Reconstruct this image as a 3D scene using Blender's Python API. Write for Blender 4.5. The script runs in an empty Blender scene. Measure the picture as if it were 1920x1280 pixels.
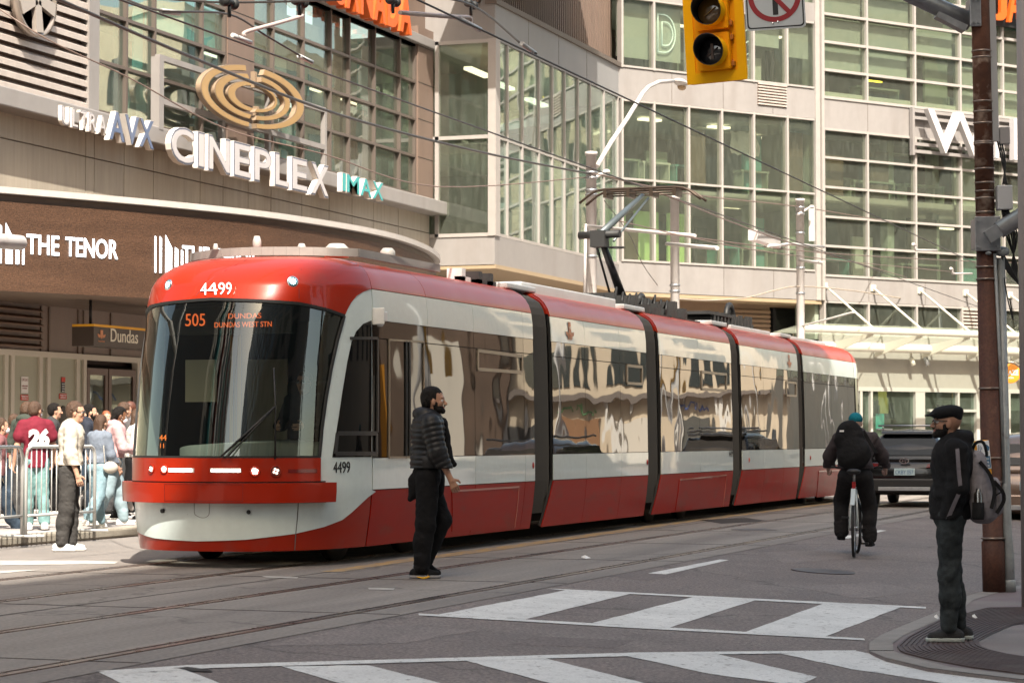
import bpy, bmesh, math, random
import numpy as np
from mathutils import Vector, Matrix
random.seed(7)
SC = bpy.context.scene
COL = SC.collection
# ---------------------------------------------------------------- camera, sky, sun
FPX = 4400.0
CAMH = 1.32
PITCH = math.atan(180/FPX)
AZ = math.atan(1560*math.cos(PITCH)/FPX)
CAM = Vector((0, 0, CAMH))
FWD = Vector((math.cos(PITCH)*math.cos(AZ), math.cos(PITCH)*math.sin(AZ), math.sin(PITCH)))
RGT = Vector((math.sin(AZ), -math.cos(AZ), 0))
UPV = RGT.cross(FWD)
cd = bpy.data.cameras.new('camera'); cam = bpy.data.objects.new('camera', cd); COL.objects.link(cam)
cam.matrix_world = Matrix(((RGT.x, UPV.x, -FWD.x, 0), (RGT.y, UPV.y, -FWD.y, 0), (RGT.z, UPV.z, -FWD.z, CAMH), (0, 0, 0, 1)))
cd.sensor_width = 36; cd.lens = FPX/1920*36; cd.clip_end = 3000; cd.clip_start = .5
cd.dof.use_dof = True; cd.dof.focus_distance = 24; cd.dof.aperture_fstop = 8.0
SC.camera = cam
SUN_EL = math.radians(50); SUN_AZ = math.radians(210)   # azimuth of the direction TOWARDS the sun, in world xy
SUND = Vector((math.cos(SUN_EL)*math.cos(SUN_AZ), math.cos(SUN_EL)*math.sin(SUN_AZ), math.sin(SUN_EL)))
w = bpy.data.worlds.new('World'); SC.world = w; w.use_nodes = True
nt = w.node_tree; nt.nodes.clear()
sky = nt.nodes.new('ShaderNodeTexSky'); sky.sky_type = 'NISHITA'; sky.sun_disc = False
sky.sun_elevation = SUN_EL; sky.sun_rotation = math.pi/2-SUN_AZ; sky.air_density = 1.0; sky.dust_density = 2.5; sky.ozone_density = .6
bg = nt.nodes.new('ShaderNodeBackground'); bg.inputs[1].default_value = 0.15
wo = nt.nodes.new('ShaderNodeOutputWorld')
wb = nt.nodes.new('ShaderNodeMix'); wb.data_type = 'RGBA'; wb.blend_type = 'MULTIPLY'; wb.inputs[0].default_value = 1; wb.inputs[7].default_value = (1, .885, .69, 1)   # warm tint that balances the blue of the sky light
nt.links.new(sky.outputs[0], wb.inputs[6]); nt.links.new(wb.outputs[2], bg.inputs[0]); nt.links.new(bg.outputs[0], wo.inputs[0])
sl = bpy.data.lights.new('sun', 'SUN'); sl.energy = 3.25; sl.angle = math.radians(.5); sl.color = (1, .93, .82)
so = bpy.data.objects.new('sun', sl); COL.objects.link(so)
so.rotation_euler = SUND.to_track_quat('Z', 'Y').to_euler()
SC.view_settings.view_transform = 'Standard'; SC.view_settings.look = 'None'
SC.view_settings.exposure = 1.75; SC.view_settings.gamma = 1; SC.view_settings.use_curve_mapping = False
SC.render.engine = 'CYCLES'
SC.cycles.use_denoising = True
SC.cycles.max_bounces = 7; SC.cycles.diffuse_bounces = 3; SC.cycles.glossy_bounces = 4; SC.cycles.transparent_max_bounces = 16
SC.cycles.sample_clamp_indirect = 6; SC.cycles.caustics_reflective = False; SC.cycles.caustics_refractive = False
# ---------------------------------------------------------------- projection helpers (a pixel of the 1920x1280 photo -> a point on a real surface)
def ray(x, y): return (FWD*FPX + RGT*(x-960) + UPV*(640-y)).normalized()
def proj(p):
    d = Vector(p)-CAM; f = d.dot(FWD)
    return 960+FPX*d.dot(RGT)/f, 640-FPX*d.dot(UPV)/f
def on_plane(x, y, o, n):
    r = ray(x, y); o = Vector(o); n = Vector(n)
    return CAM + r*((o-CAM).dot(n)/r.dot(n))
def on_Y(x, y, Y): return on_plane(x, y, (0, Y, 0), (0, 1, 0))
def on_z(x, y, z): return on_plane(x, y, (0, 0, z), (0, 0, 1))
YB = 6.65; YK = 3.1; ZL = -.212
def gz(Y):
    if Y >= YB: return 0.0
    if Y <= YK: return ZL
    return ZL*(YB-Y)/(YB-YK)
def on_ground(x, y, dz=0.0):
    z = 0.0
    for i in range(30):
        p = on_z(x, y, z+dz); z = z*.5+gz(p.y)*.5
    return Vector((p.x, p.y, gz(p.y)+dz))
def at_F(x, y, F):   # point at forward depth F
    r = ray(x, y); return CAM + r*(F/r.dot(FWD))
# ---------------------------------------------------------------- mesh helpers
class MB:
    def __init__(s): s.v = []; s.f = []; s.m = []; s.sm = []
    def add(s, vs, fs, mi=0, smooth=False, M=None):
        b = len(s.v)
        if M is not None: vs = [M @ Vector(p) for p in vs]
        s.v += [tuple(p) for p in vs]
        for f in fs: s.f.append(tuple(b+i for i in f)); s.m.append(mi); s.sm.append(smooth)
        return s
    def box(s, a, b, mi=0, M=None):
        x0, y0, z0 = a; x1, y1, z1 = b
        if x0 > x1: x0, x1 = x1, x0
        if y0 > y1: y0, y1 = y1, y0
        if z0 > z1: z0, z1 = z1, z0
        return s.add([(x0,y0,z0),(x1,y0,z0),(x1,y1,z0),(x0,y1,z0),(x0,y0,z1),(x1,y0,z1),(x1,y1,z1),(x0,y1,z1)],
              [(0,3,2,1),(4,5,6,7),(0,1,5,4),(1,2,6,5),(2,3,7,6),(3,0,4,7)], mi, False, M)
    def hexa(s, p8, mi=0):
        return s.add(p8, [(0,3,2,1),(4,5,6,7),(0,1,5,4),(1,2,6,5),(2,3,7,6),(3,0,4,7)], mi)
    def quad(s, a, b, c, d, mi=0): return s.add([a,b,c,d], [(0,1,2,3)], mi)
    def tube(s, pts, r, n=10, mi=0, caps=True, smooth=True):
        pts = [Vector(p) for p in pts]; rs = r if isinstance(r, (list, tuple)) else [r]*len(pts)
        rings = []; up = None; vs = []; fs = []
        for i, p in enumerate(pts):
            d = (pts[min(i+1, len(pts)-1)]-pts[max(i-1, 0)])
            d = d.normalized() if d.length > 1e-9 else Vector((0,0,1))
            if up is None:
                up = Vector((0,0,1)) if abs(d.z) < .9 else Vector((1,0,0))
            a = (up - d*up.dot(d)).normalized(); b = d.cross(a); up = a
            for k in range(n):
                t = 2*math.pi*k/n; vs.append(p+(a*math.cos(t)+b*math.sin(t))*rs[i])
        for i in range(len(pts)-1):
            for k in range(n):
                k2 = (k+1) % n; fs.append((i*n+k, i*n+k2, (i+1)*n+k2, (i+1)*n+k))
        s.add(vs, fs, mi, smooth)
        if caps:
            b0 = len(s.v)-len(vs)
            s.f.append(tuple(b0+k for k in reversed(range(n)))); s.m.append(mi); s.sm.append(False)
            s.f.append(tuple(b0+(len(pts)-1)*n+k for k in range(n))); s.m.append(mi); s.sm.append(False)
        return s
    def bar(s, a, b, wx, wz, mi=0, up=(0,0,1)):   # rectangular bar from a to b
        a = Vector(a); b = Vector(b); d = (b-a).normalized(); u = Vector(up)
        if abs(d.dot(u)) > .99: u = Vector((1,0,0))
        h = (u-d*u.dot(d)).normalized(); sd = d.cross(h)
        p = [a-sd*wx/2-h*wz/2, b-sd*wx/2-h*wz/2, b+sd*wx/2-h*wz/2, a+sd*wx/2-h*wz/2]
        return s.hexa(p+[q+h*wz for q in p], mi)
    def prism(s, poly, d, M=None, mi=0):  # poly in local xy (ccw), extruded z 0..d
        n = len(poly); area = sum(poly[i][0]*poly[(i+1)%n][1]-poly[(i+1)%n][0]*poly[i][1] for i in range(n))
        if area < 0: poly = poly[::-1]
        vs = [(x, y, 0) for x, y in poly]+[(x, y, d) for x, y in poly]
        fs = [tuple(reversed(range(n))), tuple(range(n, 2*n))]+[(i, (i+1)%n, n+(i+1)%n, n+i) for i in range(n)]
        return s.add(vs, fs, mi, False, M)
    def lathe(s, prof, n=16, M=None, mi=0, smooth=True):  # prof [(r,z)]
        vs = []; fs = []
        for r, z in prof:
            for k in range(n):
                t = 2*math.pi*k/n; vs.append((r*math.cos(t), r*math.sin(t), z))
        for i in range(len(prof)-1):
            for k in range(n): fs.append((i*n+k, i*n+(k+1)%n, (i+1)*n+(k+1)%n, (i+1)*n+k))
        fs.append(tuple(reversed(range(n)))); fs.append(tuple((len(prof)-1)*n+k for k in range(n)))
        return s.add(vs, fs, mi, smooth, M)
    def ell(s, c, r, M=None, mi=0, n=14, m=9):
        vs = [(c[0], c[1], c[2]-r[2])]; fs = []
        for j in range(1, m):
            a = -math.pi/2+math.pi*j/m
            for k in range(n):
                t = 2*math.pi*k/n; vs.append((c[0]+r[0]*math.cos(a)*math.cos(t), c[1]+r[1]*math.cos(a)*math.sin(t), c[2]+r[2]*math.sin(a)))
        vs.append((c[0], c[1], c[2]+r[2])); T = len(vs)-1
        for k in range(n): fs.append((0, 1+(k+1)%n, 1+k)); fs.append((T, T-n+k, T-n+(k+1)%n))
        for j in range(m-2):
            for k in range(n): fs.append((1+j*n+k, 1+j*n+(k+1)%n, 1+(j+1)*n+(k+1)%n, 1+(j+1)*n+k))
        return s.add(vs, fs, mi, True, M)
    def torus(s, c, R, r, M=None, mi=0, n=32, m=8):
        vs = []; fs = []
        for i in range(n):
            a = 2*math.pi*i/n
            for j in range(m):
                b = 2*math.pi*j/m; q = R+r*math.cos(b)
                vs.append((c[0]+q*math.cos(a), c[1]+q*math.sin(a), c[2]+r*math.sin(b)))
        for i in range(n):
            for j in range(m): fs.append((i*m+j, ((i+1)%n)*m+j, ((i+1)%n)*m+(j+1)%m, i*m+(j+1)%m))
        return s.add(vs, fs, mi, True, M)
    def build(s, name, mats, parent=None, local=False, bevel=0, norm=False):
        if not isinstance(mats, (list, tuple)): mats = [mats]
        me = bpy.data.meshes.new(name)
        if parent is not None and not local:
            Mi = WM(parent).inverted(); vs = [tuple(Mi @ Vector(p)) for p in s.v]
        else: vs = s.v
        me.from_pydata(vs, [], s.f)
        for m in mats: me.materials.append(m)
        me.polygons.foreach_set('material_index', s.m); me.polygons.foreach_set('use_smooth', s.sm)
        me.update()
        if norm:
            bm = bmesh.new(); bm.from_mesh(me); bmesh.ops.remove_doubles(bm, verts=bm.verts, dist=1e-5); bmesh.ops.recalc_face_normals(bm, faces=bm.faces); bm.to_mesh(me); bm.free()
        o = bpy.data.objects.new(name, me); COL.objects.link(o)
        if parent is not None: o.parent = parent
        if bevel:
            b = o.modifiers.new('bevel', 'BEVEL'); b.width = bevel; b.segments = 2; b.limit_method = 'ANGLE'
        return o
def WM(o):
    M = Matrix.Identity(4)
    while o is not None:
        M = (Matrix.Translation(o.location) @ o.rotation_euler.to_matrix().to_4x4()) @ M; o = o.parent
    return M
def tag(o, label=None, cat=None, group=None, kind=None):
    if label: o['label'] = label
    if cat: o['category'] = cat
    if group: o['group'] = group
    if kind: o['kind'] = kind
    return o
def root(name, loc, label, cat, group=None, rz=0):
    o = bpy.data.objects.new(name, None); COL.objects.link(o); o.location = loc; o.rotation_euler = (0, 0, rz)
    o.empty_display_size = .2
    return tag(o, label, cat, group)
def copy_tree(o, parent=None):
    c = o.copy(); COL.objects.link(c); c.parent = parent
    for ch in list(o.children): copy_tree(ch, c)
    return c
def structure(o): o['kind'] = 'structure'; return o
def frameM(o, U, N):   # local x along U, local y up, local z along N (outward)
    U = Vector(U).normalized(); N = Vector(N).normalized(); V = N.cross(U)
    return Matrix(((U.x, V.x, N.x, o[0]), (U.y, V.y, N.y, o[1]), (U.z, V.z, N.z, o[2]), (0,0,0,1)))
_tc = {}
def text(mb, s, M, h=None, wd=None, d=.02, mi=0, bold=0.0, align='L', cap=True, mapf=None, shear=0):
    """text whose capital height is h (and width wd when given), in the local xy of M"""
    key = (s, bold, d, shear)
    if key not in _tc:
        cu = bpy.data.curves.new('lettering', 'FONT'); cu.body = s; cu.size = 1; cu.offset = bold; cu.extrude = .5; cu.resolution_u = 4; cu.shear = shear
        ob = bpy.data.objects.new('lettering', cu); COL.objects.link(ob)
        dg = bpy.context.evaluated_depsgraph_get(); dg.update()
        me = bpy.data.meshes.new_from_object(ob.evaluated_get(dg))
        vs = [tuple(v.co) for v in me.vertices]; fs = [tuple(p.vertices) for p in me.polygons]
        bpy.data.objects.remove(ob); bpy.data.meshes.remove(me); bpy.data.curves.remove(cu)
        _tc[key] = (vs, fs)
    vs, fs = _tc[key]
    xs = [v[0] for v in vs]; ys = [v[1] for v in vs]; x0, x1 = min(xs), max(xs); y0, y1 = min(ys), max(ys)
    sy = h/(y1-y0); sx = wd/(x1-x0) if wd else sy
    ox = 0 if align == 'L' else -(x1-x0)*sx/2
    out = [((x-x0)*sx+ox, (y-y0)*sy, (z+.5)*d) for x, y, z in vs]
    if mapf: out = [mapf(*p) for p in out]; M = None
    mb.add(out, fs, mi, False, M)
    return (x1-x0)*sx
# ---------------------------------------------------------------- materials
_mats = {}
def mat(name, col=(.5,.5,.5), rough=.6, metal=0, coat=0, var=0, vscale=3, bump=0, bscale=20, spec=None, emis=None, estr=0, stain=None, ior=None, wav=0, wscale=1.2, stretch=None, grain=0, gscale=120, crack=None):
    if name in _mats: return _mats[name]
    m = bpy.data.materials.new(name); m.use_nodes = True; nt = m.node_tree; N = nt.nodes; L = nt.links
    b = N['Principled BSDF']
    b.inputs['Base Color'].default_value = (*col, 1); b.inputs['Roughness'].default_value = rough; b.inputs['Metallic'].default_value = metal
    b.inputs['Coat Weight'].default_value = coat; b.inputs['Coat Roughness'].default_value = .03
    if ior: b.inputs['IOR'].default_value = ior
    if spec is not None: b.inputs['Specular IOR Level'].default_value = spec
    if emis: b.inputs['Emission Color'].default_value = (*emis, 1); b.inputs['Emission Strength'].default_value = estr
    tc = N.new('ShaderNodeTexCoord')
    src = tc.outputs['Object']
    if stretch:
        mp = N.new('ShaderNodeMapping'); mp.inputs['Scale'].default_value = stretch; L.new(src, mp.inputs[0]); ssrc = mp.outputs[0]
    else: ssrc = src
    cur = None
    if var:
        n = N.new('ShaderNodeTexNoise'); n.inputs['Scale'].default_value = vscale; n.inputs['Detail'].default_value = 8; n.inputs['Roughness'].default_value = .65
        L.new(ssrc, n.inputs[0])
        r = N.new('ShaderNodeMapRange'); r.inputs['From Min'].default_value = .3; r.inputs['From Max'].default_value = .7
        r.inputs['To Min'].default_value = 1-var; r.inputs['To Max'].default_value = 1+var*.7; L.new(n.outputs[0], r.inputs[0])
        v = N.new('ShaderNodeVectorMath'); v.operation = 'SCALE'; v.inputs[0].default_value = col; L.new(r.outputs[0], v.inputs['Scale'])
        cur = v.outputs[0]
        rr = N.new('ShaderNodeMapRange'); rr.inputs['To Min'].default_value = max(0, rough-.12); rr.inputs['To Max'].default_value = min(1, rough+.1)
        if rough > .25: L.new(n.outputs[0], rr.inputs[0]); L.new(rr.outputs[0], b.inputs['Roughness'])
    if stain:
        sc_, scale_, lo, hi = stain
        n2 = N.new('ShaderNodeTexNoise'); n2.inputs['Scale'].default_value = scale_; n2.inputs['Detail'].default_value = 6; L.new(ssrc, n2.inputs[0])
        r2 = N.new('ShaderNodeMapRange'); r2.inputs['From Min'].default_value = lo; r2.inputs['From Max'].default_value = hi; L.new(n2.outputs[0], r2.inputs[0])
        mx = N.new('ShaderNodeMix'); mx.data_type = 'RGBA'; L.new(r2.outputs[0], mx.inputs[0])
        if cur: L.new(cur, mx.inputs[6])
        else: mx.inputs[6].default_value = (*col, 1)
        mx.inputs[7].default_value = (*sc_, 1); cur = mx.outputs[2]
    if grain:
        n3 = N.new('ShaderNodeTexNoise'); n3.inputs['Scale'].default_value = gscale; n3.inputs['Detail'].default_value = 2; L.new(src, n3.inputs[0])
        r3 = N.new('ShaderNodeMapRange'); r3.inputs['From Min'].default_value = .3; r3.inputs['From Max'].default_value = .7; r3.inputs['To Min'].default_value = 1-grain; r3.inputs['To Max'].default_value = 1+grain; L.new(n3.outputs[0], r3.inputs[0])
        v3 = N.new('ShaderNodeVectorMath'); v3.operation = 'SCALE'; L.new(r3.outputs[0], v3.inputs['Scale'])
        if cur: L.new(cur, v3.inputs[0])
        else: v3.inputs[0].default_value = col
        cur = v3.outputs[0]
    if crack:
        vo = N.new('ShaderNodeTexVoronoi'); vo.feature = 'DISTANCE_TO_EDGE'; vo.inputs['Scale'].default_value = crack[0]
        nz_ = N.new('ShaderNodeTexNoise'); nz_.inputs['Scale'].default_value = 1.7; nz_.inputs['Detail'].default_value = 6; L.new(src, nz_.inputs[0])
        vm = N.new('ShaderNodeVectorMath'); vm.operation = 'MULTIPLY_ADD'; L.new(nz_.outputs[1], vm.inputs[0]); vm.inputs[1].default_value = (1.2,1.2,0); L.new(src, vm.inputs[2]); L.new(vm.outputs[0], vo.inputs[0])
        rc = N.new('ShaderNodeMapRange'); rc.inputs['From Min'].default_value = 0; rc.inputs['From Max'].default_value = crack[1]; rc.inputs['To Min'].default_value = crack[2]; rc.inputs['To Max'].default_value = 1; L.new(vo.outputs[0], rc.inputs[0])
        vc = N.new('ShaderNodeVectorMath'); vc.operation = 'SCALE'; L.new(cur, vc.inputs[0]); L.new(rc.outputs[0], vc.inputs['Scale']); cur = vc.outputs[0]
    if cur: L.new(cur, b.inputs['Base Color'])
    if bump or wav:
        n4 = N.new('ShaderNodeTexNoise'); n4.inputs['Scale'].default_value = wscale if wav else bscale; n4.inputs['Detail'].default_value = 1.5 if wav else 4; L.new(ssrc if not wav else src, n4.inputs[0])
        bp = N.new('ShaderNodeBump'); bp.inputs['Strength'].default_value = 1.0 if wav else bump; bp.inputs['Distance'].default_value = wav if wav else .02
        L.new(n4.outputs[0], bp.inputs['Height']); L.new(bp.outputs[0], b.inputs['Normal'])
        if coat: L.new(bp.outputs[0], b.inputs['Coat Normal'])
    _mats[name] = m; return m
def glass(name, tint=(.5,.62,.56), refl=1.0, wav=.02, wscale=.8, base=.06, rough=.0, haze=0):
    if name in _mats: return _mats[name]
    m = bpy.data.materials.new(name); m.use_nodes = True; nt = m.node_tree; N = nt.nodes; L = nt.links; N.clear()
    out = N.new('ShaderNodeOutputMaterial'); mix = N.new('ShaderNodeMixShader'); tr = N.new('ShaderNodeBsdfTransparent'); gl = N.new('ShaderNodeBsdfGlossy')
    tr.inputs[0].default_value = (*tint, 1); gl.inputs['Roughness'].default_value = rough; gl.inputs[0].default_value = (.95,1,.97,1)
    ge = N.new('ShaderNodeNewGeometry'); dt = N.new('ShaderNodeVectorMath'); dt.operation = 'DOT_PRODUCT'; L.new(ge.outputs['Normal'], dt.inputs[0]); L.new(ge.outputs['Incoming'], dt.inputs[1])
    ab = N.new('ShaderNodeMath'); ab.operation = 'ABSOLUTE'; L.new(dt.outputs['Value'], ab.inputs[0])
    om = N.new('ShaderNodeMath'); om.operation = 'SUBTRACT'; om.inputs[0].default_value = 1; L.new(ab.outputs[0], om.inputs[1])
    fr = N.new('ShaderNodeMath'); fr.operation = 'POWER'; fr.inputs[1].default_value = 4.5; L.new(om.outputs[0], fr.inputs[0])
    mu = N.new('ShaderNodeMath'); mu.operation = 'MULTIPLY_ADD'; mu.inputs[1].default_value = .9*refl; mu.inputs[2].default_value = base; mu.use_clamp = True
    tc = N.new('ShaderNodeTexCoord'); n = N.new('ShaderNodeTexNoise'); n.inputs['Scale'].default_value = wscale; n.inputs['Detail'].default_value = 1.5
    L.new(tc.outputs['Object'], n.inputs[0]); bp = N.new('ShaderNodeBump'); bp.inputs['Strength'].default_value = 1; bp.inputs['Distance'].default_value = wav
    L.new(n.outputs[0], bp.inputs['Height']); L.new(bp.outputs[0], gl.inputs['Normal'])
    L.new(fr.outputs[0], mu.inputs[0]); L.new(mu.outputs[0], mix.inputs[0]); L.new(tr.outputs[0], mix.inputs[1]); L.new(gl.outputs[0], mix.inputs[2])
    res = mix.outputs[0]
    if haze:  # pale diffuse haze mixed in to lighten dark panes, uneven by noise
        df = N.new('ShaderNodeBsdfDiffuse'); df.inputs[0].default_value = (.55,.6,.52,1)
        mp = N.new('ShaderNodeMapping'); mp.inputs['Scale'].default_value = (4,4,.8); L.new(tc.outputs['Object'], mp.inputs[0])
        n2 = N.new('ShaderNodeTexNoise'); n2.inputs['Scale'].default_value = 2.2; n2.inputs['Detail'].default_value = 7; n2.inputs['Roughness'].default_value = .7; L.new(mp.outputs[0], n2.inputs[0])
        r2 = N.new('ShaderNodeMapRange'); r2.inputs['From Min'].default_value = .45; r2.inputs['From Max'].default_value = .8; r2.inputs['To Min'].default_value = haze; r2.inputs['To Max'].default_value = haze*2.2; L.new(n2.outputs[0], r2.inputs[0])
        m2 = N.new('ShaderNodeMixShader'); L.new(r2.outputs[0], m2.inputs[0]); L.new(res, m2.inputs[1]); L.new(df.outputs[0], m2.inputs[2]); res = m2.outputs[0]
    L.new(res, out.inputs[0])
    _mats[name] = m; return m
WHITE = mat('white_paint', (.78,.77,.74), .4, coat=.2, var=.08, vscale=5)
BLACK = mat('black_rubber', (.012,.012,.012), .55)
DARKM = mat('dark_metal', (.03,.03,.032), .4, .6)
STEEL = mat('galvanised_steel', (.42,.43,.44), .42, .85, var=.2, vscale=9)
LGREY = mat('light_grey_paint', (.5,.5,.49), .5, var=.1)
CHROME = mat('chrome', (.8,.8,.8), .12, 1)
# ---------------------------------------------------------------- ground
ASPH = mat('asphalt', (.165,.138,.128), .8, crack=(.22,.012,.55), var=.22, vscale=.5, bump=.6, bscale=70, grain=.42, gscale=42, stain=((.20,.175,.16), .9, .5, .8))
ASPHL = mat('worn_light_asphalt', (.2,.18,.165), .82, var=.16, vscale=1.3, grain=.2, gscale=110, bump=.3, bscale=80)
CONC = mat('track_concrete', (.225,.200,.178), .78, crack=(.16,.008,.6), var=.26, vscale=.8, grain=.2, gscale=30, stain=((.13,.11,.10), 1.1, .46, .76), stretch=(.10,1.5,1), bump=.2, bscale=60)
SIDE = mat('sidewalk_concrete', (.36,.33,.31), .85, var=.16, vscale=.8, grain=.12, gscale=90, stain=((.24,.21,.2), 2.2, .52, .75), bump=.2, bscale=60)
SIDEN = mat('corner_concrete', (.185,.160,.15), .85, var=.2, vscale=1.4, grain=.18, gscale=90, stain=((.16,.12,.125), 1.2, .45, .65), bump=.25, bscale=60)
KERB = mat('kerb_concrete', (.3,.27,.22), .85, var=.22, vscale=3, grain=.15, gscale=60)
PAINT = mat('road_paint', (.60,.60,.58), .7, crack=(1.6,.01,.6), var=.16, vscale=1.6, grain=.12, gscale=60, stain=((.22,.20,.19), 16, .60, .74))
YEL = mat('yellow_road_paint', (.40,.25,.09), .75, var=.3, vscale=4, stain=((.22,.19,.16), 7, .42, .62))
RAILM = mat('worn_rail_steel', (.2,.15,.125), .3, .8, var=.3, vscale=6)
GROOVE = mat('rail_groove', (.03,.025,.022), .9)
BRICKR = mat('tactile_iron', (.075,.048,.045), .7, .2, var=.3, vscale=5, stain=((.12,.095,.085), 3, .5, .8))
def strip_sheet(name, ys, X0, X1, m, dz=0, parent=None):
    mb = MB()
    for a, b in zip(ys[:-1], ys[1:]):
        n = 12
        for i in range(n):
            xa = X0+(X1-X0)*i/n; xb = X0+(X1-X0)*(i+1)/n
            mb.quad((xa,a,gz(a)+dz),(xb,a,gz(a)+dz),(xb,b,gz(b)+dz),(xa,b,gz(b)+dz))
    return structure(mb.build(name, m))
strip_sheet('ground', [-900,-6,-.5,YK,YB,9,12.3,60,900], -900, 1500, ASPH, -.004)
strip_sheet('track_concrete', [YB,9,12.3], -200, 400, CONC, 0.0)
strip_sheet('far_traffic_lane', [12.3,15.25], -200, 400, ASPHL, 0.0)
# slab joints of the track concrete
mb = MB()
for x in range(-20, 90, 4):
    mb.box((x+.3, YB+.02, .0015), (x+.318, 12.28, .003))
for y in (9.42,):
    mb.box((-100, y, .0015), (200, y+.012, .003))
structure(mb.build('track_slab_joints', GROOVE))
# far sidewalk with kerb
mb = MB(); mb.box((14, 15.25, 0), (300, 15.45, .13)); structure(mb.build('far_kerb', KERB, bevel=.03))
mb = MB(); mb.box((14, 15.45, 0), (300, 60, .128)); structure(mb.build('far_sidewalk', SIDE))
mb = MB()
for x in range(15, 110, 2): mb.box((x, 15.5, .129), (x+.015, 40, .1305))
for y in range(17, 30, 2): mb.box((15, y, .1295), (110, y+.015, .131))
structure(mb.build('sidewalk_joints', mat('joint_dark', (.12,.11,.1), .9)))
# rails
for i, Y in enumerate((7.05, 8.59, 10.22, 11.75)):
    lab = ['rail nearest the zebra crossing, its groove filled with dirt', 'second rail from the zebra crossing, beside the yellow line', 'shiny rail under the near wheels of the streetcar', 'rail under the far side of the streetcar, next to the sunlit lane'][i]
    r = root('tram_rail', (0, Y, 0), lab, 'rail', 'grooved tram rails in the street')
    a = MB(); a.box((-150, Y-.035, -.05), (350, Y+.035, .006)); a.build('rail_head', RAILM, r)
    a = MB(); a.box((-150, Y+.036, -.05), (350, Y+.075, .002)); a.build('flangeway', GROOVE, r)
    a = MB(); a.box((-150, Y+.076, -.05), (350, Y+.092, .005)); a.build('guard_lip', RAILM, r)
# markings: each polygon is given by its corners in the photograph, laid on the road
def ground_poly(mb, px, dz, sub=True):
    # split long polygons so that they follow the camber: triangulate in small cells
    pts = [on_ground(x, y, dz) for x, y in px]
    bm = bmesh.new(); vs = [bm.verts.new((p.x, p.y, 0)) for p in pts]; bm.faces.new(vs)
    for Yc in (YK, YB):
        bmesh.ops.bisect_plane(bm, geom=bm.verts[:]+bm.edges[:]+bm.faces[:], plane_co=(0, Yc, 0), plane_no=(0,1,0))
    bmesh.ops.triangulate(bm, faces=bm.faces[:])
    bm.normal_update(); bm.verts.index_update()
    V = [(v.co.x, v.co.y, gz(v.co.y)+dz) for v in bm.verts]
    F = [tuple(v.index for v in (f.verts if f.normal.z > 0 else reversed(f.verts))) for f in bm.faces]
    bm.free(); mb.add(V, F)
def jag(px, k=1.2):
    out = []
    for i, (x, y) in enumerate(px):
        x2, y2 = px[(i+1) % len(px)]; L = math.hypot(x2-x, y2-y); n = max(1, int(L/14))
        for j in range(n):
            t = j/n; out.append((x+(x2-x)*t+random.uniform(-k,k)*(j>0), y+(y2-y)*t+random.uniform(-k,k)*.35*(j>0)))
    return out
mb = MB()
for q in ([(1068,1104.5),(1192,1110),(985,1160),(822,1151)], [(1302,1117.5),(1424,1122),(1255,1176),(1110,1167)], [(1545,1130),(1690,1137),(1545,1193),(1395,1185)]):
    ground_poly(mb, jag(q), .0)
ground_poly(mb, jag([(1025,1102.5),(1068,1104),(1736,1137),(1736,1140),(1500,1129),(1068,1106.5)],.5), .0015)
ground_poly(mb, jag([(785,1149),(1620,1196),(1622,1199.5),(1200,1177),(785,1152.5)],.5), .0015)
structure(mb.build('crosswalk_paint', PAINT))
mb = MB()
ground_poly(mb, jag([(181,1257),(350,1246),(1200,1222),(1604,1218),(1610,1222),(1250,1227),(400,1251),(230,1262)],.5), .0015)
for q in ([(185,1259),(340,1252),(440,1290),(250,1290)], [(528,1248),(690,1246),(890,1295),(690,1295)], [(868,1236),(1022,1233),(1250,1290),(1070,1290)], [(1168,1227),(1330,1222),(1532,1268),(1495,1284),(1330,1262)], [(1455,1222),(1605,1219),(1640,1226),(1740,1258),(1930,1280),(1930,1292),(1850,1292),(1590,1252)]):
    ground_poly(mb, jag(q), .0)
structure(mb.build('diagonal_crosswalk_paint', PAINT))
mb = MB(); ground_poly(mb, jag([(1215,1074),(1350,1048),(1367,1049),(1248,1076)],.6), .0)
ground_poly(mb, jag([(1568,1007),(1650,993),(1662,994),(1590,1009)],.5), .0)
structure(mb.build('lane_dash_paint', PAINT))
mb = MB()
ground_poly(mb, jag([(0,1050),(160,1050),(222,1052),(215,1056),(0,1059)],.6), .004)
ground_poly(mb, jag([(0,1069),(78,1067),(0,1074)],.6), .004)
ground_poly(mb, [(690,1101),(740,1102),(738,1105),(692,1104)], .004)
ground_poly(mb, [(490,1079),(560,1081),(556,1083.5),(500,1082)], .004)
structure(mb.build('faded_lane_paint', mat('faded_paint', (.42,.4,.37), .8, var=.3, vscale=5)))
mb = MB(); ground_poly(mb, jag([(600,1071),(760,1047),(960,1021),(1260,978),(1420,957),(1560,941),(1560,944),(1260,983),(960,1027),(760,1053),(640,1071)],.7), .004)
structure(mb.build('yellow_centre_line', YEL))
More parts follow.
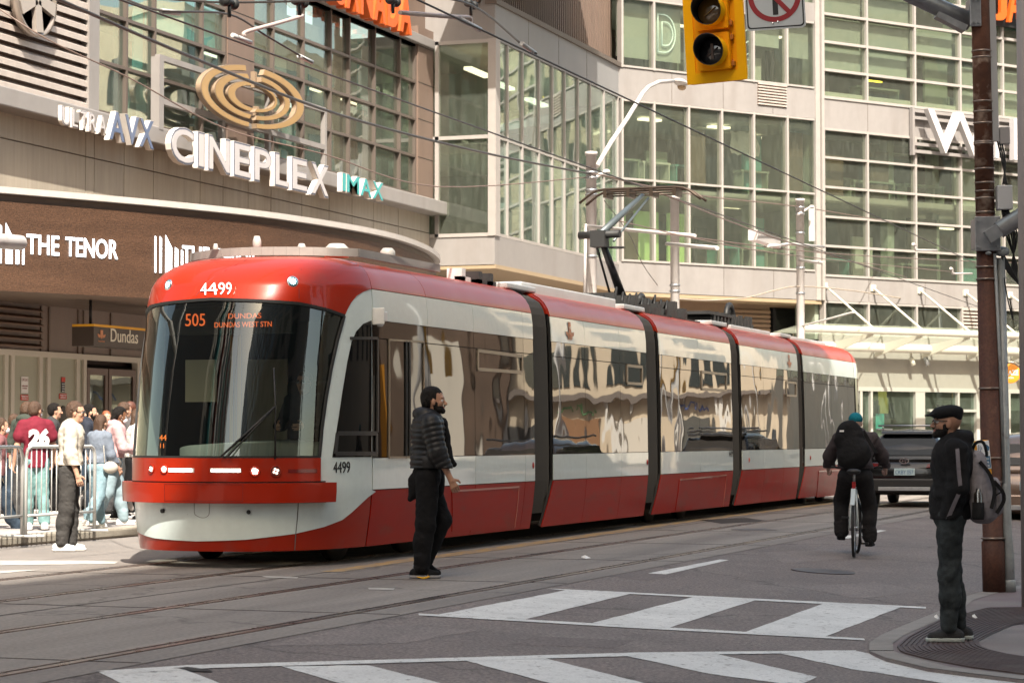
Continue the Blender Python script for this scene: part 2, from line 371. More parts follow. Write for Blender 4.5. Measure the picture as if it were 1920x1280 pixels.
# a patch of drain grating and a manhole
mb = MB(); ground_poly(mb, [(1310,974),(1400,970),(1440,976),(1352,981)], .004)
structure(mb.build('asphalt_repair_patch', GROOVE))
PAT = mat('darker_asphalt_patch', (.135,.112,.105), .85, var=.2, vscale=2, grain=.42, gscale=42); PAT2 = mat('paler_asphalt_patch', (.182,.155,.145), .85, var=.2, vscale=2, grain=.4, gscale=45)
for q_, m_ in (([(1130,1078),(1185,1066),(1280,1074),(1215,1088)], PAT), ([(1430,1035),(1560,1028),(1600,1045),(1470,1056)], PAT2), ([(480,1210),(700,1168),(900,1180),(760,1205)], PAT2), ([(1000,1192),(1190,1200),(1150,1214),(960,1208)], PAT), ([(1500,1100),(1640,1090),(1730,1108),(1610,1122)], PAT2)):
    mb = MB(); ground_poly(mb, jag(q_, 2.5), -.0025); structure(mb.build('asphalt_patch', m_))
mb = MB(); ground_poly(mb, jag([(330,1251),(352,1249),(392,1254),(400,1258),(362,1257)],1), .003); structure(mb.build('asphalt_crack', GROOVE))
for X_, Y_ in ((24.5, 5.2), (33, 8.0)):
    mb = MB(); z_ = gz(Y_); mb.lathe([(.34,.0005),(.34,.003),(.30,.0035)], 28, Matrix.Translation((X_,Y_,z_)) @ Matrix.Rotation(math.atan(.06) if Y_ < YB else 0,4,'X')); tag(mb.build('manhole_cover', mat('manhole_iron', (.09,.07,.065), .5, .5, var=.3, vscale=20)), 'round iron manhole cover in the %s' % ('dark asphalt lane near the zebra crossing' if Y_ < YB else 'concrete between the near rails'), 'manhole cover')
# near corner: sidewalk with dropped kerb
NZ = -.19
kerb_px = [(2300,1082),(1920,1096),(1845,1108),(1790,1124),(1762,1145),(1700,1170),(1652,1190),(1630,1205),(1630,1220),(1660,1233),(1740,1252),(1820,1262),(1920,1274),(2300,1330)]
def near_poly(px, z): return [on_z(x, y, z) for x, y in px]
kp = near_poly(kerb_px, NZ)
for p in kp:
    if p.y > YK: pass
def flat(mb, pts, z, z0=None):
    v = [(p.x, p.y, z) for p in pts]; n = len(v)
    area = sum(v[i][0]*v[(i+1)%n][1]-v[(i+1)%n][0]*v[i][1] for i in range(n))
    if area < 0: v = v[::-1]
    if z0 is None: mb.add(v, [tuple(range(n))])
    else:
        b = [(x, y, z0) for x, y, _ in v]
        mb.add(b+v, [tuple(range(n, 2*n))]+[(i, (i+1)%n, n+(i+1)%n, n+i) for i in range(n)])
K = [Vector((p.x, p.y, 0)) for p in kp]
# close polygon far to the right
far_pts = [Vector((8, -30, 0)), Vector((300, -30, 0)), Vector((300, 3.05, 0)), Vector((32, 3.05, 0))]
poly = far_pts[::-1]
start = K[1:]
full = [Vector((300, 3.1, 0)), Vector((30, 3.1, 0))] + K[1:-1] + [Vector((12.6, -.2, 0)), Vector((8, -6, 0)), Vector((8, -30, 0)), Vector((300, -30, 0))]
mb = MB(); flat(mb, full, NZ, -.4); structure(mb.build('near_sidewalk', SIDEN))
# kerb strip: lighter band along the edge
mb = MB()
edge = [Vector((60,3.1,0)), Vector((30,3.1,0))]+K[1:-1]+[Vector((12.6,-.2,0)), Vector((8,-6,0))]
cen = Vector((30, -4, 0))
inner = []
for i, p in enumerate(edge):
    d = (edge[min(i+1, len(edge)-1)]-edge[max(i-1, 0)]).normalized(); nn = Vector((-d.y, d.x, 0))
    if nn.dot(cen-p) < 0: nn = -nn
    inner.append(p+nn*.17)
for a, b, c, d in zip(edge[:-1], edge[1:], inner[1:], inner[:-1]):
    mb.quad((a.x,a.y,NZ+.004),(b.x,b.y,NZ+.004),(c.x,c.y,NZ+.004),(d.x,d.y,NZ+.004))
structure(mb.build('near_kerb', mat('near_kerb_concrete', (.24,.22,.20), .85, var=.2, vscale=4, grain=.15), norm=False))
mb = MB()
for i in range(1, len(edge)-1, 4):
    for t_ in ((0,) if (edge[i+1]-edge[i]).length < 6 else (0,)):
        a = edge[i].lerp(edge[i+1], t_); b = inner[i].lerp(inner[i+1], t_); mb.bar((a.x,a.y,NZ+.006),(b.x,b.y,NZ+.006),.014,.003)
structure(mb.build('kerb_joint_lines', GROOVE))
# grooved iron tactile plates
def tactile(outer, inn, name, lab):
    mb = MB(); n = 16
    O = [on_z(x, y, NZ+.006) for x, y in outer]; I = [on_z(x, y, NZ+.006) for x, y in inn]
    def interp(P, t):
        L = [0]
        for a, b in zip(P[:-1], P[1:]): L.append(L[-1]+(b-a).length)
        q = t*L[-1]
        for i in range(len(P)-1):
            if q <= L[i+1]+1e-9:
                u = (q-L[i])/max(1e-9, L[i+1]-L[i]); return P[i].lerp(P[i+1], u)
        return P[-1]
    m = 40
    for k in range(n):
        for part in (0, 1):
            u0 = (k+part*.5)/n; u1 = (k+.5+part*.5)/n; z = .008 if part == 0 else 0.001
            for i in range(m):
                a = interp(O, i/m); b = interp(O, (i+1)/m); c = interp(I, (i+1)/m); d = interp(I, i/m)
                p = [a.lerp(d, u0), b.lerp(c, u0), b.lerp(c, u1), a.lerp(d, u1)]
                if part == 0:
                    mb.hexa([(q.x,q.y,NZ+.001) for q in p]+[(q.x,q.y,NZ+.013) for q in p])
                else: mb.quad(*[(q.x,q.y,NZ+.0065) for q in p])
    o = mb.build(name, BRICKR, norm=False); tag(o, lab, 'tactile paving')
    return o
tactile([(1960,1138),(1850,1139),(1760,1163),(1700,1195),(1682,1212),(1690,1222),(1740,1235),(1820,1250),(1960,1268)],
        [(1990,1160),(1900,1170),(1858,1188),(1836,1200),(1836,1206),(1842,1211),(1860,1218),(1895,1226),(1990,1240)], 'tactile_paving', 'dark reddish grooved iron paving curving round the corner under the man with the backpack')
# bits of litter on the road
for i, (x, y) in enumerate([(1097,1046),(1756,1159),(1827,1158)]):
    z = 0 if i == 0 else NZ+.02
    p = on_ground(x, y, .01) if i == 0 else on_z(x, y, z)
    s = .05 if i == 0 else .022
    mb = MB(); mb.add([(p.x-s,p.y-s*.5,p.z),(p.x+s,p.y-s,p.z+.002),(p.x+s*.7,p.y+s,p.z+.02),(p.x-s*.6,p.y+s*.7,p.z+.012),(p.x,p.y,p.z+.035)], [(0,1,4),(1,2,4),(2,3,4),(3,0,4),(0,3,2,1)])
    tag(mb.build('paper_scrap', WHITE), ['crumpled white paper scrap lying on the track concrete', 'tiny white scrap on the tactile paving, nearer the man', 'tiny white scrap on the tactile paving, nearer the rusty pole'][i], 'litter')
# ---------------------------------------------------------------- streetcar
RED = mat('tram_red', (.32,.019,.005), .28, spec=.15, coat=.35, stain=((.20,.05,.035), 2.5, .6, .95), wav=.003, wscale=.8)
REDS = mat('tram_skirt_red', (.34,.015,.008), .35, spec=.12, coat=.06, wav=.004, wscale=.8, var=.12, vscale=1.2, stain=((.16,.055,.04), 1.6, .55, .9), stretch=(1,1,3))
REDC = mat('tram_cove_red', (.42,.032,.006), .3, coat=.12, spec=.3, wav=.02, wscale=1.0)
CREAM = mat('tram_cream', (.65,.74,.72), .3, coat=.8, wav=.004, wscale=.9, grain=.03, gscale=12, stain=((.35,.36,.33), 14, .72, .85))
TGL = mat('tram_window_glass', (.018,.015,.012), .015, ior=1.85, wav=.011, wscale=.8)
TGLA = mat('door_glass', (.012,.010,.008), .02, ior=1.42, wav=.011, wscale=.8); TGLB = mat('dark_side_glass', (.014,.012,.010), .02, ior=1.6, wav=.011, wscale=.8)
TGL2 = mat('cab_side_glass', (.006,.006,.006), .04, ior=1.3)
WSG = glass('windscreen_glass', (.55,.60,.56), 2.0, .008, .7, .09)
SEAM = mat('seam_black', (.01,.01,.01), .6)
BEL = mat('bellows_rubber', (.06,.056,.05), .5)
AMB = mat('amber_leds', (.8,.25,.03), .5, emis=(1,.16,.04), estr=.4)
LEDW = mat('headlamp_leds', (1,.95,.85), .3, emis=(1,.93,.78), estr=3.5)
NUMW = mat('white_lettering', (.8,.8,.8), .5)
NUMK = mat('black_lettering', (.01,.01,.01), .5)
TC = 10.98; XF = 23.4; SCN = 2.6
_pr = [(.14,1.19,1.97),(.3,1.215,2.0),(.5,1.245,2.0),(.77,1.27,2.0),(1.12,1.27,2.0),(1.6,1.265,1.93),(2.1,1.255,1.84),(2.58,1.24,1.72),(2.75,1.235,1.66),(2.91,1.215,1.58),(3.0,1.185,1.48),(3.08,1.135,1.33),(3.14,1.07,1.18),(3.19,.98,1.02),(3.225,.86,.82),(3.25,.66,.6),(3.264,.35,.35),(3.27,0.0,0.0)]
_pz = [p[0] for p in _pr]
def HW(z): return float(np.interp(z, _pz, [p[1] for p in _pr]))
def LN(z): return float(np.interp(z, _pz, [p[2] for p in _pr]))
NE = 2/2.5
def S(s, z, off=0, rear=False):
    """surface point: s = distance round the nose (0 = nose centre, + near side), z = height"""
    sg = 1 if s >= 0 else -1; a = abs(s); h = HW(z); l = LN(z)
    def pt(a):
        if a < SCN:
            ph = a/SCN*math.pi/2
            return XF-l*math.cos(ph)**NE-(0)*1, h*math.sin(ph)**NE
        return XF+(a-SCN), h
    x, y = pt(a)
    if off:
        e = .01; x2, y2 = pt(a+e); x1, y1 = pt(max(0, a-e)); dx, dy = x2-x1, y2-y1
        q = math.hypot(dx, dy) or 1; nx, ny = -dy/q, dx/q
        # vertical slope
        zz = min(max(z, .15), 3.26); dh = (HW(zz+.01)-HW(zz-.01))/.02
        nz = -dh/math.hypot(1, dh)*.9; k = math.sqrt(max(0, 1-nz*nz))
        x += nx*off*k; y += ny*off*k; z += nz*off
    Y = TC - sg*y
    if rear: x = XF+(XR-x)
    return Vector((x, Y, z))
XR = 49.1
def Srear(s, z, off=0):
    p = S(s, z, off); return Vector((XR+(XF-p.x), p.y, p.z))
def sX(X): return SCN+X-XF
def sx(px, y=700):   # pixel column on the near side plane -> s
    p = on_plane(px, y, (0, TC-1.26, 0), (0,1,0)); return sX(p.x)
def inv(px, py, s=1.5, z=1.5, F=S):
    if F is S or F is not Srear:
        best = 1e9
        for ss in np.arange(-2.5, 3.4, .15):
            for zz in np.arange(.2, 3.26, .2):
                # only the side of the nose that faces the camera
                q = proj(F(ss, zz)); e = (q[0]-px)**2+(q[1]-py)**2
                if e < best and (s > 3.3 or (ss > -1.9)): best = e; bs, bz = ss, zz
        if s < 3.3: s, z = bs, bz
    for i in range(40):
        q = proj(F(s, z)); ex, ey = px-q[0], py-q[1]
        if abs(ex)+abs(ey) < .01: break
        a = proj(F(s+.01, z)); b = proj(F(s, z+.01))
        J = ((a[0]-q[0])/.01, (b[0]-q[0])/.01, (a[1]-q[1])/.01, (b[1]-q[1])/.01); det = J[0]*J[3]-J[1]*J[2]
        if abs(det) < 1e-6: break
        ds = (J[3]*ex-J[1]*ey)/det; dz = (-J[2]*ex+J[0]*ey)/det
        s += max(-.3, min(.3, ds)); z += max(-.3, min(.3, dz)); z = min(max(z, .15), 3.26)
    return s, z
_ztop = [3.08,3.14,3.19,3.225,3.25,3.258,3.264,3.267]
def patch(mb, poly, off=.004, F=S, ds=.09, dz=.12, mi=0, rim=.012, smooth=True, dsx=1.2):
    bm = bmesh.new(); vs = [bm.verts.new((a, b, 0)) for a, b in poly]; bm.faces.new(vs); bm.normal_update()
    s0 = min(a for a, b in poly); s1 = max(a for a, b in poly); z0 = min(b for a, b in poly); z1 = max(b for a, b in poly)
    cuts = []
    k = math.ceil(s0/ds)
    while k*ds < s1:
        c = k*ds
        if abs(c) <= SCN+ds: cuts.append(c)
        k += 1
    k = math.ceil(s0/dsx)
    while k*dsx < s1:
        if abs(k*dsx) > SCN+ds: cuts.append(k*dsx)
        k += 1
    for c in cuts: bmesh.ops.bisect_plane(bm, geom=bm.verts[:]+bm.edges[:]+bm.faces[:], plane_co=(c,0,0), plane_no=(1,0,0), dist=1e-5)
    k = math.ceil(z0/dz); zc = []
    while k*dz < z1: zc.append(k*dz); k += 1
    for c in sorted(set([c for c in zc+_ztop+[.5,.77,1.12,2.58,2.91,3.0] if z0 < c < z1])):
        bmesh.ops.bisect_plane(bm, geom=bm.verts[:]+bm.edges[:]+bm.faces[:], plane_co=(0,c,0), plane_no=(0,1,0), dist=1e-5)
    bm.verts.index_update()
    P = [(v.co.x, v.co.y) for v in bm.verts]
    base = len(mb.v)
    mb.v += [tuple(F(a, b, off)) for a, b in P]
    flip = (F is S)
    fc = []
    for f in bm.faces:
        ids = [v.index for v in f.verts]
        if f.normal.z < 0: ids = ids[::-1]
        if F is not S: ids = ids[::-1]
        fc.append(ids)
    for ids in fc: mb.f.append(tuple(base+i for i in ids)); mb.m.append(mi); mb.sm.append(smooth)
    if rim:
        b2 = len(mb.v); mb.v += [mb.v[base+i] for i in range(len(P))]
        be = {}
        for ids in fc:
            for i in range(len(ids)): be[(ids[i], ids[(i+1) % len(ids)])] = 1
        bd = [(a, b) for a, b in be if (b, a) not in be]
        m = {}
        for a, b in bd:
            for q in (a, b):
                if q not in m: m[q] = len(mb.v); mb.v.append(tuple(F(P[q][0], P[q][1], off-rim)))
        for a, b in bd:
            mb.f.append((b2+b, b2+a, m[a], m[b])); mb.m.append(mi); mb.sm.append(False)
    bm.free()
def line_on(mb, p, q, off, w, th=.012, up=(0,0,1)):
    n = max(1, int((abs(p[0]-q[0])+abs(p[1]-q[1]))/.1))
    for i in range(n):
        a = (p[0]+(q[0]-p[0])*i/n, p[1]+(q[1]-p[1])*i/n); b = (p[0]+(q[0]-p[0])*(i+1)/n, p[1]+(q[1]-p[1])*(i+1)/n)
        A, B = S(*a, off), S(*b, off); A2, B2 = S(*a, off+th), S(*b, off+th); d = (B-A).normalized(); o = (A2-A).normalized(); w_ = d.cross(o)*w/2
        mb.hexa([A-w_, B-w_, B+w_, A+w_, A2-w_, B2-w_, B2+w_, A2+w_])
def rect(s0, s1, z0, z1): return [(s0,z0),(s1,z0),(s1,z1),(s0,z1)]
tram = root('streetcar', (XF, TC, 0), 'long red and cream articulated streetcar numbered 4499 filling the middle of the street', 'streetcar')
S710 = sx(710); 
XE = [sx(p) for p in (1001.5,1036,1213.5,1238,1372.5,1390,1497,1508)]
Z_W0, Z_W1, Z_S1 = 1.11, 2.575, 2.905
SREAR = sX(XR)
# -- cab outline curves (near half), taken from the photograph
ws_edge = [inv(x, y, 1.6, 1.5) for x, y in ((599,859),(604,800),(612,742),(621,690),(632,640),(645,592))]
brow = [inv(x, y, 1.2, 2.6) for x, y in ((610,580),(560,569),(500,564.5),(440,562))]
zc = inv(367, 561.5, .0, 2.7)[1]
arch = [inv(x, y, 1.8, 2.7) for x, y in ((650,580),(657,567),(667,555),(680,547),(695,542))]
low = [inv(x, y, 2.3, .6) for x, y in ((704,921),(690,931),(677,943),(660,959),(641,974),(607,987),(552,1000))]
low2 = [inv(460, 1011, .4, .4), ]
zlow = inv(367, 1014, 0, .35)[1]
SB = ws_edge[0][0]
print('cab', SB, zc, zlow, S710, ws_edge, low)
def mir(h): return h + [(-a, b) for a, b in reversed(h) if a > 1e-6]
cream_poly = mir([(0, zlow)] + low2 + low[::-1] + [(S710-.006, .77), (S710-.006, Z_S1)] + arch[::-1] + ws_edge[::-1] + [(0, Z_W0)])
# lower-edge of base shell
mb = MB(); patch(mb, mir([(0,.17),(S710-.006,.17),(S710-.006,1.1),(0,1.1)]), off=0, rim=.03); mb.build('cab_lower_shell', RED, tram)
mb = MB(); patch(mb, cream_poly, off=.006, rim=.02); mb.build('cab_cream_panel', CREAM, tram)
browpoly = mir([(0, zc)] + brow[::-1] + [ws_edge[-1]] + arch + [(S710-.006, Z_S1), (S710-.006, 3.27), (0, 3.27)])
mb = MB(); patch(mb, browpoly, off=.012, rim=.04, ds=.07, dz=.06); b_brow = mb.build('cab_brow', RED, tram)
for p0_, p1_ in (((368,556),(470,478)),((560,560),(566,490))):
    a_ = inv(*p0_, .2, 2.8); b_ = inv(p1_[0], p1_[1], .4, 3.1); mb = MB(); line_on(mb, a_, b_, .013, .006, .002); mb.build('brow_seam', SEAM, b0_) if False else mb.build('brow_seam', mat('brow_seam_dark', (.10,.01,.008), .5), b_brow)
# windscreen
wpoly = mir([(0, Z_W0+.01)] + [(a-.01, max(b, Z_W0+.01)) for a, b in ws_edge] + brow + [(0, zc)])
mb = MB(); patch(mb, wpoly, off=.0, rim=0, ds=.07); ws = mb.build('windscreen', WSG, tram)
mb = MB()
for a, b in zip(wpoly, wpoly[1:]+wpoly[:1]):
    n = max(1, int(math.hypot(b[0]-a[0], b[1]-a[1])/.08))
    for i in range(n):
        p = [(a[0]+(b[0]-a[0])*t/n, a[1]+(b[1]-a[1])*t/n) for t in (i, i+1)]
        mb.bar(S(*p[0], .012), S(*p[1], .012), .02, .03)
mb.build('windscreen_seal', BLACK, ws)
# headlight band and bumper
mb = MB(); patch(mb, mir([(0,.875),(SB-.005,.875),(SB-.005,1.112),(0,1.112)]), off=.028, rim=.04); band = mb.build('headlight_band', RED, tram)
SBM = inv(614, 925, 1.9, .76)[0]
mb = MB(); patch(mb, mir([(0,.672),(SBM,.672),(SBM,.862),(0,.862)]), off=.13, rim=.16); bump = mb.build('bumper', RED, tram)
mb = MB(); q = [inv(x, y, 0, .76) for x, y in ((348,912),(420,912),(420,937),(348,937))]
s_ = [a for a, b in q]; 
for s0, s1, z0, z1 in ((-.25,.52,.848,.851),(-.25,.52,.69,.693),(-.25,-.247,.69,.851),(.517,.52,.69,.851)): patch(mb, rect(s0,s1,z0,z1), off=.133, rim=.003)
mb.build('bumper_hatch_line', mat('dark_red_line', (.12,.01,.01), .4), bump)
mb = MB(); patch(mb, mir([(0,.862),(SBM-.05,.862),(SBM-.05,.876),(0,.876)]), off=.02, rim=.03); patch(mb, mir([(0,.655),(SBM-.02,.655),(SBM-.02,.672),(0,.672)]), off=.01, rim=.03)
mb.build('bumper_gap', SEAM, tram)
# seams on the cream valance
mb = MB(); sv = inv(555, 980, 1.4, .5)[0]
for sg in (1,): patch(mb, rect(min(sg*sv, sg*(sv+.012)), max(sg*sv, sg*(sv+.012)), .17, .655), off=.009, rim=0)
ca, cb = inv(365,948,.0,.6), inv(393,948,.1,.6)
arcp = [(ca[0], .655), (ca[0], .56)]
for k in range(9):
    t = math.pi*k/8; arcp.append(((ca[0]+cb[0])/2-(cb[0]-ca[0])/2*math.cos(t), .56-.05*math.sin(t)))
arcp += [(cb[0], .56), (cb[0], .655)]
mb.build('valance_seam', mat('grey_seam', (.12,.12,.11), .7), tram); mb = MB()
for a, b in zip(arcp[:-1], arcp[1:]): mb.bar(S(a[0],a[1],.008), S(b[0],b[1],.008), .003, .004)
mb.build('coupler_hatch_line', mat('grey_seam'), tram)
for (x, y) in ((307,957),(466,959)):
    s, z = inv(x, y, 0, .6); p = S(s, z, .004); q = S(s, z, .03); mb = MB(); mb.tube([p, q], .022, 12); mb.build('tow_socket', DARKM, tram)
# headlamps: round projector lamps and LED strips
def lamp(x, y, r, lit, nm='headlight'):
    s, z = inv(x, y, .5, 1.0, lambda a, b, o=0: S(a, b, .03)); c = S(s, z, .03); n = (S(s, z, .13)-c).normalized()
    M = n.to_track_quat('Z', 'Y').to_matrix().to_4x4(); M.translation = c
    mb = MB(); mb.lathe([(r*1.12,0),(r*1.12,.008),(r*.98,.011),(r*.9,.002)], 24, M); hb = mb.build(nm, RED, tram)
    mb = MB(); mb.lathe([(r*.95,.001),(r*.95,.005),(r*.5,-.001)], 24, M, 0); 
    mb.build('reflector', CHROME if lit else DARKM, hb)
    mb = MB()
    for a in range(4 if not lit else 5):
        t = a*2*math.pi/(4 if not lit else 5)+.4; k = r*.42
        mb.ell((k*math.cos(t), k*math.sin(t), .006), (r*.26, r*.26, .012), M)
    mb.build('lamp_led', LEDW if lit else mat('dim_lamp', (.6,.6,.55), .15, .3, emis=(1,.93,.78), estr=.5), hb)  # the second pair of lamps gets a weak glow
lamp(308,879,.042,True); lamp(284,879,.042,False); lamp(478,883,.048,True); lamp(517,883,.052,False)
for x0, x1, y in ((320,363,881),(398,451,881.5)):
    n = 14; s0 = inv(x0, y, -.3, 1)[0]; s1 = inv(x1, y, .2, 1)[0]; z = inv((x0+x1)/2, y, 0, 1)[1]
    mb = MB(); patch(mb, rect(s0-.012, s1+.012, z-.022, z+.022), off=.031, rim=.006); st = mb.build('led_strip', mat('strip_base', (.4,.38,.35), .4), tram)
    mb = MB()
    for k in range(n):
        a = s0+(s1-s0)*(k+.12)/n; b = s0+(s1-s0)*(k+.88)/n; patch(mb, rect(a, b, z-.014, z+.014), off=.036, rim=.004)
    mb.build('led', LEDW, st)
a = inv(538,882.5,1,1); b = inv(591,883,1.4,1); mb = MB(); patch(mb, rect(a[0], b[0], a[1]-.018, a[1]+.018), off=.032, rim=.004); mb.build('marker_strip', mat('dark_lens', (.15,.008,.006), .15, coat=1), tram)
# brow lamps
for (x, y, c) in ((318,535,(-1.35,2.95)),(548,529,(.95,2.95))):
    s, z = inv(x, y, *c); c = S(s, z, .01); n = (S(s, z, .12)-c).normalized()
    M = n.to_track_quat('Z', 'Y').to_matrix().to_4x4(); M.translation = c
    mb = MB(); mb.lathe([(.062,0),(.06,.012),(.05,.016)], 20, M); hb = mb.build('upper_lamp', CHROME, tram)
    mb = MB()
    for k in range(9): mb.ell((.028*math.cos(k*.7), .028*math.sin(k*.7), .014), (.007,.007,.008), M)
    mb.ell((0,0,.014),(.01,.01,.01), M); mb.build('lamp_led', mat('bluish_leds', (.8,1,1), .3, emis=(.55,.9,1), estr=3), hb)
    mb = MB(); mb.lathe([(.048,.01),(.046,.0165)], 20, M); mb.build('lens', mat('teal_lens', (.05,.16,.2), .1, coat=1), hb)
# fleet numbers on the curved shell
def tram_text(s, px0, px1, y1, z0, h, m, name, off=.02, F=S, guess=(0,3.0), bold=.0):
    a = inv(px0, y1, *guess)[0]; b = inv(px1, y1, *guess)[0]; i0 = inv((px0+px1)/2, y1, *guess); i1 = inv((px0+px1)/2, y1-18, *guess); shr = (i1[0]-i0[0])/(i1[1]-i0[1])
    mb = MB(); text(mb, s, None, h=h, wd=b-a, d=.004, bold=bold, mapf=lambda x, y, z: S(a+x+shr*y, z0+y, off+z)); return mb.build(name, m, tram)
zb = inv(409,553,.2,2.8)[1]; zt = inv(409,531,.2,2.9)[1]
tram_text('4499', 381, 438, 542, zb, zt-zb, NUMW, 'fleet_number', .022, guess=(.1,2.9), bold=0)
zb = inv(640,886,1.9,1)[1]; zt = inv(640,865,1.9,1)[1]
tram_text('4499', 624, 655, 876, zb, zt-zb, NUMK, 'side_number', .008, guess=(2.0,1.0))
# cab side window
sw = [inv(x, y, 2.3, 1.8) for x, y in ((622,857),(632,795),(641,735),(650,680),(658,642),(667,621),(680,607),(694,601))]
mb = MB(); patch(mb, [sw[0]]+[(S710-.02,sw[0][1]),(S710-.02,sw[-1][1])]+sw[1:][::-1], off=.011, rim=.01); csw = mb.build('cab_side_window', TGL2, tram)
mb = MB()
fr = [inv(x, y, 2.3, 1.8) for x, y in ((631,812),(704,812),(704,850),(627,850))]
for a, b in zip(fr, fr[1:]+fr[:1]): line_on(mb, a, b, .008, .045)
fr = [inv(x, y, 2.3, 1.8) for x, y in ((706,810),(706,634),(655,634))]
for a, b in zip(fr[:-1], fr[1:]): line_on(mb, a, b, .008, .03)
mb.build('frame', mat('window_rubber', (.03,.03,.03), .35), csw)
# camera box on the cab corner
c = S(*inv(703,592,2.4,2.65), .05)
mb = MB(); mb.box((c.x-.08,c.y-.09,c.z-.10),(c.x-.055,c.y+.05,c.z+.08)); mb.box((c.x-.055,c.y-.06,c.z-.06),(c.x+.10,c.y+.05,c.z+.045)); mb.lathe([(.03,0),(.045,.06)],14,Matrix.Translation((c.x-.02,c.y-.02,c.z-.12)))
mb.build('side_camera', WHITE, tram, bevel=.012)
# wiper
mb = MB(); A = S(*inv(418,856,.2,1.12), .07); B = S(*inv(512,763,.6,1.7), .07); mb.tube([A, B], .012, 8)
A2 = S(*inv(428,858,.3,1.12), .08); B2 = S(*inv(514,762,.6,1.7), .06); mb.tube([A2, B2], .009, 8)
A3 = S(*inv(508,790,.6,1.5), .04); B3 = S(*inv(512,690,.6,2.1), .04)
mb.tube([S(*inv(514,860,.7,1.15),.035), B2, S(*inv(512,690,.6,2.1),.035)], .01, 8); mb.build('wiper', BLACK, tram)
# -- interior seen through the windscreen
INT = mat('cab_interior_dark', (.03,.028,.026), .7); INTG = mat('dashboard_grey', (.20,.22,.2), .6)
mb = MB(); mb.box((XF+.9,TC-1.15,.5),(XF+1.0,TC-.1,2.7)); mb.box((XF+4.8,TC-1.2,.5),(XF+4.9,TC+1.2,2.9)); mb.box((XF-.9,TC-.9,.45),(XF+4.9,TC+1.0,.5)); mb.box((XF-.5,TC-1.0,2.74),(XF+4.9,TC+1.0,2.78))
mb.build('cab_interior_wall', INT, tram)
mb = MB(); prof = []
for k in range(21):
    t = -1+2*k/20; y = TC+t*1.08; x = XF-1.75*(1-abs(t)**2.4)+.12; prof.append((x, y, 1.12+.13*(1-t*t)))
vs = prof+[(XF+.2, p[1], p[2]+.05) for p in prof]+[(p[0], p[1], .8) for p in prof]; n = 21
fs = [(i, n+i, n+i+1, i+1) for i in range(20)]+[(2*n+i, i, i+1, 2*n+i+1) for i in range(20)]
mb.add(vs, fs, 0, True); mb.build('dashboard', INTG, tram)
mb = MB(); mb.box((XF-.1,TC-.45,.5),(XF+.45,TC+.1,1.25)); mb.box((XF+.35,TC-.45,1.2),(XF+.5,TC+.1,1.95)); mb.build('driver_seat', INT, tram, bevel=.05)
mb = MB(); mb.tube([(XF+.5,TC+.75,.5),(XF+.5,TC+.75,2.7)],.02); mb.tube([(XF-.2,TC+.5,.5),(XF-.2,TC+.5,2.7)],.018); mb.build('grab_pole', mat('yellow_pole', (.6,.3,.03),.4), tram)
mb = MB(); mb.box((XF+.6,TC+.2,1.0),(XF+.62,TC+.7,2.2)); mb.box((XF-.1,TC-1.0,1.4),(XF+.5,TC-.98,2.0)); mb.box((XF-.9,TC+.35,1.7),(XF-.85,TC+.7,2.15)); mb.build('notice_board', mat('beige_notice', (.45,.4,.3),.7), tram)
mb = MB(); 
for y in (-.75, .2): mb.ell((XF-.9, TC-y, 2.62), (.12,.1,.05))
mb.build('ceiling_lamp', mat('cab_lamp', (.8,.75,.65), .4, emis=(1,.9,.7), estr=.6), tram)
# destination sign
DSX = XF-1.30
mb = MB(); mb.box((DSX+.02,TC-.72,2.40),(DSX+.12,TC+.72,2.68)); ds_ = mb.build('destination_sign', mat('sign_black', (.008,.008,.008), .5), tram)
mb = MB(); MD = frameM((DSX+.012, TC+.50, 2.47), (0,-1,0), (-1,0,0))
text(mb, '505', MD @ Matrix.Translation((0,.02,0)), h=.13, wd=.23, d=.004)
text(mb, 'DUNDAS', MD @ Matrix.Translation((.50,.09,0)), h=.055, wd=.38, d=.004)
text(mb, 'DUNDAS WEST STN', MD @ Matrix.Translation((.34,.0,0)), h=.055, wd=.66, d=.004); mb.build('lettering', AMB, ds_)
mb = MB(); mb.box((XF-1.35,TC+.55,1.2),(XF-1.3,TC+.8,1.36)); rs = mb.build('run_number_sign', mat('sign_black'), tram) if False else None
mb = MB(); text(mb, '44', frameM((XF-1.36, TC+.76, 1.29), (0,-1,0), (-1,0,0)), h=.06, d=.004); text(mb, '11', frameM((XF-1.36, TC+.75, 1.21), (0,-1,0), (-1,0,0)), h=.05, d=.004)
mb.build('run_number', AMB, tram)
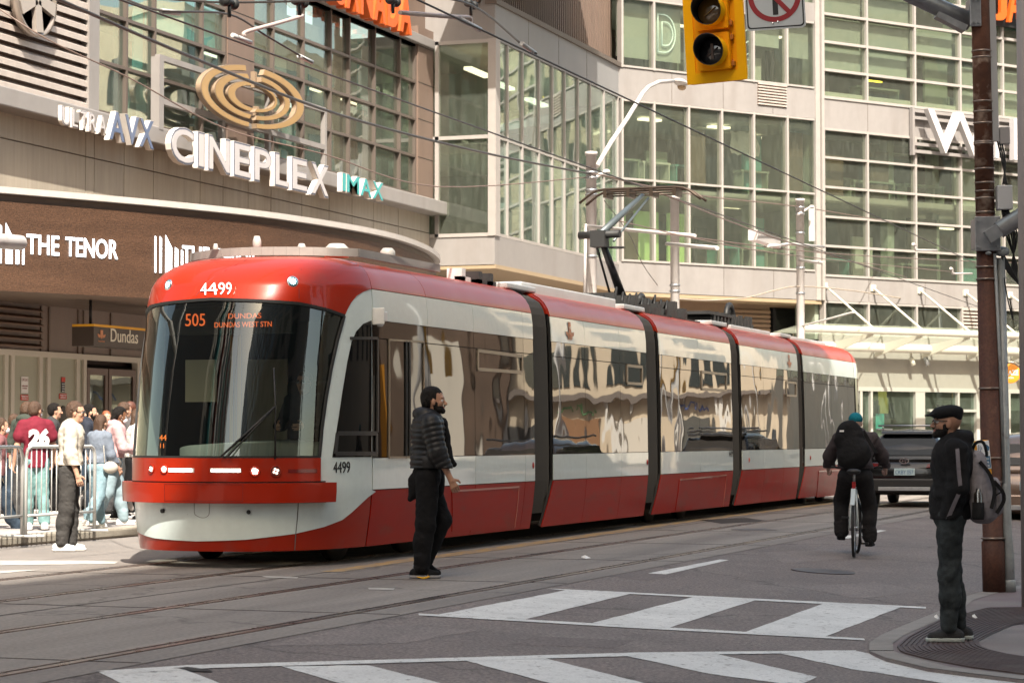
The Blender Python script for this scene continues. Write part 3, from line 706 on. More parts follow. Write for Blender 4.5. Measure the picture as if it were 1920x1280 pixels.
# -- modules: near side (and mirrored far side)
def both(fn):
    for sg in (1, -1): fn(sg)
mods = [(S710+.006, XE[0]), (XE[1], XE[2]), (XE[3], XE[4]), (XE[5], XE[6]), (XE[7], SREAR)]
seams = [[sx(p) for p in (804,890,983)], [sx(p) for p in (1098,1163.5)], [sx(1311)], [sx(p) for p in (1432,1468)], [sx(p) for p in (1559,1590)]]
UND = mat('underframe_black', (.008,.008,.008), .8)
def P(sg, r): # mirror a polygon to the far side
    return r if sg > 0 else [(-a, b) for a, b in r][::-1]
for k, (a, b) in enumerate(mods):
    front_flare = .28 if k else 0
    mb = MB()   # dark body shell behind the panels
    for sg in (1, -1): patch(mb, P(sg, [(a-front_flare,.18),(b,.18),(b,3.26),(a,3.26),(a,.77)]), off=-.012, rim=.03)
    body = mb.build('body_shell', SEAM, tram)
    js = [a]+seams[k]+[b]; g = .005
    for i, (u, v, sg) in enumerate([(u, v, 1) for u, v in zip(js[:-1], js[1:])]+[(js[0], js[-1], -1)]):
        u0 = u+g; v0 = v-g
        r = [(u0-front_flare,.17),(v0,.17),(v0,.762),(u0,.762)] if u == js[0] and k else rect(u0, v0, .17, .762)
        for nm_, pl_, o_, m_ in (('skirt_panel', r, .004, REDS), ('waist_panel', rect(u0, v0, .772, Z_W0-.008), .004, CREAM), ('side_window', rect(u0, v0, Z_W0, 2.375), .0, TGL), ('window_transom', rect(u0, v0, 2.385, Z_W1-.006), .002, TGL), ('cream_stripe', rect(u0, v0, Z_W1, Z_S1-.006), .006, CREAM)):
            mb = MB(); patch(mb, P(sg, pl_), off=o_); mb.build(nm_, (TGLA if i == 0 else TGLB if i in (1,2) else m_) if (k == 0 and m_ is TGL and sg > 0) else m_, tram)
    rs_ = [a]+[c for c in seams[k][:1] if k in (0,)]+[b]
    for u, v in zip(rs_[:-1], rs_[1:]):
        for sg in (1, -1): mb = MB(); patch(mb, P(sg, rect(u+g, v-g, Z_S1, 3.27)), off=.008, rim=.05, dz=.05, dsx=.4); mb.build('roof_cove', REDC, tram)
# rear cab
mb = MB()
def mirr(h): return mir(h)
XRs = 2.6
def SR(s, z, off=0): return Srear(s, z, off)
for nm, z0, z1, m in (('rear_skirt',.17,.765,RED),('rear_waist_panel',.772,1.102,CREAM),('rear_window',1.11,2.57,TGL),('rear_cream_stripe',2.575,2.9,CREAM),('rear_roof',2.905,3.27,REDC)):
    mb = MB(); patch(mb, mir([(0,z0),(2.55,z0),(2.55,z1),(0,z1)]), off=.004, F=SR); mb.build(nm, m, tram)
# module ends and bellows
def ring(X, inset, z0=.35, zs=None):
    zs = zs or [.35,.5,.77,1.1,1.6,2.1,2.58,2.75,2.91,3.0,3.08,3.14,3.19,3.225,3.25]
    return [Vector((X, TC-HW(z)+inset, z-(inset*.5 if z > 3.1 else 0))) for z in zs]+[Vector((X, TC+HW(z)-inset, z-(inset*.5 if z > 3.1 else 0))) for z in reversed(zs)]
for k in range(4):
    Xa = XF+XE[2*k]-SCN; Xb = XF+XE[2*k+1]-SCN
    n = 10; vs = []; fs = []; R = len(ring(0,0))
    for i in range(n+1):
        X = Xa+(Xb-Xa)*i/n; vs += ring(X, .035 if i % 2 else .115)
    for i in range(n):
        for j in range(R): fs.append((i*R+j, i*R+(j+1) % R, (i+1)*R+(j+1) % R, (i+1)*R+j))
    mb = MB(); mb.add(vs, fs); mb.build('bellows', BEL, tram)
    for X, sgn in ((Xa, 1), (Xb, -1)):
        zr = [2.93,3.0,3.08,3.14,3.19,3.225,3.25]; r0 = ring(X, .004, zs=zr); mb = MB(); m = len(r0)
        r1 = ring(X+sgn*.03, .02, zs=zr); r2 = ring(X+sgn*.03, .12, zs=zr)
        mb.add(r0+r1+r2, [(j, (j+1) % m, m+(j+1) % m, m+j) for j in range(m-1)]+[(m+j, m+j+1, 2*m+j+1, 2*m+j) for j in range(m-1)])
        mb.build('module_end_rim', RED if sgn < 0 else BEL, tram)
    mb = MB(); mb.box((Xa-.15,TC-.95,3.22),(Xb+.25,TC+.95,3.30)); mb.build('gangway_cover', LGREY, tram, bevel=.02)
mb = MB(); mb.box((XF-.6,TC-.9,.22),(XR+.9,TC+.9,.42))
mb.build('underframe', UND, tram)
for X in (XF-.2, XF+1.75, 35.2, 37.05, 46.2, 48.0):
    mb = MB()
    for sg in (-1, 1): mb.lathe([(.30,-.05),(.31,0),(.33,.02),(.31,.07),(.1,.09)], 24, Matrix.Translation((X, TC+sg*.72, .31)) @ Matrix.Rotation(math.pi/2*(-sg if sg>0 else 1)*1, 4, 'X'))
    mb.tube([(X,TC-.8,.31),(X,TC+.8,.31)], .07); mb.build('wheel_set', mat('wheel_steel', (.08,.07,.06), .5, .7), tram)
# opening window frames on the side, skirt hatches, door buttons, crests
FRM = mat('window_frame_bronze', (.28,.23,.17), .35, .3)
def frame_on(x0, y0, x1, y1, m, name, w_=.04, off=.012, corners=None):
    pts = corners or [(x0,y0),(x1,y0),(x1,y1),(x0,y1)]
    q = [inv(x, y, sx(x), 1.5 if y < 850 else .6) for x, y in pts]; mb = MB()
    for a, b in zip(q, q[1:]+q[:1]): line_on(mb, a, b, .0, w_, .016)
    return mb.build(name, m, tram)
frame_on(895,657,978,697,FRM,'opening_window_frame',corners=[(895,657),(978,668),(978,698),(895,692)])
frame_on(0,0,0,0,FRM,'opening_window_frame',corners=[(1175,685),(1203,688),(1203,720),(1175,718)])
frame_on(0,0,0,0,FRM,'opening_window_frame',corners=[(1315,697),(1361,702),(1361,732),(1315,729)])
frame_on(0,0,0,0,FRM,'opening_window_frame',corners=[(1474,716),(1492,718),(1492,742),(1474,741)])
for dx_ in (760,766): frame_on(0,0,0,0,BLACK,'door_leaf_edge',w_=.03,corners=[(dx_,640),(dx_+.5,640),(dx_+.5,856),(dx_,856)])
frame_on(0,0,0,0,FRM,'door_frame',w_=.02,corners=[(728,637),(793,641),(793,856),(728,857)])
HLN = mat('hatch_edge', (.50,.16,.11), .3, coat=1)
def hatch(c):
    q = [inv(x, y, sx(x), .5) for x, y in c]; mb = MB(); patch(mb, [q[3], q[2], q[1], q[0]], off=.012, rim=.008); h = mb.build('skirt_hatch', REDS, tram)
    mb = MB(); line_on(mb, q[0], q[1], .012, .022, .006); line_on(mb, q[1], q[2], .012, .014, .006); mb.build('edge_trim', HLN, h)
hatch([(846,920),(971,912),(963,988),(846,996)]); hatch([(1273,899),(1361,890),(1354,948),(1265,957)]); hatch([(1534,883),(1592,880),(1588,928),(1530,932)])
for x, y in ((999,872),(1213,866),(1404,862),(1519,858)):
    s, z = inv(x, y, sx(x), 1.0); mb = MB(); p = S(s, z, .0); mb.ell((p.x, p.y, p.z), (.03,.02,.045)); mb.build('door_button', mat('red_button', (.35,.03,.02), .3), tram)
CR = mat('crest_orange', (.5,.16,.07), .4)
for x, y, h in ((1067,622,.22),(1479,678,.22)):
    s, z = inv(x, y, sx(x), 2.7); mb = MB()
    def mp(px, py, pz): return S(s+px, z+py, .012+pz)
    sh = [(-.05,.13),(.05,.13),(.06,.1),(.055,-.04),(0,-.12),(-.055,-.04),(-.06,.1)]
    fs = [tuple(range(7))]; mb.add([mp(a,b,.004) for a,b in sh], fs)
    for sg in (-1,1):
        mb.add([mp(sg*a,b,.002) for a,b in ((.06,-.01),(.17,.0),(.16,-.05),(.10,-.06),(.09,-.10),(.04,-.11))], [tuple(range(6))])
    text(mb, 'TTC', None, h=.035, wd=.09, d=.002, mi=1, mapf=lambda a,b,c: mp(a-.045,b+.03,.008+c))
    mb.build('crest', [CR, CREAM], tram)
s, z = inv(1372-5, 853, sx(1367), 1.05)
mb = MB(); text(mb, '4499', None, h=.10, wd=.3, d=.003, mapf=lambda x,y,zz: S(sx(1364)+x, 1.0+y, .012+zz)); mb.build('side_number', NUMK, tram)
# roof equipment
mb = MB(); 
rp = [(XF-.75+.55*abs(t)**2*1.0, TC+t*1.0) for t in [i/8-1 for i in range(17)]]
for a, b in zip(rp[:-1], rp[1:]): mb.bar((a[0],a[1],3.305),(b[0],b[1],3.305),.03,.09)
mb.bar((rp[0][0],rp[0][1],3.305),(XF+2.6,TC-1.0+.15,3.33),.03,.09); mb.bar((rp[-1][0],rp[-1][1],3.305),(XF+2.6,TC+.85,3.33),.03,.09)
mb.build('roof_fairing', mat('roof_grey', (.27,.25,.23), .6, var=.15), tram)
for X, Y, r, h in ((XF-.3,TC+.15,.05,.18),(XF+.1,TC-.2,.05,.12),(XF+.6,TC-.4,.14,.15),(XF+1.0,TC-.85,.09,.12),(XF-.2,TC+.7,.03,.12)):
    mb = MB(); mb.lathe([(r,0),(r*.95,h*.7),(r*.6,h)], 14, Matrix.Translation((X, Y, 3.33))); mb.build('roof_antenna', mat('roof_white', (.4,.38,.35), .5), tram)
RG = mat('roof_gear_black', (.02,.02,.02), .6)
# low housings along the roof
for X0, X1, h, m in ((28.9,33.1,.12,LGREY),(40.0,43.0,.06,LGREY),(44.8,48,.05,LGREY)):
    mb = MB(); mb.box((X0,TC-.88,3.2),(X1,TC+.88,3.24+h)); mb.build('roof_housing', m, tram, bevel=.02)
for X0 in (26.9, 27.5, 27.9):
    mb = MB(); mb.box((X0,TC-.8,3.2),(X0+.12,TC-.6,3.40)); mb.box((X0,TC-.8,3.2),(X0+.3,TC-.7,3.30)); mb.build('roof_bracket', RG if X0 > 27 else LGREY, tram)
random.seed(3)
mb = MB()
for i in range(26):
    X = 33.4+i*.16; mb.box((X,TC-random.uniform(.5,.85),3.24),(X+random.uniform(.05,.16),TC-random.uniform(0,.3),3.3+random.uniform(.03,.22)))
mb.box((33.3,TC-.75,3.22),(38.6,TC+.75,3.28)); mb.build('pantograph_base', RG, tram)
mb = MB()
for i in range(10):
    X = 33.6+i*.35; mb.tube([(X,TC-.7,3.3),(X+.06,TC-.72,3.45+random.uniform(0,.12)),(X+.2,TC-.6,3.35)],.02,6)
mb.build('roof_cable', BLACK, tram)
for X, R in ((41.6,.26),(35.9,.16)):
    mb = MB(); mb.torus((0,0,0), R, .05, Matrix.Translation((X,TC-.45,3.32+R*.6)) @ Matrix.Rotation(math.pi/2,4,'X') ); mb.torus((0,0,0), R*.8, .04, Matrix.Translation((X+.15,TC-.4,3.32+R*.6)) @ Matrix.Rotation(math.pi/2,4,'X')); mb.build('hose_coil', BLACK, tram)
mb = MB(); mb.box((38.9,TC-.8,3.25),(42.0,TC-.1,3.38)); mb.box((38.6,TC-.85,3.42),(40.3,TC+.2,3.47))
for i in range(12): mb.box((39+i*.24,TC-.84,3.3),(39.1+i*.24,TC-.78,3.3+random.uniform(.1,.25)))
mb.build('resistor_box', RG, tram)
# pantograph
PB = on_Y(1168,548,TC-.2); PK = on_Y(1124,440,TC); PH = on_Y(1205,366,TC); 
mb = MB(); mb.tube([PB+Vector((0,.0,-.1)), PK], [.075,.05], 10); mb.tube([PB+Vector((.2,.25,-.1)), PK+Vector((0,.1,0))], .02, 8); mb.build('pantograph_lower_arm', mat('arm_black', (.012,.012,.014), .3), tram)
mb = MB(); mb.tube([PK, PK.lerp(PH,.6), PH], [.06,.05,.035], 10); mb.tube([PK+Vector((.1,-.2,-.1)), PH+Vector((0,-.1,-.05))], .018, 8); mb.build('pantograph_upper_arm', mat('arm_grey_blue', (.12,.14,.145), .35, .5), tram)
mb = MB(); mb.tube([PK+Vector((-.05,-.35,0)), PK+Vector((.05,.35,0))], .06, 10); mb.box(PK-Vector((.12,.12,.2)), PK+Vector((.12,.12,.06))); mb.torus((PK.x+.1,PK.y-.25,PK.z-.2),.12,.012,Matrix.Identity(4)); mb.build('pantograph_knee', RG, tram)
H = PH
mb = MB()
for dx in (-.18, .18):
    pts = [H+Vector((dx, t, .10-(.28*max(0,abs(t)-.62)**1.3 if abs(t) > .62 else 0)-(.5*max(0,abs(t)-.8)))) for t in [-1.05,-.95,-.85,-.75,-.6,-.3,0,.3,.6,.75,.85,.95,1.05]]
    mb.tube(pts, .022, 8); mb.tube([H+Vector((dx,-.6,.02)), H+Vector((dx,.6,.02))], .015, 6)
for t in (-.6,-.2,.2,.6): mb.box(H+Vector((-.2,t-.03,-.04)), H+Vector((.2,t+.03,.09)))
mb.build('collector_head', mat('collector_bronze', (.06,.042,.03), .45, .6), tram)
# ---------------------------------------------------------------- buildings
PINK = mat('pinkish_metal_panel', (.255,.240,.232), .5, var=.07, vscale=.8, grain=.03, gscale=4, stain=((.21,.19,.18), .7, .5, .85), stretch=(2,2,.3))
PINKD = mat('streaked_grey_panel', (.38,.335,.27), .55, var=.18, vscale=1.6, stretch=(3,3,.25), stain=((.42,.38,.33), 2.2, .58, .8))
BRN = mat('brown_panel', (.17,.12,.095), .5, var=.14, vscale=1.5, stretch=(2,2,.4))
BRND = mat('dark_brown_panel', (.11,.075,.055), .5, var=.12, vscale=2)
MUL = mat('bronze_mullion', (.13,.105,.09), .45, .2)
MULL = mat('pale_mullion', (.36,.335,.315), .45, .1, var=.06)
LOUV = mat('louver_metal', (.50,.44,.40), .45, .2, var=.15, vscale=3)
SLAB = mat('interior_slab', (.40,.42,.36), .8); INW = mat('interior_wall', (.28,.32,.25), .8, var=.25, vscale=.5)
INB = mat('interior_brown', (.14,.12,.09), .8, var=.3, vscale=.4)
LIME = mat('interior_lime_wall', (.42,.62,.22), .7, emis=(.45,.7,.25), estr=.08)  # faint glow in the wall colour stands in for room light
ILAMP = mat('strip_lamp', (.9,.85,.7), .5, emis=(1,.9,.65), estr=.9)
GL1 = glass('green_facade_glass', (.80,.82,.76), 1.1, .015, .35, .10, haze=.04)
GL2 = glass('teal_facade_glass', (.78,.90,.87), 1.3, .02, .3, .14, haze=.04)
GL3 = glass('shopfront_glass', (.7,.78,.74), 1.0, .006, .5, .06, haze=.05)
TEAL = mat('teal_blind', (.20,.55,.50), .6)
TENF = mat('screen_mesh', (.088,.045,.025), .55, .3, var=.22, vscale=.9, bump=.6, bscale=30, grain=.35, gscale=38, stretch=(.5,.5,3))
TRIMW = mat('canopy_trim', (.44,.41,.385), .5, var=.08)
YW = 26.0
def U(px, y=400, Y=YW): return on_Y(px, y, Y).x
# ============ cinema building
cin = root('cinema_building', (42, YW, 0), 'grey panelled cinema building with teal window grids and a curved brown canopy behind the crowd', 'building')
XB = on_Y(805.5, 255, YW).x; 
ZLg0, ZLg1 = 8.02, 8.42
# lower wall behind the canopy (streaked grey metal panels, with open joints)
jx = [24, 28, 33, 37]+[U(p) for p in (-20,160,176,232,287,375,418,465,508,566,617,660,700,747)]+[XB]
mb = MB()
for a, b in zip(jx[:-1], jx[1:]):
    for z0, z1 in ((5.6,7.475),(7.50,8.02)): mb.box((a+.012, YW-.0, z0), (b-.012, YW+.1, z1))
mb.build('facade_panel', PINKD, cin)
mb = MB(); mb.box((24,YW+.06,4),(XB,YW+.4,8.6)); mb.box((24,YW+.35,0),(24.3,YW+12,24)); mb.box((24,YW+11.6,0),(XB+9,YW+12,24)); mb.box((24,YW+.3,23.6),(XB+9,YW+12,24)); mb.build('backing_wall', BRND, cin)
mb = MB(); mb.box((24,YW-.55,ZLg0),(XB+.25,YW+.05,ZLg1)); mb.build('ledge', PINK, cin, bevel=.03)
# louvre field at the far left
xl0, xl1 = 30, U(155,150); mb = MB(); mb.box((24,YW+.05,8.42),(xl1,YW+.1,15.5)); mb.build('louver_back', BRND, cin)
mb = MB(); z = 8.6
while z < 15.4:
    mb.hexa([(24,YW+.04,z),(xl1,YW+.04,z),(xl1,YW+.06,z),(24,YW+.06,z),(24,YW-.12,z-.02),(xl1,YW-.12,z-.02),(xl1,YW-.10,z),(24,YW-.10,z)])
    mb.hexa([(24,YW-.12,z-.10),(xl1,YW-.12,z-.10),(xl1,YW+.04,z+.06),(24,YW+.04,z+.06),(24,YW-.12,z+.02),(xl1,YW-.12,z+.02),(xl1,YW+.04,z+.12),(24,YW+.04,z+.12)])
    z += .245
mb.build('louver', LOUV, cin)
mb = MB(); mb.box((xl1,YW-.16,8.42),(xl1+.28,YW+.1,15.5)); mb.box((xl1+.34,YW-.1,8.42),(xl1+.55,YW+.1,15.5)); mb.build('louver_frame', PINK, cin)
# window grids
rows = [8.55, 9.68, 10.79, 11.90, 13.0, 14.1, 15.2, 16.3, 17.4]
def grid(xs, zs, Yg, col_mat, gmat, name='window', fw=.075, parent=cin, depth=.16, out=.06):
    for a, b in zip(xs[:-1], xs[1:]):
        m = MB(); m.box((a,Yg+.03,zs[0]),(b,Yg+.045,zs[-1])); wn = m.build(name, gmat, parent)
        m = MB()
        for z in zs: m.box((a+fw/2+.001,Yg-out,z-fw/2),(b-fw/2-.001,Yg+depth,z+fw/2))
        m.box((a-fw/2,Yg-out-.004,zs[0]-fw/2),(a+fw/2,Yg+depth,zs[-1]+fw/2))
        m.build('frame', col_mat, wn)
    m = MB(); m.box((xs[-1]-fw/2,Yg-out-.004,zs[0]-fw/2),(xs[-1]+fw/2,Yg+depth,zs[-1]+fw/2)); m.build('end_mullion', col_mat, parent)
g1 = [U(178,100),U(234,120),U(287,140),U(376,170),U(419,180)]
g2 = [U(471,200),U(509,210),U(566,230),U(617,240),U(652,250),U(700,260),U(747,280),U(776,290)]
grid(g1, rows, YW, MUL, GL2); grid(g2, rows[:5]+[13.0], YW, MUL, GL1)
for q in (((g1[-1]+.04,YW-.1,8.42),(g2[0]-.04,YW+.2,17.5)), ((g2[-1]+.04,YW-.12,8.42),(XB,YW+.2,13.6)), ((xl1+.56,YW,8.42),(g1[0]-.04,YW+.2,17.5))): mb = MB(); mb.box(*q); mb.build('brown_pier', BRN, cin)
for z in (9.66,10.8,11.9,13): 
    mb = MB(); mb.box((g1[-1]+.04,YW-.104,z),(g2[0]-.04,YW-.09,z+.02)); mb.build('pier_joint', SEAM, cin)
    mb = MB(); mb.box((g2[-1]+.04,YW-.124,z),(XB,YW-.11,z+.02)); mb.build('pier_joint', SEAM, cin)
mb = MB(); mb.box((g2[0],YW-.22,13.04),(XB-.1,YW+.2,13.32)); mb.build('top_beam', PINK, cin, bevel=.02)
mb = MB(); mb.box((g2[0],YW+.15,13.3),(XB,YW+.3,17.5)); mb.box((g1[0],YW+.2,17.4),(XB,YW+.3,24)); mb.box((24,YW+.2,15.5),(g1[0],YW+.3,24)); mb.build('upper_wall', BRN, cin)
# interior floors and columns of the cinema
for z in (8.3, 12.6, 16.6):
    mb = MB(); mb.box((xl1+.6,YW+.25,z-.5),(XB-.1,YW+8,z-.1)); mb.build('floor_slab', SLAB, cin)
mb = MB(); mb.box((xl1+.6,YW+5,8),(XB-.1,YW+5.2,17)); mb.build('interior_back_wall', INB, cin)
for x in (U(300)+1, U(520)+1.5, U(640)+2): 
    mb = MB(); mb.box((x,YW+1.2,8.3),(x+.6,YW+1.8,16.6)); mb.build('interior_column', mat('pale_column', (.6,.62,.5), .7), cin)
for a, b, z0, z1 in ((g1[2]+.05,g1[3]-.05,10.85,17.3),(g1[3]+.05,g1[4]-.05,10.8,17.3),(g1[1]+.8,g1[2]-.1,9.7,17),(g2[0]+.1,g2[1]-.1,10.8,13),(g2[1]+.6,g2[2]-.5,9.8,13)):
    mb = MB(); mb.box((a,YW+.22,z0),(b,YW+.26,z1)); mb.build('window_blind', TEAL if a < g2[0] else mat('sage_blind', (.42,.48,.43), .7), cin)
for x in range(5):
    mb = MB(); mb.box((g2[0]+.5+x*2.2,YW+1.5,11.2),(g2[0]+1.7+x*2.2,YW+1.62,11.26)); mb.build('strip_light', ILAMP, cin)
random.seed(8)
for gx, zs in ((g1, (8.6,10.8,12.8,15)), (g2, (8.6,10.8))):
    for a, b in zip(gx[:-1], gx[1:]):
        for z in zs:
            if random.random() < .8:
                c_ = random.choice([(.30,.36,.28),(.12,.09,.06),(.45,.5,.40),(.12,.42,.38),(.06,.05,.04)]); y = YW+random.uniform(.4,1.8); w0 = a+random.uniform(0,.4)*(b-a)
                mb = MB(); mb.box((w0,y,z),(w0+random.uniform(.3,.8)*(b-a),y+.1,z+random.uniform(.8,2.1))); mb.build('room_partition', mat('cin_room_%d' % int(c_[0]*100), c_, .8), cin)
# curved canopy with the brown screen
arc = [(37.0,24.9),(38.7,24.0),(40.5,23.1),(42.3,22.3),(44.8,21.45),(47.9,21.0),(50.2,20.95),(52.4,21.2),(54.8,21.7),(57.4,22.5),(59.0,23.3),(60.0,24.2),(60.4,25.0),(60.5,26.0)]
arc = [(30.0,26.9),(33.5,26.2)]+arc
def smooth(P, n=5):
    out = []
    for i in range(len(P)-1):
        p0 = P[max(i-1,0)]; p1 = P[i]; p2 = P[i+1]; p3 = P[min(i+2,len(P)-1)]
        for k in range(n):
            t = k/n
            out.append(tuple(.5*((2*p1[j])+(-p0[j]+p2[j])*t+(2*p0[j]-5*p1[j]+4*p2[j]-p3[j])*t*t+(-p0[j]+3*p1[j]-3*p2[j]+p3[j])*t**3) for j in range(len(p1))))
    return out+[P[-1]]
AR = smooth(arc); CT, CB_ = 5.92, 4.10
def arcoff(d):
    out = []
    for i, p in enumerate(AR):
        a = AR[max(i-1,0)]; b = AR[min(i+1,len(AR)-1)]; dx, dy = b[0]-a[0], b[1]-a[1]; q = math.hypot(dx, dy); out.append((p[0]+dy/q*d, p[1]-dx/q*d))
    return out
def band(mb, d0, d1, z0, z1):
    A = arcoff(d0); B = arcoff(d1); n = len(A)
    for i in range(n-1):
        mb.hexa([(B[i][0],B[i][1],z0),(B[i+1][0],B[i+1][1],z0),(A[i+1][0],A[i+1][1],z0),(A[i][0],A[i][1],z0),(B[i][0],B[i][1],z1),(B[i+1][0],B[i+1][1],z1),(A[i+1][0],A[i+1][1],z1),(A[i][0],A[i][1],z1)])
can = cin
mb = MB(); band(mb, 0, .05, CB_, CT-.12); mb.build('curved_screen', TENF, cin)
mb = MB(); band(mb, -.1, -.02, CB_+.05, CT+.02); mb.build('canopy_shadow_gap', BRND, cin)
mb = MB(); band(mb, -.15, .16, CT+.03, CT+.15); mb.build('canopy_trim', TRIMW, cin)
mb = MB(); A = arcoff(-.05)
for i in range(len(A)-1):
    mb.quad((A[i][0],A[i][1],CT+.1),(A[i+1][0],A[i+1][1],CT+.1),(A[i+1][0],YW+.9,CT+.1),(A[i][0],YW+.9,CT+.1)); mb.quad((A[i][0],A[i][1],CB_+.02),(A[i][0],YW+.9,CB_+.02),(A[i+1][0],YW+.9,CB_+.02),(A[i+1][0],A[i+1][1],CB_+.02))
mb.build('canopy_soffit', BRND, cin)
# screen lettering follows the arc
AL = [0]
ARo = arcoff(.055)
for a, b in zip(ARo[:-1], ARo[1:]): AL.append(AL[-1]+math.hypot(b[0]-a[0], b[1]-a[1]))
def arcpt(t, z, off=0):
    t = min(max(t, 0), AL[-1]-1e-6)
    i = max(k for k in range(len(AL)-1) if AL[k] <= t); u = (t-AL[i])/(AL[i+1]-AL[i])
    a, b = ARo[i], ARo[i+1]; dx, dy = b[0]-a[0], b[1]-a[1]; q = math.hypot(dx, dy)
    return Vector((a[0]+dx*u+dy/q*off, a[1]+dy*u-dx/q*off, z))
def arc_inv(px, py, z0=5):
    t = min(range(0, 400), key=lambda k: abs(proj(arcpt(k*AL[-1]/400, z0))[0]-px) + (100 if k < 60 else 0))*AL[-1]/400
    z = 5
    for i in range(20):
        q = proj(arcpt(t, z)); q2 = proj(arcpt(t, z+.1)); q3 = proj(arcpt(t+.05, z))
        z += (py-q[1])/((q2[1]-q[1])/.1); t += (px-q[0])/((q3[0]-q[0])/.05)*.8
    return t, z
SCR = mat('screen_white_leds', (.7,.75,.8), .5, emis=(.85,.93,1), estr=.75)
scr = tag(bpy.data.objects.new('screen_lettering', None), 'white words THE TENOR with slanted bar marks glowing on the curved brown screen', 'screen lettering'); COL.objects.link(scr); scr.location = (44, 22, 4.9)
t0, zb = arc_inv(49, 478); t1, _ = arc_inv(220, 485); _, zt = arc_inv(52, 437)
zt, zb = 5.19, 4.73
print('tenor', t0, t1, zb, zt)
tm, _ = arc_inv(110, 480); tn, _ = arc_inv(122, 480)
def word(s, a, b, z, h):
    mb = MB(); text(mb, s, None, h=h, wd=b-a, d=.01, bold=.012, mapf=lambda x, y, zz: arcpt(a+x, z+y, .01+zz)); return mb.build('word', SCR, scr)
word('THE', t0, tm, 4.83, .38); word('TENOR', tn, t1, 4.83, .38)
def barsmark(ta, w=1.0):
    mb = MB()
    for k, (x, bw, y0, y1, y2) in enumerate(((0,.03,-.12,.62,.60),(.1,.045,-.12,.62,.58),(.22,.14,-.12,.66,.40),(.42,.07,-.12,.42,.38),(.55,.045,-.12,.38,.36))):
        P4 = [(x,y0),(x+bw,y0),(x+bw,y2),(x,y1)]
        mb.add([arcpt(ta+a*w, 4.74+b, .02) for a, b in P4], [(0,1,2,3)])
    return mb.build('bars_mark', SCR, scr)
tb, _ = arc_inv(289, 480); barsmark(tb, 1.25); tt, _ = arc_inv(341, 480); word('THE', tt, tt+(tm-t0), 4.83, .38); word('TENOR', tt+tn-t0, tt+t1-t0, 4.83, .38)
tz, _ = arc_inv(-3, 470); barsmark(tz-.1, 1.1)
# street-level wall under the canopy
Yg = YW; XD0, XD1 = U(157,760), U(285,760)
mb = MB(); mb.box((24,Yg,3.12),(XB+14,Yg+.3,4.12)); 
mb.build('upper_fascia', BRN, cin)
mb = MB(); z = 3.2
while z < 4.0: mb.hexa([(24,Yg-.02,z+.05),(U(72,600),Yg-.02,z+.05),(U(72,600),Yg-.02,z+.09),(24,Yg-.02,z+.09),(24,Yg-.14,z),(U(72,600),Yg-.14,z),(U(72,600),Yg-.14,z+.03),(24,Yg-.14,z+.03)]); z += .15
mb.build('fascia_louver', mat('brown_louver', (.14,.08,.05), .5), cin)
for px in (75,90,145,155,206): x = U(px,600); mb = MB(); mb.box((x,Yg-.03,3.12),(x+.05,Yg,4.1)); mb.build('fascia_rib', BRND, cin)
CRM = mat('cream_door_panel', (.33,.32,.24), .5, var=.06); CRF = mat('cream_door_frame', (.5,.45,.37), .5)
mb = MB(); mb.box((24,Yg,.1),(XD0,Yg+.1,3.1)); mb.build('street_wall', CRM, cin)
mb = MB(); mb.box((24,Yg-.06,3.02),(XB,Yg+.1,3.14))
for px in (-60,5,17,70,85,140,153): x = U(px,760); mb.box((x,Yg-.05,.12),(x+.13,Yg+.02,3.02))
mb.build('door_frame', CRF, cin)
for px in (45,118):
    x = U(px,760); mb = MB(); mb.lathe([(.17,0),(.17,.02),(.15,.03)], 24, frameM((x,Yg,1.75),(1,0,0),(0,-1,0)) @ Matrix.Diagonal((1,1.5,1,1))); mb.build('oval_vent', mat('vent_dark', (.07,.06,.05), .5), cin)
NOT = mat('notice_white', (.7,.66,.62), .6); NRED = mat('notice_red', (.5,.05,.03), .6)
for i, (px, y0, y1, w_) in enumerate(((45,706,737,.27),(117,707,735,.14))):
    x = U(px,720); za = on_Y(px,y0,Yg).z; zb_ = on_Y(px,y1,Yg).z
    r = root('notice', (x,Yg,zb_), ['white notice with small drawings above a red strip on the left grey door panel', 'small red and black notice above a red strip on the right grey door panel'][i], 'notice')
    mb = MB(); mb.box((x-w_/2,Yg-.02,zb_),(x+w_/2,Yg-.01,za)); mb.build('sheet', NOT if i == 0 else mat('notice_black', (.03,.03,.03), .5), r)
    mb = MB(); z2 = zb_-.03; mb.box((x-.15,Yg-.02,z2-.12),(x+.15,Yg-.01,z2)); 
    if i == 1: mb.box((x-.08,Yg-.024,za-.1),(x+.08,Yg-.0205,za))
    mb.build('red_strip', NRED, r)
    mb = MB(); M = frameM((x,Yg-.021,z2-.05),(1,0,0),(0,-1,0)); text(mb,'EMERGENCY EXIT',M,h=.03,wd=.26,d=.003,align='C'); text(mb,'DO NOT BLOCK',frameM((x,Yg-.021,z2-.1),(1,0,0),(0,-1,0)),h=.03,wd=.22,d=.003,align='C'); mb.build('strip_words', NUMW, r)
    mb = MB()
    if i == 0:
        for k in range(4): mb.torus((0,0,0),.026,.004,frameM((x-.09+k*.06,Yg-.022,za-.06),(1,0,0),(0,-1,0)),n=16,m=4)
        text(mb,'SMOKING AND VAPING',frameM((x,Yg-.021,zb_+.14),(1,0,0),(0,-1,0)),h=.025,wd=.22,d=.003,align='C'); text(mb,'PROHIBITED',frameM((x,Yg-.021,zb_+.09),(1,0,0),(0,-1,0)),h=.025,wd=.18,d=.003,align='C')
        mb.build('print', mat('print_dark_red', (.25,.06,.05), .6), r)
    else:
        for k in range(4): mb.box((x-.05,Yg-.0245,zb_+.02+k*.05),(x+.05,Yg-.021,zb_+.03+k*.05))
        mb.build('print', NUMW, r)
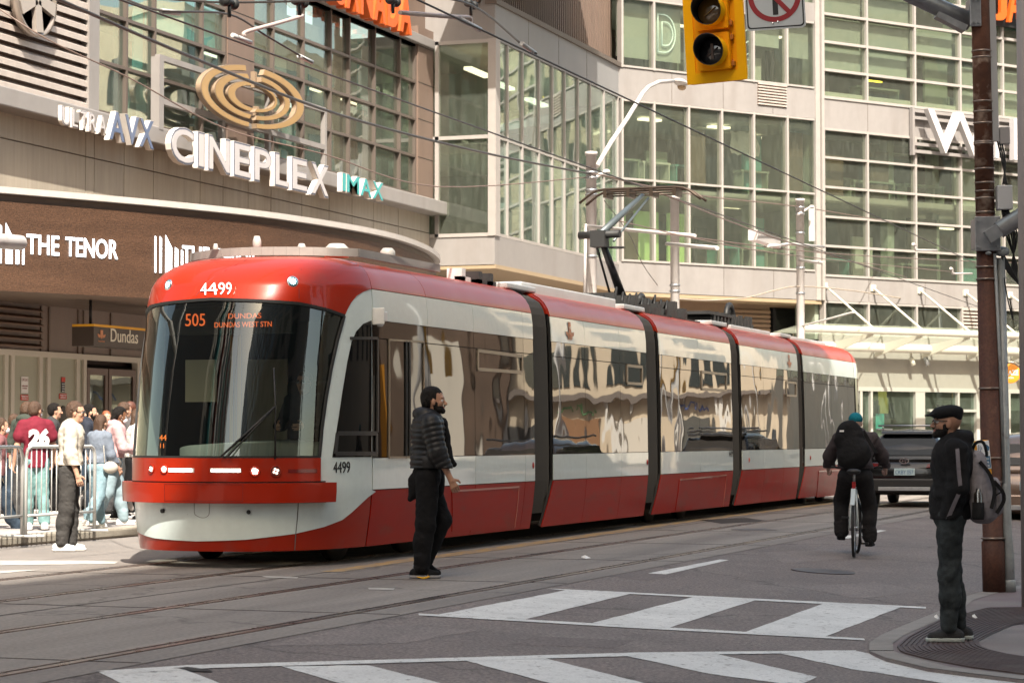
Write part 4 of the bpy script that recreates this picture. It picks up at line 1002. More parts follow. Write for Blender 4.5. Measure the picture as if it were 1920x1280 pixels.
# entrance doors
mb = MB(); mb.box((XD0,Yg+3,.1),(XB+12,Yg+3.1,3.1)); mb.box((XD0,Yg+.3,2.95),(XB+12,Yg+3,3.1)); mb.build('lobby_wall', mat('lobby_brown', (.05,.03,.022), .7, var=.4, vscale=1), cin)
DRF = mat('door_bronze', (.10,.055,.04), .4)
for a, b in ((XD0+.1,U(200,760)),(U(202,760),U(252,760))):
    mb = MB(); mb.box((a,Yg-.03,.15),(a+.12,Yg+.05,2.85)); mb.box((b-.12,Yg-.03,.15),(b,Yg+.05,2.85)); mb.box((a+.12,Yg-.03,2.7),(b-.12,Yg+.05,2.85)); mb.box((a+.12,Yg-.03,.15),(b-.12,Yg+.05,.4)); d = mb.build('entrance_door', DRF, cin)
    mb = MB(); mb.box((a+.12,Yg,.4),(b-.12,Yg+.015,2.7)); mb.build('pane', GL3, d)
    mb = MB(); mb.box((b-.25,Yg-.1,1.0),(b-.21,Yg-.05,1.6)); mb.build('handle', STEEL, d)
mb = MB(); mb.box((U(254,760),Yg-.05,.12),(U(264,760),Yg+.1,3.02)); mb.box((U(278,760),Yg-.05,.12),(U(300,760),Yg+.1,3.02)); mb.box((U(264,760),Yg-.04,2.6),(U(278,760),Yg+.05,3.02)); mb.build('side_frame', CRF, cin)
mb = MB(); mb.box((U(264,760),Yg,.12),(U(278,760),Yg+.02,2.6)); mb.box((U(300,760),Yg,.5),(XB,Yg+.02,3.02)); mb.build('side_pane', GL3, cin)
mb = MB(); mb.box((U(163,720)+.05,Yg+1.9,.9),(U(170,720),Yg+2,2.3)); mb.build('orange_poster', mat('orange_poster', (.6,.16,.03), .6, emis=(.8,.2,.03), estr=.3), cin)
# ------- glass corner bay
bay = root('glass_bay', (XB, YW, 0), 'two-storey green glass corner bay jutting out between the cinema and the long glass facade', 'building')
XA = XB; YBF = 23.9; X2 = 78.7
zb = [7.45, 10.35, 13.2]
def yz(a, b, c, d, e, f): return
mb = MB(); mb.box((XA,YBF,6.5),(X2+.3,YBF+.12,7.36)); mb.box((XA,YBF+.12,6.5),(XA+.12,YW+.5,7.36)); mb.box((XA,YBF,13.28),(XA+.12,YW+.8,14.6)); mb.build('spandrel', PINK, bay)
mb = MB(); mb.box((XA+.12,YBF,13.28),(X2+.3,YBF+.12,14.35)); mb.build('shaded_top_panel', mat('shaded_grey_panel', (.25,.25,.25), .5, var=.12, vscale=.9, stretch=(1,1,.5)), bay)  # greyer than the pink panels: the shade on this face is in the colour
mb = MB()
for x in (69,72,75): mb.box((x,YBF-.006,13.28),(x+.02,YBF-.001,14.35))
mb.box((XA-.05,YBF-.08,14.35),(X2+.4,YBF+.3,14.5)); mb.build('panel_joint', MUL, bay)
mb = MB(); mb.box((XA+.02,YBF-.02,6.38),(X2+.6,YW+6,6.5)); mb.build('soffit', mat('beige_soffit', (.33,.25,.16), .7, var=.06), bay)
for z0, z1 in zip(zb[:-1], zb[1:]):
    mb = MB(); mb.box((XA+.04,YBF+.1,z0),(XA+.055,YW,z1)); g = mb.build('side_glass', GL1, bay)
FW = .11
mb = MB()
for z in (7.4, 10.35, 13.24): mb.box((XA-.03,YBF+.05,z-.055),(XA+.14,YW+.02,z+.055))
mb.box((XA-.05,YBF-.05,7.36),(XA+.35,YBF+.2,13.3)); mb.box((XA-.03,YW-.3,7.36),(XA+.14,YW-.18,13.3)); mb.build('corner_mullion', MULL, bay)
bx = [on_Y(p, 300, YBF).x for p in (928,953,981,1012,1037,1060,1085,1108,1134,1160)]
for i, (a, b) in enumerate(zip(bx[:-1], bx[1:])):
    mb = MB(); mb.box((a,YBF+.06,7.4),(b,YBF+.075,13.25)); g = mb.build('front_glass', GL2, bay)
    mb = MB(); mb.box((b-.04,YBF+.0,7.37),(b+.04,YBF+.1,13.27)); mb.box((a+.041,YBF+.01,10.32),(b-.041,YBF+.1,10.38)); mb.box((a+.041,YBF+.01,7.37),(b-.041,YBF+.1,7.46)); mb.build('mullion', MULL, g)
mb = MB(); mb.box((XA+.3,YBF+.3,9.9),(X2+2,YW+6,10.2)); mb.box((XA+.3,YBF+.3,7.0),(X2+2,YW+6,7.3)); mb.box((XA+.3,YBF+.3,13.3),(X2+2,YW+6,13.6)); mb.build('floor_slab', SLAB, bay)
mb = MB(); mb.box((XA+.3,YW+4.5,7.3),(X2+3,YW+4.7,13.3)); mb.box((XA+6,YBF+2.5,7.3),(XA+6.2,YW+4.5,13.3)); mb.build('interior_wall', INW, bay)
for x, y in ((XA+1.2,YBF+1.2),(XA+4,YBF+1.4),(XA+8,YBF+1.6)):
    mb = MB(); mb.box((x,y,12.6),(x+1.8,y+.25,12.7)); mb.build('strip_light', ILAMP, bay)
mb = MB(); 
x = XA-.2
while x < X2+.6: mb.box((x,YBF+.45,14.4),(x+.10,YBF+.55,22)); x += .2
mb.box((XA-.2,YBF+.55,14.3),(X2+1,YBF+.8,22)); mb.build('ribbed_cladding', BRN, bay)
mb = MB(); mb.box((on_Y(1000,0,21.6).x,21.6,16.0),(on_Y(1178,30,21.6).x,YBF+.5,16.35)); q = mb.build('balcony_floor', PINK, bay)
mb = MB(); xa, xb = on_Y(1000,0,21.6).x, on_Y(1178,30,21.6).x
mb.box((xa,21.6,16.35),(xb,21.7,17.0)); mb.box((xb-.35,21.6,17.0),(xb,21.7,21)); mb.box((xb-.1,21.7,16.35),(xb,YBF+.5,21)); mb.build('balcony_front', TRIMW, bay)
mb = MB(); mb.box((xa,21.64,17),(xb-.35,21.66,21)); mb.build('balcony_glass', GL1, bay)
# ============ long glass building on the right, at an angle to the street
UB = Vector((.816,-.578,0)).normalized(); NB = Vector((-UB.y*-1, 0, 0)); NB = Vector((UB.y, -UB.x, 0))   # outward, towards the camera
OB = Vector((X2, YBF, 0))
gb = root('glass_office_building', (X2, YBF, 0), 'long angled glass building with pale metal bands and grids of panes filling the right background', 'building')
def bp(u, n, z): p = OB+UB*u+NB*n; return (p.x, p.y, z)
def fb(mb, u0, u1, n0, n1, z0, z1, mi=0):
    return mb.hexa([bp(u0,n1,z0),bp(u1,n1,z0),bp(u1,n0,z0),bp(u0,n0,z0),bp(u0,n1,z1),bp(u1,n1,z1),bp(u1,n0,z1),bp(u0,n0,z1)], mi)
def bu(px, py, n=0):
    p = on_plane(px, py, OB+NB*n, NB); return (p-(OB+NB*n)).dot(UB), p.z
US = bu(1540,300)[0]; UE = 30
print('US', US, [bu(p, 300)[0] for p in (1165,1545,1716,1920)])
mb = MB()
# spandrel bands
fb(mb,0,US-.06,-.15,0,13.25,14.35); fb(mb,0,US-.06,-.15,0,6.45,7.5); fb(mb,US+.06,UE,-.15,0,12.95,14.05); fb(mb,US+.06,UE,-.15,0,6.45,7.35); fb(mb,0,US-.06,-.15,0,16.9,17.6)
mb.build('spandrel', PINK, gb)
mb = MB()
for u in (2.4,4.8,7.2): fb(mb,u,u+.02,.001,.004,6.46,7.49); fb(mb,u,u+.02,.001,.004,13.26,14.34)
for u in range(12, 30, 3): fb(mb,u,u+.02,.001,.004,12.96,14.04); fb(mb,u,u+.02,.001,.004,6.46,7.34)
mb.build('panel_joint', MUL, gb)
mb = MB(); fb(mb,US-.06,US+.06,-.15,.12,6.45,24); fb(mb,US-.3,US-.08,-.12,.03,6.45,24); mb.build('divider_fin', MULL, gb)
mu = [bu(p, 300)[0] for p in (1166,1226,1291,1353,1413,1476,1528)]
def bwin(u0, u1, z0, z1, zs, gm, fw=.09, fh=.07, name='window'):
    m = MB(); fb(m,u0,u1,-.08,-.065,z0,z1); wn = m.build(name, gm, gb)
    m = MB(); fb(m,u0-fw/2,u0+fw/2,-.2,.05,z0,z1)
    for z in zs: fb(m,u0+fw/2,u1-fw/2,-.14,.045,z-fh/2,z+fh/2)
    m.build('frame', MULL, wn)
for a, b in zip(mu[:-1], mu[1:]):
    bwin(a, b, 7.5, 13.25, (7.54,10.42,13.2), GL1); bwin(a, b, 14.35, 16.9, (14.4,16.85), GL1); 
mr = [US+.1]+[bu(p, 300)[0] for p in (1626,1716,1801,1881)]; d = mr[-1]-mr[-2]; mr += [mr[-1]+d, mr[-1]+2*d, mr[-1]+3*d]
for a, b in zip(mr[:-1], mr[1:]):
    bwin(a, b, 7.35, 12.95, [7.39,8.5,9.6,10.72,11.83,12.9], GL1, fh=.085)
    bwin(a, b, 14.05, 22, [14.1,15.14,16.2,17.26,18.3,19.4,20.5], GL1, fh=.1)
    bwin(a, b, 5.35, 6.45, [5.4,6.4], GL1)
# louvre squares in the bands
def lv(px0, py0, px1, py1, n=8):
    u0, z1 = bu(px0, py0); u1, z0 = bu(px1, py1); m = MB(); fb(m,u0,u1,.002,.01,z0,z1); o = m.build('louver_opening', BRND, gb)
    m = MB()
    for k in range(n): zz = z0+(z1-z0)*(k+.3)/n; fb(m,u0,u1,.012,.06,zz,zz+(z1-z0)/n*.5)
    m.build('slat', LOUV, o)
lv(1420,154,1474,203); lv(1803,577,1836,617,6)
# recessed lower wall (mid part), beige and brown
mb = MB(); fb(mb,-.5,US,-1.6,-1.4,0,6.45); mb.build('recessed_wall', mat('recess_brown', (.24,.165,.11), .6, var=.1), gb)
mb = MB(); fb(mb,-.5,US,-1.4,-.02,6.3,6.44); mb.build('soffit', mat('beige_soffit'), gb)
u0, _ = bu(1370,590,-1.4); u1, _ = bu(1442,590,-1.4); mb = MB()
for k in range(9): z = 4.6+k*.17; fb(mb,u0,u1,-1.4,-1.32,z,z+.1)
mb.build('wall_louver', mat('louver_brown', (.3,.2,.13), .5), gb)
u0, _ = bu(1443,590,-1.4); mb = MB(); fb(mb,u0,US-.1,-1.42,-1.38,3,6.2); mb.build('dark_glass', TGL2, gb)
# band below the ribbon windows, ground floor
mb = MB(); fb(mb,US,UE,-.2,-.0,3.22,5.33); mb.build('ground_floor_band', mat('beige_band', (.31,.295,.26), .6, var=.05), gb)
gu = [US]+[bu(p, 800)[0] for p in (1612,1632,1716,1739,1795,1830,1890,1960)]+[UE]
mb = MB(); fb(mb,US,UE,-.25,.05,3.08,3.24)
for u, w_ in ((gu[1],.12),(gu[2],.1),(gu[3],.5),(gu[5],.1),(gu[6],.4),(gu[7],.12)): fb(mb,u,u+w_,-.25,.04,.12,3.08)
fb(mb,gu[4]+.1,gu[6],-.15,.02,2.32,2.42); fb(mb,US,UE,-.2,.02,.12,.45)
mb.build('shopfront_frame', mat('shop_frame', (.42,.41,.38), .5), gb)
mb = MB(); fb(mb,US,UE,-.12,-.105,.4,3.1); mb.build('shopfront_glass', GL3, gb)
mb = MB(); fb(mb,US,UE,-6,-5.8,.1,3.2); fb(mb,US-.1,US,-6,-.3,.1,3.2); mb.build('shop_back_wall', INW, gb)
mb = MB()
fb(mb,gu[2]+1.2,gu[2]+1.8,-1.8,-1.2,.1,3.0); fb(mb,gu[5]+.7,gu[5]+1.1,-1.8,-1.4,.1,2.8); fb(mb,gu[7]+.3,gu[7]+1.6,-.5,-.48,2.4,2.9)
mb.build('shop_column', mat('pale_shop_column', (.6,.66,.56), .6), gb)
random.seed(11)
for i, (pxx, pyy, c) in enumerate(((1655,745,(.5,.42,.1)),(1640,765,(.03,.03,.03)),(1650,790,(.1,.4,.3)),(1670,770,(.03,.03,.03)),(1658,760,(.45,.4,.12)),(1785,735,(.8,.4,.02)),(1755,770,(.05,.03,.03)),(1776,770,(.05,.04,.03)))):
    u, z = bu(pxx, pyy, -.6); mb = MB(); fb(mb,u-.22,u+.22,-.62,-.6,z-.3,z+.3) if i < 5 else fb(mb,u-.2,u+.2,-.4,-.38,z-.25,z+.25); mb.build('shop_display', mat('display_%d' % i, c, .6, emis=c, estr=.25), gb)
# interior of upper floors
for z in (7.0,9.95,12.9,16.9,20.5):
    mb = MB(); fb(mb,.3,US-.2,-8,-.4,z,z+.3); mb.build('floor_slab', SLAB, gb)
for z in (7.0,10.2,13.5,16.9,20.5):
    mb = MB(); fb(mb,US+.2,UE,-8,-.5,z,z+.3); mb.build('floor_slab', SLAB, gb)
mb = MB(); fb(mb,.3,UE,-6,-5.8,5,22); mb.build('interior_back_wall', INB, gb)
mb = MB(); fb(mb,US-.1,US+.1,-6,-.3,5,22); mb.build('interior_cross_wall', INW, gb)
u0 = bu(1180,400)[0]; u1 = bu(1290,400)[0]
for a, b in ((bu(1183,400)[0],bu(1222,400)[0]),(bu(1240,400)[0],bu(1284,400)[0]),(bu(1302,400)[0],bu(1345,400)[0])):
    mb = MB(); fb(mb,a,b,-1.6,-1.5,7.4,9.5); mb.build('lime_partition', LIME, gb)
for px, py, w_ in ((1195,226,.9),(1325,240,.9)):
    u, z = bu(px, py, -1.5); mb = MB(); fb(mb,u,u+w_,-1.5,-1.2,z,z+.08); mb.build('strip_light', ILAMP, gb)
u, z = bu(1620,152,-1.5); mb = MB(); fb(mb,u,u+.9,-1.5,-1.42,z,z+.05); mb.build('strip_light', mat('yellow_lamp', (1,.8,.1), .5, emis=(1,.75,.05), estr=2), gb)
for px in (1400,1475,1660,1745,1835):
    u, z = bu(px, 300, -1.2); mb = MB(); fb(mb,u,u+.35,-1.5,-1.1,7.2,12.9); mb.build('interior_column', mat('sage_column', (.35,.42,.34), .7), gb)
for u0_, u1_, z0_, z1_ in ((mr[0],mr[2],15.2,17.2),(mr[2],mr[3],16.2,17.3),(mr[3],mr[5],14.3,16.0),(mr[0],mr[1],14.1,14.35),(mu[4],mu[5],15.8,16.9),(mu[0],mu[2],14.8,16.9)):
    mb = MB(); fb(mb,u0_+.05,u1_-.05,-.4,-.38,z0_,z1_); mb.build('blind', mat('sage_blind'), gb)
# rooms behind the panes: blinds, partitions, columns, desks and lamps of different tones
random.seed(31)
tones = [mat('room_brown', (.12,.09,.06), .8), mat('room_grey', (.30,.31,.28), .8), mat('room_pale', (.52,.56,.48), .8), mat('room_green', (.22,.27,.20), .8), mat('room_teal', (.12,.32,.28), .7), mat('room_dark', (.03,.028,.022), .8)]
def rooms(cols, levels, dens):
    for (a, b) in zip(cols[:-1], cols[1:]):
        for (z0, z1) in levels:
            k = random.random()
            if k < dens:
                n_ = -random.uniform(.45,1.6); w0 = a+random.uniform(0,.5)*(b-a); w1 = w0+random.uniform(.25,.8)*(b-a); h = random.uniform(.3,1)*(z1-z0)
                mb = MB(); fb(mb,w0,w1,n_-.12,n_,z0,z0+h); mb.build('room_partition', random.choice(tones), gb)
            if random.random() < .5:
                n_ = -random.uniform(1.0,3.0); mb = MB(); fb(mb,a+.2,b-.3,n_-.2,n_,z1-.35,z1-.28); mb.build('strip_light', ILAMP if random.random() < .5 else tones[2], gb)
            if random.random() < .5:
                mb = MB(); n_ = -random.uniform(.5,.9); fb(mb,a+.1,b-.2,n_-.5,n_,z0+.65,z0+.72); fb(mb,a+.15,a+.2,n_-.5,n_,z0,z0+.65); fb(mb,b-.3,b-.25,n_-.5,n_,z0,z0+.65); mb.build('desk', random.choice(tones[2:5]), gb)
rooms(mu, ((7.6,10.3),(10.5,13.1),(14.4,16.8)), .75); rooms(mr, ((7.4,10.1),(10.5,12.9),(14.1,16.8),(17.2,20)), .8)
for a, b, z0, z1 in ((mr[0],mr[1],16.25,17.2),(mr[1],mr[2],16.25,17.2),(mr[0],mr[1],17.3,19),(mr[1],mr[2],17.3,19),(mr[3],mr[4],16.2,17.2),(mr[3],mr[4],15.2,15.9),(mu[5],mu[6],15.5,16.8)):
    mb = MB(); fb(mb,a+.08,b-.08,-.28,-.26,z0,z1); mb.build('blind', mat('grey_green_blind', (.36,.40,.36), .7), gb)
mb = MB(); fb(mb,US+.1,UE,-.5,-.2,14.06,14.36); mb.build('inner_sill', tones[2], gb)
# draped sheet inside
u, z = bu(1372,250,-1.0); mb = MB(); vs = []
for i in range(9):
    for j in range(7): vs.append(bp(u+i*.17-.02*j, -1.0-.25*math.sin(i*1.1+j)*.3, z-.75+j*.14+.05*math.sin(i*2.3)))
mb.add(vs, [(i*7+j,(i+1)*7+j,(i+1)*7+j+1,i*7+j+1) for i in range(8) for j in range(6)], 0, True); mb.build('white_drape', mat('bubble_sheet', (.75,.8,.76), .4, bump=.8, bscale=12), gb)
# roof mass so that the block is closed
mb = MB(); fb(mb,0,UE,-14,-.2,22,22.4); fb(mb,0,UE,-14.2,-14,0,22.4); fb(mb,UE,UE+.2,-14,0,0,22.4); mb.build('roof', BRN, gb)
# ============ glazed street canopy on the glass building
gc = root('glass_canopy', bp(US,0,5), 'white tubular steel and glass canopy hung by slanting rods above the shop windows', 'canopy')
WT = mat('canopy_white_tube', (.62,.60,.52), .4)
def bpz(u, n, z): return Vector(bp(u, n, z))
OUTN = 2.6
uz = [bu(p, q, 2.6) for p, q in ((1508,607),(1900,637))]
uA, uBq = bu(1500,607,OUTN)[0], UE-1
zo = bu(1700,622,OUTN)[1]; zi = bu(1750,655,.5)[1]
mb = MB(); mb.tube([bpz(uA,OUTN,zo), bpz(uBq,OUTN,zo)], .13, 12); mb.build('outer_tube', WT, gc)
mb = MB(); mb.tube([bpz(uA,.5,zi), bpz(uBq,.5,zi)], .17, 12); mb.build('inner_tube', WT, gc)
sp = [(1545,533),(1635,538),(1722,545),(1808,551),(1893,556)]
us_ = [bu(p, q)[0] for p, q in sp]; du = (us_[-1]-us_[0])/4; z_s = bu(1635,540)[1]
us_ = [us_[0]+du*i for i in range(7)]
for u in us_:
    mb = MB(); fb(mb,u-.12,u+.12,0,.06,z_s-.12,z_s+.12); br = mb.build('rod_bracket', WT, gc)
    mb = MB(); mb.tube([bpz(u,.05,z_s), bpz(u+.0,OUTN,zo+.1)], .045, 8); mb.build('hanger_rod', WT, gc)
    mb = MB(); q0 = bpz(u-.05,OUTN+.5,zo-.05); 
    mb.hexa([bpz(u-.03,.1,zi-.35),bpz(u+.03,.1,zi-.35),bpz(u+.03,OUTN,zo-.18),bpz(u-.03,OUTN,zo-.18),bpz(u-.03,.1,zi+.1),bpz(u+.03,.1,zi+.1),bpz(u+.03,OUTN,zo-.05),bpz(u-.03,OUTN,zo-.05)]); mb.build('fin', WT, gc)
mb = MB(); mb.quad(bpz(uA,.1,zi+.25),bpz(uBq,.1,zi+.25),bpz(uBq,OUTN+.3,zo+.18),bpz(uA,OUTN+.3,zo+.18)); mb.build('glass_sheet', glass('canopy_glass', (.85,.9,.85), .6, .0, 1, .03, haze=.08), gc)
for i, (px, py) in enumerate(((1708,676),(1735,676))):
    u, z = bu(px, py, .25); mb = MB(); mb.tube([bpz(u,.25,zi-.15),bpz(u,.25,z+.1)],.05,8); mb.tube([bpz(u,.25,z+.12),bpz(u+.05,.35,z-.18)],.09,10); tag(mb.build('spotlight', WT if i == 0 else STEEL), ['white spotlight under the glass canopy, the left one of the pair', 'grey spotlight under the glass canopy, the right one of the pair'][i], 'spotlight')
# ============ south side of the street (mirrored in the tram and the windows; throws the shade)
DKB = mat('south_dark_stone', (.20,.17,.15), .8, var=.1); CRW = mat('south_cream_render', (.66,.56,.42), .8, var=.1, vscale=.4)
def block(name, lab, X0, X1, Y0, Y1, H, m, wm, nx, nz, wz0=1.0, ww=.62, wh=.6, lower=None, face='+y', litter=None):
    r = root(name, ((X0+X1)/2, max(Y0,Y1) if face == '+y' else Y0, 0), lab, 'building')
    mb = MB(); mb.box((X0,Y0,-.4),(X1,Y1,H)); mb.box((X0-.2,Y0-.2,H),(X1+.2,Y1+.2,H+.6)); mb.build('wall', m, r)
    yf = Y1 if face == '+y' else Y0; sg = 1 if face == '+y' else -1
    dx = (X1-X0)/nx; dz = (H-wz0)/nz
    for j in range(nz):
        mb = MB()
        for i in range(nx):
            a = X0+dx*(i+(1-ww)/2); mb.box((a,yf+sg*.01,wz0+dz*(j+.2)),(a+dx*ww,yf+sg*.06,wz0+dz*(j+.2+wh)))
        mb.build('window_row', wm, r)
    return r
DGL = mat('south_window_glass', (.05,.06,.06), .1, ior=1.7)
block('corner_tower', 'tall dark stone tower behind the camera that throws the street into shade', -60, 17, -40, -7, 43, DKB, DGL, 18, 14)
t_ = block('cream_block', 'cream rendered low building across the street', 30, 62, -34, -16, 10, CRW, DGL, 7, 2, 4.5, .35, .5)
block('brick_block', 'long brown brick building at the back of the open square', 40, 112, -70, -46, 44, mat('south_brick', (.16,.11,.08), .85, var=.3, vscale=.3), DGL, 14, 10, 4.5)
sq = block('square_block', 'cream rendered building with painted shopfronts closing the open square', 112, 150, -46, -6.4, 24, CRW, DGL, 10, 5, 4.5)
random.seed(21)
for j in range(5):
    for i in range(9):
        y = -45+i*4.3; mb = MB(); mb.box((111.9,y,5+j*3.6),(111.97,y+random.choice((1.6,2.9)),7.4+j*3.6)); mb.build('window', DGL, sq)
for i in range(13):
    y = -44+i*2.95; c = [(.7,.3,.02),(.05,.05,.05),(.30,.16,.08),(.75,.7,.6),(.10,.10,.09),(.04,.05,.06),(.8,.45,.03)][i%7]
    mb = MB(); mb.box((111.8,y,.1),(111.95,y+random.uniform(1.2,2.5),random.uniform(2,3.4))); mb.build('shopfront', mat('shop_%d' % (i%7), c, .6), sq)
    mb = MB(); mb.box((111.5,y-.25,0),(111.7,y+.05,4.2)); mb.build('pilaster', mat('pil_white', (.8,.78,.72), .6), sq)
for i in range(6):
    y = -42+i*6; mb = MB(); mb.tube([Vector((111.7,y+k*.3,3.6+.25*math.sin(k*1.7+i))) for k in range(8)], .06, 6); mb.build('painted_scrawl', mat('scrawl_%d' % (i%3), [(.5,.06,.05),(.1,.3,.12),(.05,.1,.3)][i%3], .6), sq)
mb = MB(); mb.box((111.2,-46,4.2),(111.9,-6.4,4.5)); mb.build('string_course', DKB, sq)
mb = MB(); mb.box((110.6,-46,0),(111.2,-20.5,24)); mb.build('dark_wing', mat('south_brick'), sq)
for i in range(4): mb = MB(); mb.box((110.4,-44+i*6.2,.2),(110.55,-40.5+i*6.2,5.2+i)); mb.build('lit_shopfront', mat('shop_%d' % (3 if i % 2 else 0)), sq)
nw = block('north_west_block', 'glass and stone block across the crossing on the cinema side', -60, 4, 20, 60, 30, mat('nw_stone', (.16,.14,.125), .7), DGL, 14, 8, 5, face='-y')
random.seed(5)
for i in range(9):
    x = -44+i*5.6; mb = MB(); mb.box((x,19.4,0),(x+random.choice((.5,.9,.3)),20.0,30)); mb.build('pilaster', [mat('nw_white',(.7,.72,.7),.5),mat('nw_red',(.35,.05,.04),.5),mat('nw_teal',(.15,.45,.42),.5)][i%3], nw)
wst = block('western_block', 'row of buildings closing the street behind the camera', -120, -110, -30, 50, 28, mat('west_stone', (.35,.3,.25), .8), DGL, 3, 8, 4)
# colourful street clutter on the south pavement, mirrored in the windows
for i, (x, c) in enumerate(((46,(.75,.4,.03)),(58,(.75,.4,.03)),(70,(.8,.75,.65)),(82,(.7,.35,.03)),(95,(.75,.7,.6)),(110,(.75,.4,.03)))):
    r = root('banner_pole', (x,-3.5,ZL), 'banner pole on the south pavement, number %s from the crossing' % ['one','two','three','four','five','six'][i], 'pole', 'banner poles on the south pavement')
    mb = MB(); mb.tube([(x,-3.5,NZ),(x,-3.5,7.5)],.1,10); mb.build('pole', LGREY, r)
    mb = MB(); mb.box((x+.1,-3.52,3.6),(x+.75,-3.48,5.6)); mb.build('banner', mat('banner_%d' % (i%3), c, .7), r)
# ---------------------------------------------------------------- signs
SGW = mat('sign_white', (.50,.48,.49), .4, coat=.3, var=.04); SGS = mat('sign_side', (.66,.62,.58), .45, var=.1, vscale=4)  # letter faces greyer, sides paler: grazing and direct sun put into the colours
def sign_word(par, s, wts, pxL, pxR, pyT, pyB, Y, depth, mf, bold=.022, gap=.16, ms=SGS, inset=0):
    x0 = on_Y(pxL, pyT, Y).x; x1 = on_Y(pxR, pyT, Y).x; z1 = on_Y(pxL, pyT, Y).z; z0 = on_Y(pxL, pyB, Y).z
    tot = sum(wts)+gap*(len(s)-1); k = (x1-x0)/tot; x = x0
    for c, w_ in zip(s, wts):
        mb = MB(); M = frameM((x, Y+depth, z0), (1,0,0), (0,-1,0)); text(mb, c, M, h=z1-z0, wd=w_*k, d=depth*.985, bold=bold); o = mb.build('letter', [ms], par)
        q_ = .022; mb = MB(); M = frameM((x+q_/2, Y+.003, z0+q_/2), (1,0,0), (0,-1,0)); text(mb, c, M, h=z1-z0-q_, wd=w_*k-q_, d=.008, bold=bold*.8); mb.build('outline', mat('letter_outline', (.09,.10,.14), .4), o)
        q_ = .105 if z1-z0 > .7 else .05; mb = MB(); M = frameM((x+q_/2, Y-.004, z0+q_/2), (1,0,0), (0,-1,0)); text(mb, c, M, h=z1-z0-q_, wd=w_*k-q_, d=.008, bold=bold*.4); mb.build('face', mf, o)
        x += (w_+gap)*k
YS = YW-1.0
def rt(name, px, py, Y, lab, cat, group=None): p = on_Y(px, py, Y); return root(name, p, lab, cat, group)
s1 = rt('letter_sign', 160, 225, YS, 'small white raised letters ULTRA at the left end of the cinema ledge', 'sign', 'cinema letter signs')
sign_word(s1, 'ULTRA', [.95,.7,.8,.85,1], 116, 200, 197, 234, YS, .09, SGW, bold=.0, gap=.24)
s2 = rt('letter_sign', 245, 240, YS, 'slate blue letters AVX with white edges beside the word ULTRA', 'sign', 'cinema letter signs')
sign_word(s2, 'AVX', [1.05,1,1.05], 205, 289, 205, 262, YS, .13, mat('avx_blue', (.10,.14,.24), .35, coat=.3), gap=-.02)
s3 = rt('letter_sign', 460, 300, YS, 'large white raised letters CINEPLEX under the golden swirl emblem', 'sign', 'cinema letter signs')
sign_word(s3, 'CINEPLEX', [1,.30,1.0,.8,.85,.72,.82,1.0], 320, 617, 232, 303, YS, .14, SGW, bold=.03)
s4 = rt('letter_sign', 680, 345, YS, 'small turquoise letters IMAX at the right end of the cinema ledge', 'sign', 'cinema letter signs')
sign_word(s4, 'IMAX', [.3,1.1,1,1], 642, 719, 323, 359, YS, .15, mat('imax_teal', (.06,.36,.36), .4), gap=.06)
s5 = rt('letter_sign', 705, 30, YW-.7, 'orange raised letters CANADA cut by the top of the picture above the window grid', 'sign')
YC = YW-.7; p = on_Y(772, 64, YC); xl = on_Y(622, 4, YC).x
hh = 1.15; k = (p.x-xl)/(6+.1*5); x = xl
for c in 'CANADA':
    mb = MB(); text(mb, c, frameM((x, YC+.3, p.z-.05), (1,0,0), (0,-1,0)), h=hh, wd=k, d=.29, bold=.035); o = mb.build('letter', mat('orange_side', (.55,.10,.015), .5), s5)
    mb = MB(); text(mb, c, frameM((x, YC, p.z-.05), (1,0,0), (0,-1,0)), h=hh, wd=k, d=.01, bold=.035); mb.build('face', mat('orange_face', (.62,.10,.012), .4), o); x += k*1.1
# white box frame round the emblem
fr = root('sign_frame', on_Y(450,180,YW-.45), 'white square tube frame in front of the windows that carries the golden swirl emblem', 'frame')
mb = MB(); YF_ = YW-.45
def pF(x, y): return on_Y(x, y, YF_)
xa, xb_ = pF(295,200).x, pF(607,290).x; zt_, zb_ = pF(298,108).z, pF(300,245).z
for (a, b) in (((xa,zt_),(xb_,zt_)),((xa,zb_),(xa,zt_)),((xb_,zb_),(xb_,zt_)),((xa,zt_-1.0),(xb_,zt_-1.0)),(((xa+xb_)/2-1.4,zb_),((xa+xb_)/2-1.4,zt_)),(((xa+xb_)/2+1.2,zb_),((xa+xb_)/2+1.2,zt_))):
    w_ = .22 if a[0] == b[0] == xa else .13
    mb.bar((a[0],YF_+(.0 if a[0]==b[0] else .004),a[1]), (b[0],YF_+(.0 if a[0]==b[0] else .004),b[1]), w_, w_)
mb.build('tube', PINK, fr)
em = root('swirl_emblem', on_Y(472,181,YW-.9), 'golden concentric oval swirl emblem with white edges above the cinema name', 'emblem')
GOLD = mat('gold_face', (.36,.22,.085), .35, coat=.3, var=.08); EMS = mat('emblem_edge', (.26,.19,.13), .4)
